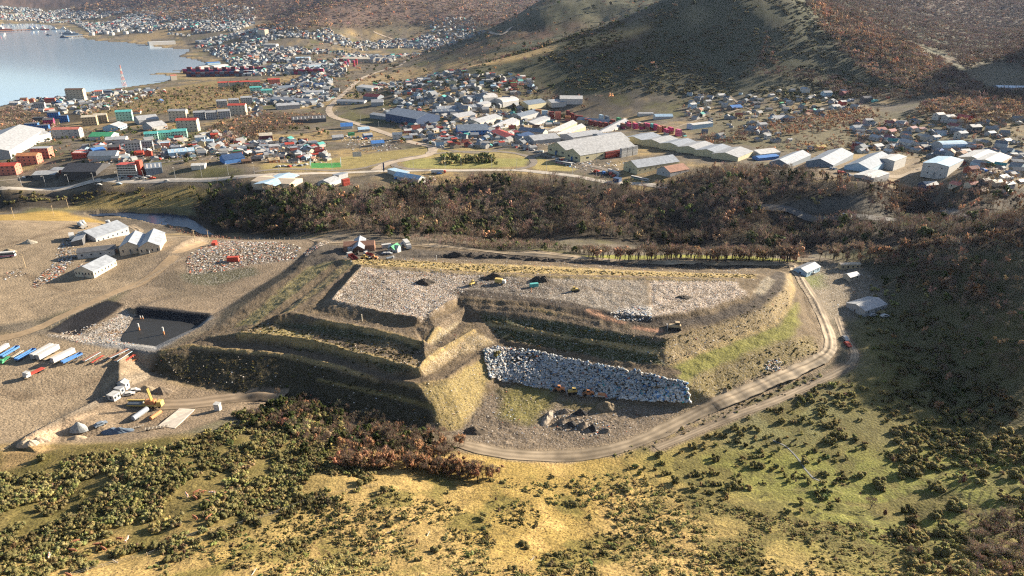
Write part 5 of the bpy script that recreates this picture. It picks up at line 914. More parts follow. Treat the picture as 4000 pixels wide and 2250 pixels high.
a, b = over_water(166, 94), over_water(222, 92); mid = ((a[0] + b[0]) / 2, (a[1] + b[1]) / 2, 0); t = thing('jetty', 'narrow pale jetty with open piles near the fuel tanks', 'jetty', mid, math.atan2(b[1] - a[1], b[0] - a[0])); Lp = math.hypot(b[0] - a[0], b[1] - a[1])
MB().box(-Lp / 2, Lp / 2, -5, 5, 4, 7).build('deck', P_('tan'), t); q = MB(); [q.tube((-Lp / 2 + Lp * (k + .5) / 8, 0, -2), (-Lp / 2 + Lp * (k + .5) / 8, 0, 4), 1.5) for k in range(8)]; q.build('piles', P_('brown'), t)
def ship(px, py, L, hull, sup, label, rz=0.0, cat='ship'):
    x, y = over_water(px, py); t = thing('ship' if cat == 'ship' else 'boat', label, cat, (x, y, 0), rz); k = L / 60
    pr = [(-30, 5), (-30, -5), (18, -5.5), (30, 0), (18, 5.5)]; m = MB(); m.add([(a * k, b * k * .8, -1) for a, b in pr] + [(a * k * 1.03, b * k, 6 * k) for a, b in pr], [(0, 1, 2, 3, 4)[::-1], (5, 6, 7, 8, 9)] + [(j, (j + 1) % 5, 5 + (j + 1) % 5, 5 + j) for j in range(5)]); m.build('hull', P_(hull), t)
    MB().box(-24 * k, 6 * k, -4 * k, 4 * k, 6 * k, 11 * k).box(-16 * k, 2 * k, -3.4 * k, 3.4 * k, 11 * k, 15 * k).build('superstructure', P_(sup), t); MB().box(-12 * k, -7 * k, -1.5 * k, 1.5 * k, 15 * k, 20 * k, .4 * k, .2 * k).build('funnel', P_(hull if hull != 'white' else 'blue'), t); MB().tube((4 * k, 0, 6 * k), (4 * k, 0, 22 * k), .3 * k).build('ship_mast', P_('white'), t)
for a in [(5,78,150,'red','white','red ship with white upperworks at the left end of pier'),(82,76,80,'white','white','white ship left of the white pair at the pier end'),(93,75,80,'white','white','white ship right of the white pair at the pier end'),(112,75,70,'red','white','red hulled ship beside the far quay'),(140,75,60,'white','white','small white ship against the far quay'),(178,87,95,'slate','light grey','grey naval ship moored behind the jetty'),(162,95,50,'dark blue','dark grey','dark boat at the head of the jetty'),(163,74,60,'white','white','white ship at the corner of the far quay')]: ship(*a)
for a in [(123,89,34,'dark blue','dark grey','small dark launch alone on the open bay'),(8,62,30,'white','white','leftmost white yacht off the far shore'),(25,61,26,'white','white','white yacht beside the leftmost yacht'),(31,66,26,'white','white','white yacht nearer the pier'),(58,63,24,'white','white','white yacht in the middle of far moorings'),(104,64,24,'white','white','rightmost white yacht off the far shore'),(154,84,24,'dark blue','white','tiny blue boat between quay and jetty')]: ship(*a, cat='boat')

# ------------------------------------------------------------------ containers
_cm = {}
def container(x, y, z, rz, col, label, group, S=1.0, L=6.06):
    key = (col, L)
    if key not in _cm:
        b = MB(); n_ = int(L / .3); prof = []
        b.box(-L / 2, L / 2, -1.19, 1.19, .1, 2.55)
        for k in range(n_): b.box(-L / 2 + L * k / n_ + .03, -L / 2 + L * k / n_ + .17, -1.24, 1.24, .15, 2.45)
        b.box(-L / 2, L / 2, -1.26, 1.26, 0, .16).box(-L / 2, L / 2, -1.26, 1.26, 2.45, 2.6)
        _cm[key] = (b.mesh('body', P_(col, .6, .2)), MB().box(-.05, .06, -1.15, -.02, .2, 2.4).box(-.05, .06, .02, 1.15, .2, 2.4).mesh('door', P_(col, .55)))
    t = thing('container', label, 'container', (x, y, z), rz, group); t.scale = (S, S, S); inst(_cm[key][0], 'body', t); inst(_cm[key][1], 'door', t, (-L / 2, 0, 0)); return t
def crow(p0, p1, n_, cols, levels, name, S, L=6.06, group='shipping containers', turn=0.0):
    a = at(*p0); b = at(*p1); rz = math.atan2(b[1] - a[1], b[0] - a[0])
    for k in range(n_):
        u = (k + .5) / n_; x, y = a[0] + (b[0] - a[0]) * u, a[1] + (b[1] - a[1]) * u; z = float(hz(x, y)); lv = levels[k % len(levels)]
        for q in range(lv):
            c = cols[(k * 3 + q * 5) % len(cols)] if isinstance(cols, list) else cols(u, q)
            container(x, y, z + 2.6 * S * q, rz + turn, c, f'{c} container in {name}, ' + (('top layer', 'second layer', 'ground layer')[lv - 1 - q] if lv == 3 else ('top layer', 'ground layer')[lv - 1 - q] if lv == 2 else 'single layer') + f', {ordinal(k)} from left', group, S, L)
SC = 1.75
crow((1424,286),(1716,345), 20, lambda u, q: 'dark red' if u < .5 else ('magenta' if (int(u * 20) + q) % 3 else 'rusty') if u < .93 else 'pink', [2], 'the long wall', SC, 6.06)
crow((1345,292),(1412,300), 4, ['orange', 'dark red', 'slate', 'light blue', 'salmon'], [3], 'the tall left stack', SC, 6.06)
crow((1420,304),(1482,301), 4, ['salmon', 'orange', 'light grey', 'dark red'], [2, 1], 'the loose middle row', SC)
crow((1505,300),(1580,312), 5, ['light blue', 'dark red', 'cream', 'slate', 'green'], [2, 2, 1], 'the short front row', SC); crow((1575,318),(1685,345), 7, ['pink', 'orange', 'magenta', 'teal', 'light grey', 'dark red', 'salmon'], [2], 'the right front row', SC)
crow((1522,398),(1560,392), 3, ['red', 'white', 'dark red'], [2], 'the stack beside yellow warehouse', 1.4); crow((1560,396),(1602,388), 3, ['white', 'light grey', 'white'], [3], 'the white stack beside yellow warehouse', 1.4)
crow((462,184),(640,182), 16, ['dark red', 'maroon', 'dark blue', 'slate', 'red', 'magenta'], [2, 3], 'the dark shore terminal', 2.6, 6.06); crow((470,192),(640,189), 14, ['dark blue', 'maroon', 'slate', 'dark red'], [2], 'the nearer shore terminal row', 2.6)
crow((866,172),(880,162), 2, ['magenta'], [3], 'the far magenta stack', 2.4); crow((888,170),(900,160), 2, ['magenta', 'red'], [3], 'the second far magenta stack', 2.4); crow((740,187),(815,184), 6, ['magenta', 'dark red'], [2], 'the far magenta row', 2.6); crow((640,180),(668,178), 3, ['magenta', 'dark red'], [2], 'the magenta row by the flats', 2.6)
crow((1108,350),(1140,348), 2, ['red', 'dark red'], [1], 'the pair before the showroom', 1.6); crow((874,342),(894,340), 1, ['green'], [1], 'the grass by the highway', 1.6); crow((862,468),(880,464), 1, ['red'], [2], 'the yard by the white shed', 1.3); crow((648,395),(660,394), 1, ['orange'], [1], 'the yard of houses', 1.5)
crow((532,622),(548,613), 1, ['red'], [1], 'the rubbish by the gate', 1.3); crow((572,657),(602,656), 1, ['red'], [1], 'the lower rubbish spread', 1.35); crow((962,624),(982,622), 1, ['white'], [1], 'the truck park behind the mound', 1.2)
crow((1335,722),(1352,720), 1, ['teal'], [1], 'the tipping floor', .9)
# ------------------------------------------------------------------ vehicles and plant (own axes: x forward, z up)
def wheel_mesh(r=.5, w=.3):
    k = ('wheel', r, w)
    if k not in _mc: _mc[k] = MB().tube((0, -w / 2, 0), (0, w / 2, 0), r, r, 12).tube((0, -w / 2 - .02, 0), (0, w / 2 + .02, 0), r * .45, r * .45, 8).mesh('wheel', RUB)
    return _mc[k]
def wheels(t, xs, y, r=.5, w=.3):
    for x in xs:
        for s in (-1, 1): inst(wheel_mesh(r, w), 'wheel', t, (x, s * y, r))
def veh(name, cat, label, p0, p1, nominal, group=None):
    c, rz, L = axis(p0, p1); t = thing(name, label, cat, c, rz, group); s = min(L / nominal, 1.55); t.scale = (s, s, s); return t
def box_trailer(p0, p1, label, col='white'):
    t = veh('box_trailer', 'trailer', label, p0, p1, 13.6, 'trailers parked in a row'); b = MB().box(-6.8, 6.8, -1.28, 1.28, 1.1, 3.95)
    for k in range(14): b.box(-6.7 + k * .97, -6.63 + k * .97, -1.31, 1.31, 1.15, 3.9)
    b.build('body', P_(col, .5, .06), t); MB().box(-6.6, 6.2, -.5, .5, .75, 1.1).box(2.6, 2.8, -.9, .9, .1, .8).build('chassis', STEEL, t); MB().box(-6.86, -6.8, -1.2, -.03, 1.2, 3.85).box(-6.86, -6.8, .03, 1.2, 1.2, 3.85).build('rear_door', P_('light grey', .5), t); wheels(t, (-5.6, -4.3, -3.0), 1.05); return t
def open_trailer(p0, p1, label, col='blue'):
    t = veh('open_trailer', 'trailer', label, p0, p1, 12.5, 'trailers parked in a row')
    MB().box(-6.2, 6.2, -1.25, -1.13, 1.1, 2.3).box(-6.2, 6.2, 1.13, 1.25, 1.1, 2.3).box(6.1, 6.2, -1.13, 1.13, 1.1, 2.4).box(-6.2, -6.1, -1.13, 1.13, 1.1, 2.2).build('sides', P_(col, .5), t)
    MB().box(-6.1, 6.1, -1.12, 1.12, 1.0, 1.15).build('deck', P_('slate'), t); MB().box(-6, 6, -.5, .5, .7, 1.0).box(2.6, 2.8, -.9, .9, .1, .8).build('chassis', STEEL, t); wheels(t, (-5.2, -3.9), 1.0); return t
def flatbed(p0, p1, label, col='rusty', frame=False):
    t = veh('flatbed_trailer', 'trailer', label, p0, p1, 12.0, 'trailers parked in a row')
    if frame:
        b = MB().box(-6, 6, -.55, -.4, .85, 1.2).box(-6, 6, .4, .55, .85, 1.2)
        for k in range(7): b.box(-6 + k * 1.95, -5.7 + k * 1.95, -1.2, 1.2, 1.0, 1.18)
        b.build('frame', P_(col), t)
    else: MB().box(-6, 6, -1.22, 1.22, 1.05, 1.25).build('deck', P_(col), t); MB().box(-6, 6, -.5, .5, .7, 1.05).box(-6.05, 6.05, -1.27, -1.2, .95, 1.22).box(-6.05, 6.05, 1.2, 1.27, .95, 1.22).build('frame', P_('light blue'), t)
    wheels(t, (-4.9, -3.6), 1.0); MB().box(2.5, 2.7, -.85, .85, .1, .9).build('landing_legs', STEEL, t); return t
def truck(p0, p1, label, cab='white', load='box', lc='white', name='truck', L=8.5, group='trucks'):
    t = veh(name, 'truck', label, p0, p1, L, group); x0, x1 = -L / 2, L / 2
    c = MB().prism([(x1 - 2.1, .7), (x1, .7), (x1, 1.7), (x1 - .35, 2.75), (x1 - 2.1, 2.85)], -1.2, 1.2).build('cab', P_(cab, .4, .05), t); MB().box(x1 - .9, x1 - .12, -1.22, 1.22, 1.75, 2.5, .2, 0).build('windscreen', GLASS, c)
    MB().box(x0, x1 - 2, -.5, .5, .6, .95).build('chassis', STEEL, t); wheels(t, (x1 - 1.2, x0 + 1.1, x0 + 2.3), 1.0)
    e = x1 - 2.3
    if load == 'box': MB().box(x0, e, -1.25, 1.25, 1.0, 3.4).build('box_body', P_(lc, .5, .06), t)
    elif load == 'tank': MB().tube((x0, 0, 1.95), (e, 0, 1.95), 1.05, 1.05, 14).build('tank', P_(lc, .35, .06), t)
    elif load == 'tip': MB().box(x0, e, -1.22, -1.1, 1, 2.2).box(x0, e, 1.1, 1.22, 1, 2.2).box(e - .12, e, -1.1, 1.1, 1, 2.5).box(x0, e - .12, -1.1, 1.1, .95, 1.12).build('tipper_body', P_(lc), t)
    elif load == 'refuse': MB().prism([(x0 + 1.2, 1.0), (e, 1.0), (e, 3.2), (x0 + 1.2, 3.2)], -1.24, 1.24).build('hopper_body', P_(lc), t); MB().prism([(x0 - .7, .8), (x0 + 1.15, .9), (x0 + 1.15, 3.1), (x0 - .1, 2.3)], -1.2, 1.2).build('loader', P_('salmon'), t); MB().box(x0 + 1.3, e - .1, -1.27, 1.27, 1.2, 2.3).build('side_panel', P_('white'), t)
    elif load == 'flat': MB().box(x0, e, -1.2, 1.2, .95, 1.15).build('deck', P_(lc), t)
    return t
_car = {}
def car(px, py, rz, col, label, group='parked cars', S=1.3, pos=None, van=False):
    if (col, van) not in _car:
        b = MB().prism([(-2.2, .35), (2.2, .35), (2.25, .75), (1.2, .95), (.6, 1.42), (-1.2, 1.45), (-1.95, 1.0), (-2.25, .9)] if not van else [(-2.4, .35), (2.4, .35), (2.45, 1.0), (1.7, 1.15), (1.2, 2.0), (-2.35, 2.05)], -.88, .88).mesh('body', P_(col, .3, .04))
        g = MB().prism([(-1.75, .98), (1.05, .98), (.55, 1.36), (-1.15, 1.39)] if not van else [(.3, 1.25), (1.55, 1.25), (1.15, 1.85), (.3, 1.9)], -.9, .9).mesh('windows', GLASS); _car[(col, van)] = (b, g)
    x, y, z = pos or at(px, py); t = thing('van' if van else 'car', label, 'van' if van else 'car', (x, y, z), rz, group); t.scale = (S, S, S); inst(_car[(col, van)][0], 'body', t); inst(_car[(col, van)][1], 'windows', t); wheels(t, (-1.35, 1.35), .82, .33, .22); return t
def bus(p0, p1, label, col='white', stripe='grey', group='coaches'):
    t = veh('bus', 'bus', label, p0, p1, 12, group); MB().box(-6, 6, -1.25, 1.25, .4, 3.2, .08, .05).build('body', P_(col, .4, .05), t); MB().box(-5.7, 6.02, -1.27, 1.27, 1.6, 2.6, .05, .0).build('windows', GLASS, t); MB().box(-5.9, 5.9, -1.28, 1.28, .8, 1.3).build('stripe', P_(stripe), t); wheels(t, (-3.8, 3.9), 1.1); return t
def loader(px, py, rz, label, col='yellow', S=1.05, kind='wheel'):
    x, y, z = at(px, py); t = thing('wheel_loader' if kind == 'wheel' else 'bulldozer', label, 'loader' if kind == 'wheel' else 'bulldozer', (x, y, z), rz, 'earth moving machines'); t.scale = (S, S, S)
    if kind == 'wheel':
        MB().prism([(-3, .8), (1, .8), (1, 1.6), (-1, 1.7), (-1.2, 2.0), (-3, 1.9)], -.9, .9).build('body', P_(col, .5), t); c = MB().box(-.9, .6, -.75, .75, 1.6, 3.1, .15, .1).build('cab', P_(col), t); MB().box(-.8, .55, -.78, .78, 2.05, 2.85, .1, .0).build('glass', GLASS, c)
        MB().prism([(1, 1.2), (2.8, .5), (2.8, .8), (1, 1.7)], -.8, -.5).prism([(1, 1.2), (2.8, .5), (2.8, .8), (1, 1.7)], .5, .8).build('arm', P_(col), t); MB().prism([(2.7, .1), (3.9, .1), (3.9, .25), (2.9, .4), (3.0, 1.2), (2.7, 1.1)], -1.4, 1.4).build('bucket', STEEL, t); wheels(t, (-1.9, 1.3), .95, .75, .5)
    else:
        for s in (-1, 1): MB().prism([(-2.2, .35), (-1.8, 0), (1.8, 0), (2.2, .4), (1.8, .95), (-1.8, .95)], s * 1.1 - .28, s * 1.1 + .28).build('track', RUB, t)
        MB().prism([(-2, .5), (2.1, .5), (2.1, 1.7), (.3, 1.8), (-2, 1.7)], -.8, .8).build('body', P_(col, .5), t); c = MB().box(-1.5, .2, -.75, .75, 1.6, 2.9, .1, .08).build('cab', P_(col), t); MB().box(-1.4, .15, -.78, .78, 2.0, 2.7, .05, 0).build('glass', GLASS, c)
        MB().prism([(2.6, .05), (2.9, .05), (2.75, .7), (2.95, 1.35), (2.65, 1.3)], -1.8, 1.8).build('blade', STEEL, t)
    return t
box_trailer((-14,896),(22,874), 'white box trailer cut by the left edge of the yard'); open_trailer((4,903),(47,877), 'blue open trailer at the left end of the row'); flatbed((30,902),(57,884), 'tan flat trailer between two blue open trailers', 'tan')
open_trailer((42,911),(89,884), 'blue open trailer left of the white trailer pair', 'blue'); box_trailer((83,907),(134,878), 'left of two white box trailers standing side by side'); box_trailer((97,909),(148,880), 'right of two white box trailers standing side by side'); flatbed((113,909),(154,888), 'tan flat trailer right of the white trailer pair', 'tan')
box_trailer((134,918),(188,889), 'single white box trailer beside a blue open trailer'); open_trailer((158,919),(206,893), 'blue open trailer right of the single white trailer'); flatbed((187,912),(212,894), 'dark frame trailer in shadow right of blue trailer', 'dark grey', True)
for k, (a, b, c, fr, lb) in enumerate([((212,913),(250,887),'rusty',False,'leftmost brown decked flat trailer in the row'),((232,917),(260,895),'red',True,'bright red frame trailer among brown ones'),((262,911),(300,888),'brown',False,'brown deck trailer right of the bright red frame'),((277,910),(324,886),'rusty',False,'longest brown decked trailer in the row'),((291,913),(330,890),'brown',False,'brown decked trailer before the last red frames'),((308,909),(342,888),'red',True,'red frame trailer second from right end'),((322,909),(356,888),'orange',True,'rust red frame trailer at right end of row')]): flatbed(a, b, lb, c, fr)
truck((110,928),(64,955), 'red and white flat truck alone before the trailer row', 'white', 'flat', 'red'); truck((22,900),(2,918), 'green truck cut by the left edge of the yard', 'green', 'flat', 'green')
truck((216,582),(196,566), 'left white tank truck behind the workshop', 'white', 'tank', 'white', L=10); truck((222,577),(203,563), 'right white tank truck behind the workshop', 'white', 'tank', 'white', L=10); truck((284,572),(268,562), 'white tank truck on the road by the pond', 'white', 'tank', 'white', L=10); truck((184,608),(181,596), 'white truck in the shade left of the workshop', 'white', 'box', 'white')
bus((-20,649),(40,645), 'white coach with purple stripe at the left edge', 'white', 'magenta'); truck((884,636),(873,627), 'white truck left of the open metal shed', 'white', 'box', 'light grey'); truck((918,634),(936,626), 'white crane truck right of the open metal shed', 'white', 'flat', 'grey'); truck((938,645),(917,641), 'red and white truck before the open metal shed', 'white', 'tip', 'dark red')
truck((1019,618),(1030,628), 'white and green removal truck behind the mound', 'white', 'box', 'white'); truck((1024,614),(1008,622), 'white truck beside the white and green truck', 'white', 'box', 'light grey'); truck((896,655),(877,650), 'dark red tip truck on the track behind the mound', 'white', 'tip', 'dark red'); truck((972,653),(993,653), 'dark tank truck with white cab behind the mound', 'white', 'tank', 'slate')
loader(918, 651, .2, 'small yellow loader on the track left of the orange one'); loader(940, 652, 3.0, 'orange loader on the track behind the mound', 'orange'); loader(1190, 716, 1.0, 'yellow and white loader on the tipping floor edge', 'yellow'); truck((1246,712),(1272,716), 'white cabbed truck with yellow load on tipping floor', 'white', 'box', 'yellow', L=7)
loader(1446, 732, .3, 'yellow bulldozer alone on the grey tipping floor', 'yellow', 1.0, 'dozer'); loader(1698, 828, 3.0, 'tan bulldozer on the wide track at the mound corner', 'tan', 1.6, 'dozer'); loader(1405, 983, 3.0, 'orange loader at the foot of the bagged waste', 'orange', 1.1); loader(1440, 989, 3.3, 'yellow bulldozer at the foot of the bagged waste', 'yellow', 1.15, 'dozer'); loader(1478, 994, 3.2, 'pale orange loader beside the refuse truck', 'orange', 1.1)
truck((1526,1000),(1496,998), 'orange refuse truck at the foot of the bagged waste', 'white', 'refuse', 'orange', 'refuse_truck')
truck((2118,546),(2142,548), 'blue and white box truck on the shaded road', 'white', 'box', 'blue', L=9)
MB_ = None
# drilling rig, tanks and heaps of the lower yard
t = veh('crane_truck', 'crane', 'yellow crane truck with folded mast in the lower yard', (322,1018), (412,1026), 14); MB().box(-7, 5, -1.2, 1.2, .9, 1.5).build('chassis', P_('yellow'), t); MB().box(-6.5, -1, -1.1, 1.1, 1.5, 2.3).build('deck', P_('slate'), t); MB().box(5, 7, -1.2, 1.2, .8, 2.9, .2, 0).build('cab', P_('yellow'), t); MB().box(.5, 4.2, -1, 1, 1.5, 3.2).build('engine_housing', P_('orange'), t); MB().tube((3, -.4, 1.8), (2.2, -.4, 8.5), .35, .25, 6).tube((3, .4, 1.8), (2.2, .4, 8.5), .35, .25, 6).build('mast', P_('yellow'), t); MB().box(-7, 3, .2, .8, 2.4, 3).build('boom', P_('yellow'), t); wheels(t, (-5.5, -4, 2, 3.4, 5.9), 1.05)
for p0, p1, c, lb in (((336,1060),(372,1036),'silver','silver cylindrical tank trailer in the lower yard'),((380,1058),(406,1040),'orange','orange cylindrical tank beside the silver one')):
    t = veh('tank_trailer', 'tank', lb, p0, p1, 10); MB().tube((-5, 0, 1.9), (5, 0, 1.9), 1.45, 1.45, 18).build('tank', P_(c, .35, .06), t); MB().box(-5, 5, -.6, .6, .4, .75).box(-3.6, -3.2, -1, 1, .5, 1.2).box(3.2, 3.6, -1, 1, .5, 1.2).build('cradle', STEEL, t); wheels(t, (-3.8, -2.4), 1.0)
for p0, p1, lb in (((322,1082),(362,1072),'low white loader trailer nearest the scrub'),((366,1084),(424,1074),'long low pale trailer by the concrete slab')): flatbed(p0, p1, lb, 'cream', True)
sl_ = [at(*p) for p in [(398,1072),(452,1028),(490,1030),(440,1078)]]; me_ = MB().add([(a, b, c - .3) for a, b, c in sl_] + [(a, b, c + .25) for a, b, c in sl_], [(4, 5, 6, 7), (0, 1, 5, 4), (1, 2, 6, 5), (2, 3, 7, 6), (3, 0, 4, 7)]).mesh('concrete_slab', CONC); o = bpy.data.objects.new('concrete_slab', me_); COL.objects.link(o); o['kind'] = 'structure'
def mound(px, py, rx, ry, h, col, label, cat='heap', name='gravel_heap', rz=0.0, rough=.25, seed=1, group=None, mat=None):
    x, y, z = at(px, py); g = np.random.default_rng(seed); nr, nt = 7, 22; v = []; off = g.uniform(0, 50)
    for i in range(nr):
        r = i / (nr - 1)
        for k in range(nt):
            th = 6.2832 * k / nt; a, b = rx * r * math.cos(th), ry * r * math.sin(th); w = 1 + rough * 1.2 * float(fbm(np.array([math.cos(th) * 2 + off]), np.array([math.sin(th) * 2]), 1, 2)[0]); v.append((a * w, b * w, h * (1 - r ** 1.25) * (1 + rough * float(fbm(np.array([a + off]), np.array([b]), 2, 2)[0]) * 2) - (.5 if i == nr - 1 else 0)))
    f = [(i * nt + k, (i + 1) * nt + k, (i + 1) * nt + (k + 1) % nt, i * nt + (k + 1) % nt) for i in range(nr - 1) for k in range(nt)]; me = bpy.data.meshes.new(name); me.from_pydata(v, [], f); me.materials.append(mat or paint(name + '_soil', col, .95, 0, .3, 1.2)); o = bpy.data.objects.new(name, me); COL.objects.link(o); o.location = (x, y, z - .1); o.rotation_euler = (0, 0, rz); return tag(o, label, cat, group)
mound(368, 980, 5, 3, 2.6, (.20,.16,.11), 'left gravel heap behind the parked cars', seed=2); mound(406, 985, 6, 3.4, 3, (.16,.125,.09), 'right gravel heap behind the parked cars', seed=3); mound(75, 611, 7, 4, 3, (.28,.25,.2), 'pale gravel heap in the upper left yard', seed=4); mound(22, 634, 7, 4, 3, (.22,.18,.12), 'brown gravel heap behind the coach', seed=5)
mound(197, 1078, 5, 3, 3.4, (.25,.26,.26), 'grey tarpaulin covered heap in the lower yard', name='covered_heap', seed=6, rough=.4); mound(302, 1088, 11, 3.6, 3, (.10,.13,.17), 'long blue grey tarpaulin covered heap', name='covered_heap', seed=7, rough=.4, rz=-.1); mound(195, 1103, 5, 2.6, 1.6, (.36,.28,.19), 'flat sand heap by the scrub edge', name='sand_heap', seed=8)
mound(70, 1116, 5, 3, 2.4, (.36,.29,.21), 'left pale boulder heap at the end of the slope', name='rubble_heap', seed=9, rough=.5); mound(100, 1108, 4, 2.5, 1.8, (.34,.27,.2), 'right pale boulder heap at the end of the slope', name='rubble_heap', seed=10, rough=.5)
mound(1068, 712, 7, 4, 3, (.05,.042,.035), 'dark soil heap on the left tipping floor', name='soil_heap', seed=11, rough=.6); mound(1240, 700, 8, 4, 3.4, (.05,.042,.035), 'dark soil heap behind the yellow loaded truck', name='soil_heap', seed=12, rough=.6); mound(1360, 706, 7, 4, 4, (.05,.042,.035), 'dark soil heap beside the teal container', name='soil_heap', seed=13, rough=.6); mound(1526, 1026, 7, 4.5, 4, (.17,.135,.09), 'brown earth heap before the bagged waste', name='soil_heap', seed=14, rough=.5)
mound(1720, 748, 5, 3, 1.6, (.06,.05,.04), 'small dark heap on the right tipping cell', name='soil_heap', seed=15, rough=.6); mound(1195, 1085, 7, 3.5, 2.4, (.09,.07,.05), 'dark rubbish heap by the bend of gravel road', name='soil_heap', seed=16, rough=.7)
for k in range(7): mound(1142 + 40 * k, 642 + 2.6 * k, 8, 3, 2.6, (.045, .038, .032), f'{ordinal(k)} from left of dark soil heaps behind the mound', name='soil_heap', seed=30 + k, rough=.6, group='dark soil heaps in a row')
# bale enclosure under torn black covers
for k, (px, py, rx, ry, h) in enumerate([(1420,1036,9,3,2.2),(1462,1040,9,3,2.4),(1415,1062,5,4,2.6),(1440,1068,5,4,2.6),(1466,1072,5,4,2.8),(1492,1078,5,4,2.8),(1524,1084,5,3.4,2.6)]): mound(px, py, rx * .55, ry * .65, h, (.035,.033,.033) if k % 2 else (.16,.13,.10), ['upper left brown bale row in the enclosure','upper right black covered bale row','leftmost lower brown bale block','second lower black covered bale block','third lower brown bale block','fourth lower black covered bale block','rightmost lower brown bale block'][k], 'bale stack', 'bale_stack', 0, .6, 50 + k, 'bale stacks in the enclosure')
t = mound(1378, 1052, 10, 2.6, 2.2, (.24,.2,.16), 'curved rubbish bank round the bale stacks', 'bank', 'rubbish_bank', 1.2, .5, 61)
# marker posts in the pit, posts on the mound
def post(px, py, h, r, cols, label, name='marker_post', cat='post', group=None):
    x, y, z = at(px, py); t = thing(name, label, cat, (x, y, z), 0, group); n_ = len(cols)
    for k, c in enumerate(cols): MB().tube((0, 0, h * k / n_ - (.5 if k == 0 else 0)), (0, 0, h * (k + 1) / n_), r, r, 8).build('band', P_(c), t)
    return t
post(351, 832, 5, .5, ['orange', 'white'], 'left orange and white post standing in the pit', group='posts in the pit'); post(413, 843, 5.5, .5, ['orange', 'white'], 'right orange and white post standing in the pit', group='posts in the pit'); post(354, 803, 2.4, .35, ['orange', 'white'], 'small left post on the far edge of pit floor', group='posts in the pit'); post(360, 803, 2.4, .35, ['orange', 'white'], 'small right post on the far edge of pit floor', group='posts in the pit')
post(911, 808, 4.5, .3, ['cream'], 'pale stake on the bench below the left cell', name='stake'); post(1008, 745, 3, .3, ['cream'], 'pale stake on the left tipping floor', name='stake'); post(1336, 735, 3, .25, ['orange'], 'thin orange stake on the grey tipping floor', name='stake'); post(1098, 655, 4, .3, ['white'], 'white stake behind the far rim', name='stake')
# cars
for a in [(325,994,.4,'white','nearer white car beside the site cabins'),(339,985,.4,'white','farther white car beside the site cabins'),(254,1070,.9,'slate','dark car alone in the lower yard'),(2126,854,-1.5,'white','white car on the dirt track at the right'),(2132,869,-1.5,'red','red car on the dirt track at the right'),(970,640,.2,'white','left white pickup by the green roofed hut'),(978,640,.2,'light grey','right white pickup by the green roofed hut'),(1035,470,.2,'white','white car left in the fuel station yard'),(1052,474,.2,'dark grey','dark car in the fuel station yard'),(1075,463,.3,'white','white car by the fuel station'),(1105,438,.1,'blue','blue car by the fuel station sign'),(250,466,.1,'white','left white car on the main road'),(420,456,.1,'white','white car at the bend above the ravine'),(300,464,.1,'light blue','pale blue car on the main road'),(2030,690,.3,'red','red car by the pale blue cabin'),(2040,690,.3,'white','white car by the pale blue cabin'),(2195,795,.3,'light grey','grey car in the shade by the shack'),(2225,797,.3,'white','white car in the shade by the shack')]: car(*a)
for k in range(9): car(296 + k * 11, 450 - (k % 2) * 4, .3, ['white', 'white', 'light grey', 'red', 'white'][k % 5], f'{ordinal(k)} car from left in the hotel forecourt', 'cars before the hotel', 1.5)
for (px, py, n_, dx, dy, nm) in ((1395,398,6,9,3,'below the yellow warehouse'),(1500,433,7,9,2,'in the yard of the long pale shed'),(1300,372,7,10,2,'in the lot before the pale sheds'),(870,345,7,10,1,'on the lot beside the highway'),(700,420,6,14,-1,'on the street by the pitch'),(1000,452,4,10,5,'under the fuel station canopy'),(1160,352,9,9,0,'before the blue showroom'),(2090,425,6,10,4,'between the terrace sheds'),(2470,430,8,11,3,'in the yard right of the white hall'),(60,450,6,12,-2,'by the red brick flats'),(400,400,6,12,-1,'in the streets below the flats')):
    for k in range(n_): car(px + dx * k, py + dy * k + rnd.uniform(-2, 2), rnd.uniform(0, 3), rnd.choice(['white', 'white', 'light grey', 'slate', 'red', 'blue', 'black']), f'car parked {nm}, {ordinal(k)} from left', 'cars ' + nm, 1.5, van=rnd.random() < .15)
for k, (p0, p1) in enumerate([((1398,410),(1418,413)),((1418,413),(1438,416)),((1588,448),(1610,453)),((1610,453),(1632,457))]): bus(p0, p1, ['left coach below the yellow warehouse', 'right coach below the yellow warehouse', 'left coach by the end of the main road', 'right coach by the end of the main road'][k], 'white', ['magenta', 'slate', 'green', 'light grey'][k])
truck((1085,436),(1122,436), 'long white semi truck stopped on the main road', 'red', 'box', 'white', L=14); truck((1530,432),(1545,436), 'left white truck by the long pale shed', 'white', 'box', 'white'); truck((1540,437),(1556,441), 'right white truck by the long pale shed', 'white', 'box', 'white')
# green pitch fence, billboard, fuel sign
x, y, z = at(899, 398); t = thing('billboard', 'white billboard on the grass left of the roundabout', 'billboard', (x, y, z), .2); MB().box(-5.5, 5.5, -.15, .15, 2, 8).build('panel', P_('white'), t); MB().tube((-4, .3, 0), (-4, .3, 7), .2).tube((4, .3, 0), (4, .3, 7), .2).build('legs', STEEL, t)
x, y, z = at(966, 436); t = thing('price_sign', 'tall blue sign pylon of the fuel station', 'sign', (x, y, z), .2); MB().box(-.8, .8, -.3, .3, 3, 12).build('panel', P_('dark blue'), t); MB().tube((0, 0, 0), (0, 0, 3), .4).build('pylon', STEEL, t)
c, rz, L_ = axis((781, 415), (858, 414)); t = thing('pitch_fence', 'mesh fence with corner masts round the green pitch', 'fence', c, rz)
for sx in (-1, 1):
    b = MB()
    for k in range(5): b.tube((sx * L_ / 2, -10 + 5 * k, 0), (sx * L_ / 2, -10 + 5 * k, 6), .12)
    for q in range(3): b.tube((sx * L_ / 2, -10, 2 + 2 * q), (sx * L_ / 2, 10, 2 + 2 * q), .06)
    b.build('end_fence', P_('light blue'), t)
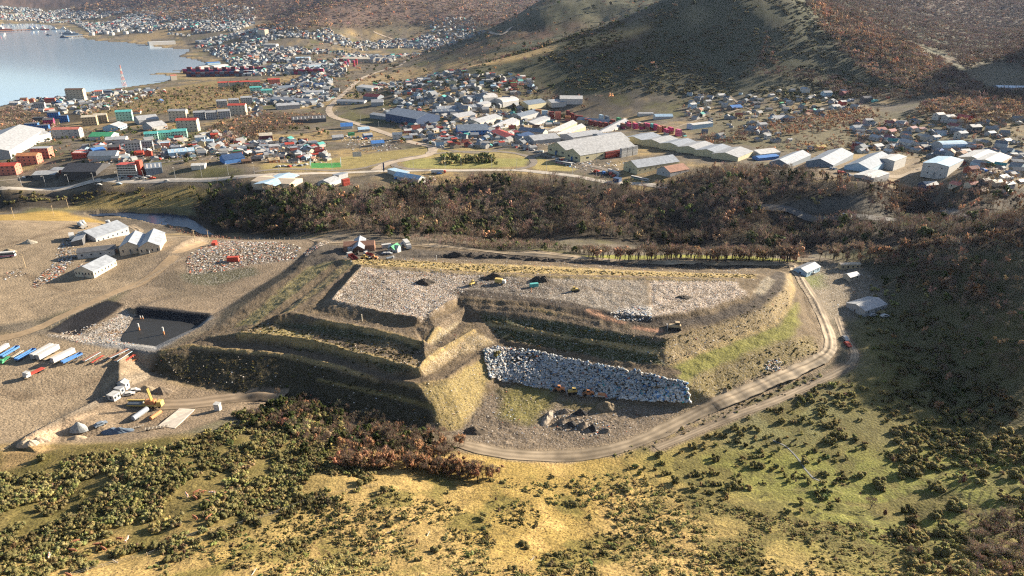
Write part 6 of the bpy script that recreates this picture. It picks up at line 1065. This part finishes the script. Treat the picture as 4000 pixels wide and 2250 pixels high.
# lamps and poles
def lamp(px, py, h, label, group): 
    x, y, z = at(px, py); t = thing('street_lamp', label, 'street lamp', (x, y, z), rnd.uniform(-.3, .3), group)
    if 'lamp' not in _mc: _mc['lamp'] = (MB().tube((0, 0, -.5), (0, 0, 10), .16, .1, 6).tube((0, 0, 9.9), (0, -1.8, 10.3), .08, .07, 5).mesh('pole', P_('light grey')), MB().box(-.18, .18, -2.6, -1.7, 10.2, 10.42).mesh('lamp_head', P_('white')))
    inst(_mc['lamp'][0], 'pole', t); inst(_mc['lamp'][1], 'lamp_head', t); t.scale = (1.25, 1.25, h / 10)
for k, (px, py) in enumerate([(56,471),(116,471),(175,468),(238,464),(300,461),(364,458),(442,450),(508,445),(575,441),(640,438),(702,434),(770,432),(836,429),(960,426),(1040,426),(1120,424),(1160,423),(1237,424),(1300,428),(1375,430),(1440,438),(1500,450)]): lamp(px, py, 13, f'street lamp on the road above the ravine, {ordinal(k)} from left', 'street lamps along the main road')
for k, (px, py) in enumerate([(850,300),(908,312),(954,330),(1010,345),(1024,342),(1062,363),(1110,380),(1160,375),(1227,380),(1330,384),(1500,408)]): lamp(px, py, 15, f'tall lamp along the highway and roundabout, {ordinal(k)} from left', 'lamps along the highway')
def pole(px, py, h, label, group, x=None):
    x, y, z = at(px, py); t = thing('utility_pole', label, 'pole', (x, y, z), rnd.uniform(0, 1), group)
    if 'pole' not in _mc: _mc['pole'] = (MB().tube((0, 0, -.6), (0, 0, 9), .2, .13, 6).mesh('post', P_('tan')), MB().box(-1, 1, -.08, .08, 8.2, 8.4).mesh('crossarm', P_('tan')))
    inst(_mc['pole'][0], 'post', t); inst(_mc['pole'][1], 'crossarm', t); t.scale = (1.3, 1.3, h / 9)
for k, (px, py) in enumerate([(36,549),(65,674),(136,543),(172,522),(491,609),(526,608)]): pole(px, py, 11, f'wooden pole in the left yard, {ordinal(k)} from left', 'wooden poles of the left yard')
# fences
def fence(line, gap, h, label, name='fence', rails=2, col='tan', lean=.0):
    w = smooth([at(a, b)[:2] for a, b in line], 8); d = np.r_[0, np.cumsum(np.hypot(*np.diff(w, axis=0).T))]; n_ = max(2, int(d[-1] / gap)); s = np.linspace(0, d[-1], n_ + 1); X = np.interp(s, d, w[:, 0]); Y = np.interp(s, d, w[:, 1]); Z = hz(X, Y)
    t = thing(name, label, 'fence', (X[0], Y[0], Z[0])); pm = MB().tube((0, 0, -.3), (0, 0, h), .13, .1, 5).mesh('post', P_(col)); r_ = MB()
    for k in range(min(n_ + 1, 95)): o = inst(pm, 'post', t, (X[k] - X[0], Y[k] - Y[0], Z[k] - Z[0])); o.rotation_euler = (rnd.gauss(0, .06), rnd.gauss(0, .06), 0)
    for k in range(min(n_, 94)):
        for q in range(rails): zz_ = h * (q + .9) / (rails + .3); r_.tube((X[k] - X[0], Y[k] - Y[0], Z[k] - Z[0] + zz_), (X[k + 1] - X[0], Y[k + 1] - Y[0], Z[k + 1] - Z[0] + zz_), .035, None, 4, False)
    r_.build('wires', STEEL, t)
fence([(180,1449),(237,1432),(300,1415),(377,1396),(430,1372),(508,1340),(568,1330),(650,1305),(750,1270),(850,1242),(950,1222)], 4.2, 1.5, 'old leaning post and wire fence crossing the scrub hill', lean=.1)
fence([(-10,1142),(40,1122),(80,1100),(130,1062)], 3.5, 1.6, 'pale post fence at the edge of the trailer yard'); fence([(410,606),(500,604),(620,603),(760,603),(860,606)], 6, 2, 'wire fence along the road behind the mound'); fence([(2005,690),(2030,730),(2058,780),(2066,800)], 3, 1.6, 'dark board fence along the gravel road bend', rails=3, col='brown')
fence([(130,824),(200,786),(300,742),(400,686),(500,634)], 6, 1.6, 'low fence between the yard track and the pit')

# ------------------------------------------------------------------ bagged waste, loose rubbish
def blob(seed, col):
    g = np.random.default_rng(seed); v, f = [], []; nt, nr = 6, 4
    for i in range(nr + 1):
        for k in range(nt): th = 6.283 * (k + .5 * (i % 2)) / nt; ph_ = math.pi * (.12 + .76 * i / nr); r = 1 + .22 * g.normal(); v.append((.5 * r * math.sin(ph_) * math.cos(th), .5 * r * math.sin(ph_) * math.sin(th), .4 + .42 * r * math.cos(ph_)))
    for i in range(nr):
        for k in range(nt): a, b, c, d = i * nt + k, i * nt + (k + 1) % nt, (i + 1) * nt + (k + 1) % nt, (i + 1) * nt + k; f += [(a, d, c), (a, c, b)]
    v.append((0, 0, .84)); f += [(len(v) - 1, k, (k + 1) % nt) for k in range(nt)]; v = np.array(v); return v, np.array(f), np.tile(np.array(col), (len(v), 1))
BAGC = [('white', (.64,.63,.60)), ('grey', (.46,.46,.45)), ('pale blue', (.48,.56,.61)), ('white', (.66,.65,.64)), ('teal', (.09,.36,.38)), ('blue', (.10,.22,.42))]
BAG = [blob(200 + k, c) for k, (n_, c) in enumerate(BAGC)]; BAGM = [tri_mesh('bag', *b, SOLID) for b in BAG]
HEAP = [(1212,884),(1240,874),(1290,878),(1363,886),(1463,910),(1538,925),(1613,936),(1728,966),(1737,1018),(1650,1012),(1560,1006),(1480,998),(1400,984),(1340,975),(1285,962),(1232,950)]
bx, by = sprinkle(HEAP, .45); pxy = proj(bx, by, hz(bx, by)); gap = ((np.abs(pxy[0] - 1330) / 42) ** 2 + (np.abs(pxy[1] - 905) / 14) ** 2) < 1; bx, by = bx[~gap], by[~gap]; bz = hz(bx, by) + fbm(bx, by, 5, 2, 3.3) * .8
order = np.argsort(by); kk = rng.choice(6, len(bx), p=[.3,.26,.2,.14,.05,.05])
px_ = proj(bx, by, bz)[0]; kk = np.where((kk >= 4) & (px_ < 1500) & (rng.random(len(bx)) < .7), 1, kk)
for i in order[:290]:
    s = rng.uniform(1.0, 1.8); o = inst(BAGM[kk[i]], 'waste_bag', None, (bx[i], by[i], bz[i]), rng.uniform(0, 6.28), (s, s, s * .9)); tag(o, f'bulging {BAGC[kk[i]][0]} waste bag in the heap on the mound slope', 'waste bag', f'{BAGC[kk[i]][0]} waste bags in the heap')
rest = order[290:]; it = []
for k in range(6):
    m = rest[kk[rest] == k]; s = rng.uniform(.7, 1.7, len(m)); it.append((BAG[k], np.stack([bx[m], by[m], bz[m]], -1), s, s * rng.uniform(.7, 1.1, len(m)), rng.uniform(.7, 1.12, (len(m), 1)) * np.ones((1, 3))))
scatter('waste_bags', it, SOLID)
def scrap(seed, col):
    g = np.random.default_rng(seed); v = np.array([(-.5, -.35, .06), (.5, -.4, .05), (.45, .4, .12), (-.4, .35, .3), (0, 0, .32)]) + g.normal(size=(5, 3)) * .08; return v, np.array([(0, 1, 4), (1, 2, 4), (2, 3, 4), (3, 0, 4)]), np.tile(np.array(col), (5, 1))
SCR = [scrap(300 + k, c) for k, c in enumerate([(.62,.55,.47),(.50,.42,.33),(.46,.48,.50),(.28,.21,.15),(.05,.045,.04),(.42,.14,.08),(.10,.22,.38),(.52,.52,.52)])]
SC_ = []
def litter(poly, per, s0, s1, pr=(.15,.24,.06,.30,.12,.05,.02,.06), keep=0, dz=0.0):
    x, y = sprinkle(poly, per)
    if keep: m = fbm(x, y, 9, 3, 6.1) > keep; x, y = x[m], y[m]
    z = hz(x, y) + dz * rng.uniform(.3, 1, len(x)); k = rng.choice(8, len(x), p=np.array(pr) / sum(pr))
    for j in range(8):
        m = k == j; n_ = int(m.sum()); s = rng.uniform(s0, s1, n_) ; SC_.append((SCR[j], np.stack([x[m], y[m], z[m] + .02], -1), s, s * rng.uniform(.4, 1.2, n_), rng.uniform(.7, 1.15, (n_, 1)) * np.ones((1, 3))))
litter([(915,672),(1000,680),(1180,690),(1300,700),(1320,722),(1190,722),(1150,745),(1080,790),(1054,800),(906,770),(836,754)], 1.0, .28, .8); litter([(1000,700),(1180,700),(1150,745),(1080,788),(1054,798),(980,780)], 1.0, .25, .75, (.34,.3,.06,.14,.05,.04,.02,.1))
litter([(1635,705),(1850,705),(1880,740),(1780,773),(1640,800)], 1.3, .22, .65); litter([(1200,695),(1620,705),(1630,790),(1440,770),(1160,742)], 2.6, .2, .55); litter([(1530,790),(1600,770),(1640,778),(1640,806),(1560,806)], .8, .5, 1.3, (.4,.2,.2,.05,.05,.02,.05,.2))
litter([(470,655),(555,605),(640,608),(760,622),(745,650),(640,665),(560,682),(470,692)], 1.6, .5, 1.7, (.2,.2,.1,.4,.1,.14,.03,.06), .0); litter([(770,645),(835,607),(820,606),(765,636)], .5, .5, 1.5); litter([(120,842),(320,790),(335,797),(310,850),(390,870),(300,868),(205,864)], 1.6, .4, 1.1); litter([(85,728),(160,688),(175,672),(120,676),(85,705)], 1.1, .6, 1.8, (.12,.15,.05,.2,.1,.2,.02,.02)); litter([(1920,925),(1935,905),(1965,902),(1965,932),(1930,935)], .6, .4, 1.2, (.2,.2,.2,.1,.1,.2,.15,.05))
for pl in ([(1060,968),(1125,950),(1206,892),(1258,872),(1230,940),(1215,1008),(1165,1074),(1110,1090)], [(1064,952),(1144,899),(1250,862),(1190,835),(1114,877)], [(1064,856),(1144,790),(1172,802),(1119,843)], [(1680,923),(1763,885),(1950,815),(1986,770),(1975,715),(1940,758),(1863,792),(1763,824),(1675,853)], [(1215,1000),(1275,968),(1300,1050),(1240,1120),(1150,1100)], [(2060,700),(2180,700),(2220,770),(2100,790)], [(600,838),(761,852),(1054,928),(1069,908),(1190,832),(1119,843),(1054,878),(894,856),(660,808)], [(1205,786),(1588,843),(1675,853),(1680,922),(1538,910),(1262,857)], [(850,640),(1200,655),(1900,675),(1900,705),(1200,690),(908,670)]): litter(pl, 9, .35, .95)
litter([(375,935),(405,885),(560,880),(740,897),(960,954),(1110,1088),(1000,1082),(760,1010),(560,985)], 22, .4, 1.0)
litter([(1740,1030),(1420,1000),(1290,1000),(1250,1080),(1400,1120),(1600,1090)], 9, .3, .8); litter([(1390,1028),(1545,1060),(1545,1098),(1480,1098),(1390,1080)], 2.5, .5, 1.2)
for pl in ([(860,340),(1000,350),(1010,375),(900,385),(860,365)], [(1400,395),(1600,410),(1560,450),(1420,420)], [(2400,400),(2560,400),(2570,460),(2420,450)], [(1060,255),(1290,275),(1300,300),(1100,290)], [(1000,445),(1100,440),(1100,470),(1010,475)], [(200,385),(560,350),(600,400),(250,420)], [(560,350),(820,360),(830,410),(560,410)], [(1150,300),(1480,300),(1560,360),(1250,370)]): litter(pl, 28, 1.2, 3.0, (.3,.2,.15,.15,.15,.05,.05,.1))
litter([(158,600),(182,596),(192,640),(186,660),(150,690),(120,690),(140,650)], 1.6, .5, 1.6, (.12,.1,.2,.2,.3,.04,.1,.05)); litter([(190,676),(205,664),(228,664),(214,676)], .9, .6, 1.5, (.05,.15,.02,.25,.1,.3,.02,.02)); litter([(0,690),(60,672),(70,690),(10,705)], 3, .5, 1.4)
litter(HEAP, .7, .5, 1.8, (.35,.08,.2,.1,.12,.02,.08,.25), 0, 1.0)
scatter('loose_rubbish', SC_, SOLID)

# ------------------------------------------------------------------ scrub of the near hill, trees that stand apart
S_ = []
def scrub(poly, per, mix, h0, h1, wide=1.0, lod=LO, tone=1.0, keep=None):
    x, y = sprinkle(poly, per)
    if keep is not None: m = fbm(x, y, 16, 3, 5.9) + .25 * fbm(x, y, 60, 2, 1.1) > keep; x, y = x[m], y[m]
    S_.extend(pick(x, y, mix, lod, h0, h1, wide, tone, .25))
LEFTSCRUB = [(-60,1200),(120,1150),(300,1132),(470,1105),(600,1060),(740,1080),(820,1120),(900,1180),(1000,1235),(850,1262),(700,1310),(560,1352),(400,1400),(260,1449),(-60,1490)]
RIGHTGRASS = [(1640,1150),(1900,1045),(2160,930),(2330,1000),(2330,1100),(2250,1250),(2000,1300),(1700,1240),(1560,1180)]
RIGHTSCRUB = [(2250,1080),(2400,1040),(2640,1060),(2680,1490),(2300,1490),(2250,1350),(2200,1230)]
FRONT = [(260,1449),(560,1352),(850,1262),(1000,1230),(1300,1200),(1560,1190),(1750,1250),(2000,1310),(2260,1330),(2400,1500),(100,1520)]
scrub(LEFTSCRUB, 3.0, {'shrub': .97, 'twig': .03}, .9, 2.3, .95, keep=-.12); scrub(RIGHTSCRUB, 10, {'shrub': .86, 'twig': .14}, 1.2, 3.0, .95, keep=-.12); scrub(RIGHTGRASS, 20, {'shrub': .93, 'twig': .07}, .8, 2.3, .85, keep=-.04)
scrub(FRONT, 5.5, {'shrub': .97, 'twig': .03}, .4, 1.3, 1.1, keep=-.13); scrub(FRONT, 1.8, {'shrub': 1}, .18, .45, 1.5, XL, 1.0, keep=-.12); scrub(FRONT, 2.2, {'twig': 1}, .25, .55, 1.3, XL, 2.0)
scrub([(2150,760),(2350,780),(2480,900),(2576,1050),(2400,1050),(2250,1000),(2180,880)], 22, {'shrub': .8, 'twig': .2}, 1.2, 3, .9, tone=.8)
scrub([(1560,1165),(1750,1080),(2000,985),(2080,950),(2060,935),(1900,990),(1680,1085),(1540,1140)], 7, {'shrub': .8, 'twig': .2}, .4, 1.0, 1)
for pl, pr in (([(600,838),(761,854),(1054,928),(1054,878),(894,856),(660,808)], 3), ([(500,853),(764,873),(979,942),(1054,931),(894,890),(600,838)], 3), ([(690,797),(1064,857),(1054,876),(700,816)], 3), ([(1205,786),(1588,843),(1675,853),(1672,884),(1413,846),(1215,808)], 2.5), ([(1232,820),(1563,875),(1655,890),(1680,922),(1413,885),(1262,857)], 2.5), ([(375,935),(405,885),(740,897),(960,954),(1110,1088),(900,1058),(560,985)], 6), ([(1675,853),(1763,824),(1863,792),(1977,715),(1986,770),(1870,845),(1680,922)], 9), ([(1728,966),(1900,885),(2050,850),(2060,888),(1900,962),(1735,1025)], 6), ([(880,652),(1550,684),(1900,690),(1900,700),(1200,684),(900,668)], 3)):
    scrub(pl, pr * 1.2, {'shrub': 1}, .25, .7, 1.2, XL, .5)
scrub([(600,1040),(760,1005),(880,1040),(860,1120),(740,1090),(600,1075)], 8, {'evergreen': .6, 'shrub': .4}, 2, 5, .9, tone=1.1)
scatter('scrub', S_)
used = 0
def bushes(poly, n_, kind, h0, h1, wide, label, group, name='shrub'):
    w = np.array([at(a, b)[:2] for a, b in poly]); k = 0; c = 0
    while k < n_ and c < n_ * 60:
        c += 1; x = rnd.uniform(w[:, 0].min(), w[:, 0].max()); y = rnd.uniform(w[:, 1].min(), w[:, 1].max())
        if inpoly(np.array([x]), np.array([y]), w)[0]: bush(x, y, kind, rnd.uniform(h0, h1), wide, label, group, name); k += 1
bushes(LEFTSCRUB, 80, 'shrub', 2.4, 3.6, 1.0, 'rounded olive shrub in the dense scrub on the left slope', 'shrubs of the left slope'); bushes(RIGHTSCRUB, 75, 'shrub', 2.8, 4.4, 1.0, 'large dark olive shrub on the lower right slope', 'shrubs of the lower right slope'); bushes(RIGHTGRASS, 45, 'shrub', 1.8, 3.4, .9, 'dark shrub throwing a long shadow on the green grass', 'shrubs on the green grass'); bushes(FRONT, 60, 'shrub', 1.2, 2.2, 1.2, 'low olive shrub on the golden grass in front', 'shrubs on the golden grass'); bushes(FRONT, 14, 'twig', 2.0, 3.2, .7, 'upright reddish leafless bush on the golden grass', 'reddish bushes on golden grass', 'leafless_bush'); bushes(RIGHTSCRUB, 18, 'twig', 3.0, 4.8, .8, 'brown leafless bush among the lower right shrubs', 'brown bushes of the right slope', 'leafless_bush')
x, y, z = at(1250, 893); bush(x, y, 'shrub', 3.2, 1.0, 'single round green bush growing out of the bagged waste', None)
for px, py, kd, h, wd, lb in [(2358,1030,'rust',6,1.1,'lone brown tree with flat top in the right shade'),(2190,1280,'bare',5.5,1.15,'broad leafless tree beside the green hollow at right'),(2430,1305,'bare',4,1,'leafless tree on the slope above the bottom right thicket'),(2290,1395,'bare',4.2,1.1,'leafless tree near the bottom edge at the right'),(2440,1400,'bare',6,1.1,'large leafless tree at the head of the bottom right thicket'),(765,1140,'evergreen',5.5,.9,'single bright green conifer bush by the copse'),(1835,980,'evergreen',3,.9,'small dark evergreen by the gravel road'),(850,1060,'evergreen',8,.75,'tall dark evergreen above the copse'),(735,1050,'bare',7,.6,'slim pale leafless tree at the copse top'),(700,1000,'bare',6,.7,'flat topped leafless tree on the shaded bank left'),(762,1012,'bare',6,.9,'flat topped leafless tree on the shaded bank right'),(2225,720,'evergreen',8,.9,'dark green tree above the small hut at the right'),(2265,710,'evergreen',7,.9,'second dark green tree on the wooded slope')]: tree(px, py, kd, h, wd, lb, None)
def trees(n_, line, jit, mix, h0, h1, wide, lbl, group, jy=None):
    P2 = np.array(line, float)
    for k in range(n_):
        u = (k + rnd.random()) / n_ * (len(P2) - 1); i = min(int(u), len(P2) - 2); p = P2[i] + (P2[i + 1] - P2[i]) * (u - i); kd = rnd.choice(mix)
        tree(p[0] + rnd.uniform(-jit, jit), p[1] + rnd.uniform(-1, 1) * (jy or jit * .5), kd, rnd.uniform(h0, h1), wide * rnd.uniform(.85, 1.2), {'bare': 'leafless grey brown tree ', 'rust': 'rust orange autumn tree ', 'evergreen': 'dark green leafy tree '}[kd] + lbl, {'bare': 'leafless trees ', 'rust': 'autumn trees ', 'evergreen': 'evergreen trees '}[kd] + lbl)
trees(46, [(1480,652),(1600,653),(1750,654),(1900,656),(2015,660)], 12, ['bare', 'bare', 'bare', 'rust'], 9, 12.5, .95, 'on the green verge behind the mound', '', 6)
trees(40, [(2050,650),(2180,652),(2300,645),(2420,625),(2570,612)], 12, ['rust', 'bare', 'bare'], 9, 13, .95, 'along the crest of the right slope', '', 8)
trees(44, [(840,1175),(950,1168),(1060,1185),(1160,1190),(1240,1205)], 14, ['rust', 'rust', 'bare'], 6.5, 9, .85, 'in the orange row below the gravel road', '', 9); trees(40, [(880,1120),(980,1110),(1080,1130),(1160,1140)], 26, ['bare', 'bare', 'rust'], 6, 9, .85, 'in the pinkish copse below the mound', '', 22)
trees(16, [(620,1050),(720,1040),(860,1060)], 30, ['evergreen', 'evergreen', 'bare'], 5, 7.5, .8, 'on the dark bank left of the copse', '', 25); trees(30, [(2250,720),(2400,720),(2520,760)], 50, ['bare', 'bare', 'rust', 'bare'], 7, 10, .95, 'on the shaded right hillside', '', 35); trees(14, [(2440,1330),(2500,1400),(2580,1400)], 30, ['bare'], 4, 6, 1.05, 'in the thicket at the bottom right corner', '', 25)
trees(40, [(600,580),(800,580),(1000,590),(1200,600),(1288,605)], 25, ['bare', 'bare', 'evergreen', 'rust'], 8, 11, .8, 'at the foot of the ravine wood', '', 8); trees(10, [(1120,405),(1240,402)], 12, ['evergreen'], 5, 7, 1, 'on the roundabout island', '', 5)

# ------------------------------------------------------------------ cattle
def cow_mesh(col):
    bm = __import__('bmesh').new(); sk = bm.verts.layers.skin.verify(); J = {}
    def nd(k, p, r): v = bm.verts.new(p); v[sk].radius = (r, r); J[k] = v
    nd('hip', (-.75, 0, 1.1), .33); nd('belly', (-.1, 0, 1.02), .38); nd('chest', (.6, 0, 1.08), .34); nd('neck', (1.0, 0, 1.15), .2); nd('poll', (1.3, 0, 1.15), .15); nd('muzzle', (1.65, 0, .92), .09); nd('tail', (-1.05, 0, 1.15), .05); nd('tip', (-1.12, 0, .55), .03)
    for s, q in ((1, 'l'), (-1, 'r')):
        nd('kn' + q, (.62, .2 * s, .58), .1); nd('fo' + q, (.6, .2 * s, .04), .07); nd('st' + q, (-.62, .2 * s, .68), .15); nd('ho' + q, (-.86, .2 * s, .42), .08); nd('hf' + q, (-.8, .2 * s, .04), .07); nd('ea' + q, (1.25, .24 * s, 1.22), .05)
    E = ['hip belly', 'belly chest', 'chest neck', 'neck poll', 'poll muzzle', 'hip tail', 'tail tip'] + [f'{a}{q} {b}{q}' for q in 'lr' for a, b in (('kn', 'fo'), ('st', 'ho'), ('ho', 'hf'))] + [f'chest kn{q}' for q in 'lr'] + [f'hip st{q}' for q in 'lr'] + [f'poll ea{q}' for q in 'lr']
    for e in E: a, b = e.split(); bm.edges.new((J[a], J[b]))
    J['hip'][sk].use_root = True; me = bpy.data.meshes.new('cow_form'); bm.to_mesh(me); bm.free(); o = bpy.data.objects.new('cow_form', me); COL.objects.link(o); o.modifiers.new('skin', 'SKIN'); m = o.modifiers.new('sub', 'SUBSURF'); m.levels = 1; m.render_levels = 1
    dg = bpy.context.evaluated_depsgraph_get(); dg.update(); r = bpy.data.meshes.new_from_object(o.evaluated_get(dg)); bpy.data.objects.remove(o); r.name = 'cow'; r.materials.clear(); r.materials.append(col); return r
def hide(name, a, b):
    m, N, Lk, B = new_mat(name); tc = N.new('ShaderNodeTexCoord'); f = noise_ramp(N, Lk, tc.outputs['Object'], 1.6, .47, .53, 0, 1, 2); Lk.new(mixc(N, Lk, a + (1,), b + (1,), f), B.inputs['Base Color']); B.inputs['Roughness'].default_value = .8; return m
CB, CWm, CD_ = cow_mesh(hide('brown_hide', (.27, .10, .045), (.33, .14, .07))), cow_mesh(hide('white_hide', (.62, .56, .50), (.40, .16, .08))), None
for a, b, w_, lb in [(471,1245,1,'white faced pale cow at the left of the upper herd'),(494,1238,0,'brown cow beside the pale cow in the upper herd'),(508,1239,0,'brown cow broadside in the middle of the upper herd'),(536,1239,1,'white cow at the right of the upper herd'),(564,1242,0,'rightmost brown cow of the upper herd'),(525,1262,0,'brown cow below the white cow'),(574,1273,0,'brown cow standing apart at the herd right edge'),(492,1252,0,'small brown calf near the pale cow'),(533,1288,0,'brown cow at the lower right of the herd'),(492,1302,0,'brown cow at the lower left of the herd'),(525,1302,0,'dark brown cow at the bottom of the herd'),(556,1284,1,'pale cow lying low at the herd right'),(193,1362,0,'brown cow alone in the left scrub'),(248,1370,0,'brown cow left of the orange brown one'),(263,1381,0,'orange brown cow seen end on'),(320,1358,1,'white and red cow in the middle left scrub'),(125,1400,1,'white cow nearest the left edge'),(186,1385,0,'brown cow half hidden in left scrub'),(175,1448,0,'brown cow at the bottom edge'),(301,1356,0,'tan cow beside the white and red one')]:
    x, y, z = at(a, b + 4); o = inst(CWm if w_ else CB, 'cow', None, (x, y, z), rnd.uniform(0, 6.28), (1.15, 1.15, 1.15)); tag(o, lb, 'cow', 'cattle grazing the scrub hill')
# fallen pale logs
for a, b, rz, lb in [(984,1339,.3,'pale fallen log on the golden slope'),(1078,1345,1.2,'short pale branch on the golden slope'),(290,1415,-.6,'grey dead branch by the old fence'),(1340,1408,.8,'pale stick near the bottom centre'),(640,1440,1.3,'pale stump stick at the bottom left')]:
    x, y, z = at(a, b); t = MB().tube((-1.6, 0, .2), (1.4, .2, .35), .2, .1, 7).tube((.2, .1, .25), (1.1, .8, .6), .08, .04, 5).build('fallen_log', paint('bleached_wood', (.5, .44, .37), .9)); t.location = (x, y, z); t.rotation_euler = (0, 0, rz); tag(t, lb, 'log')
# stream threading the green hollow
road('stream', [(1945,1108),(1975,1122),(1995,1140),(2012,1160),(2025,1180),(2050,1205),(2068,1212)], 0.7, paint('stream_water', (.22, .215, .2), .3, 0, .4, 2), .1, 8)

# ------------------------------------------------------------------ the air
hb = MB().box(-13000, 13000, -900, 14500, -60, 1900).mesh('haze', None) if False else None
bmx = MB().box(-12500, 12500, -1500, 13500, -5, 1700); me = bpy.data.meshes.new('haze'); me.from_pydata(bmx.v, [], bmx.f); hm = bpy.data.materials.new('haze_air'); hm.use_nodes = True; N = hm.node_tree.nodes; N.remove(N['Principled BSDF']); pv = N.new('ShaderNodeVolumePrincipled')
pv.inputs['Color'].default_value = (.55, .68, 1, 1); pv.inputs['Density'].default_value = 1.2e-5; pv.inputs['Anisotropy'].default_value = .3; hm.node_tree.links.new(pv.outputs[0], N['Material Output'].inputs['Volume']); me.materials.append(hm); o = bpy.data.objects.new('haze', me); COL.objects.link(o); o['kind'] = 'stuff'
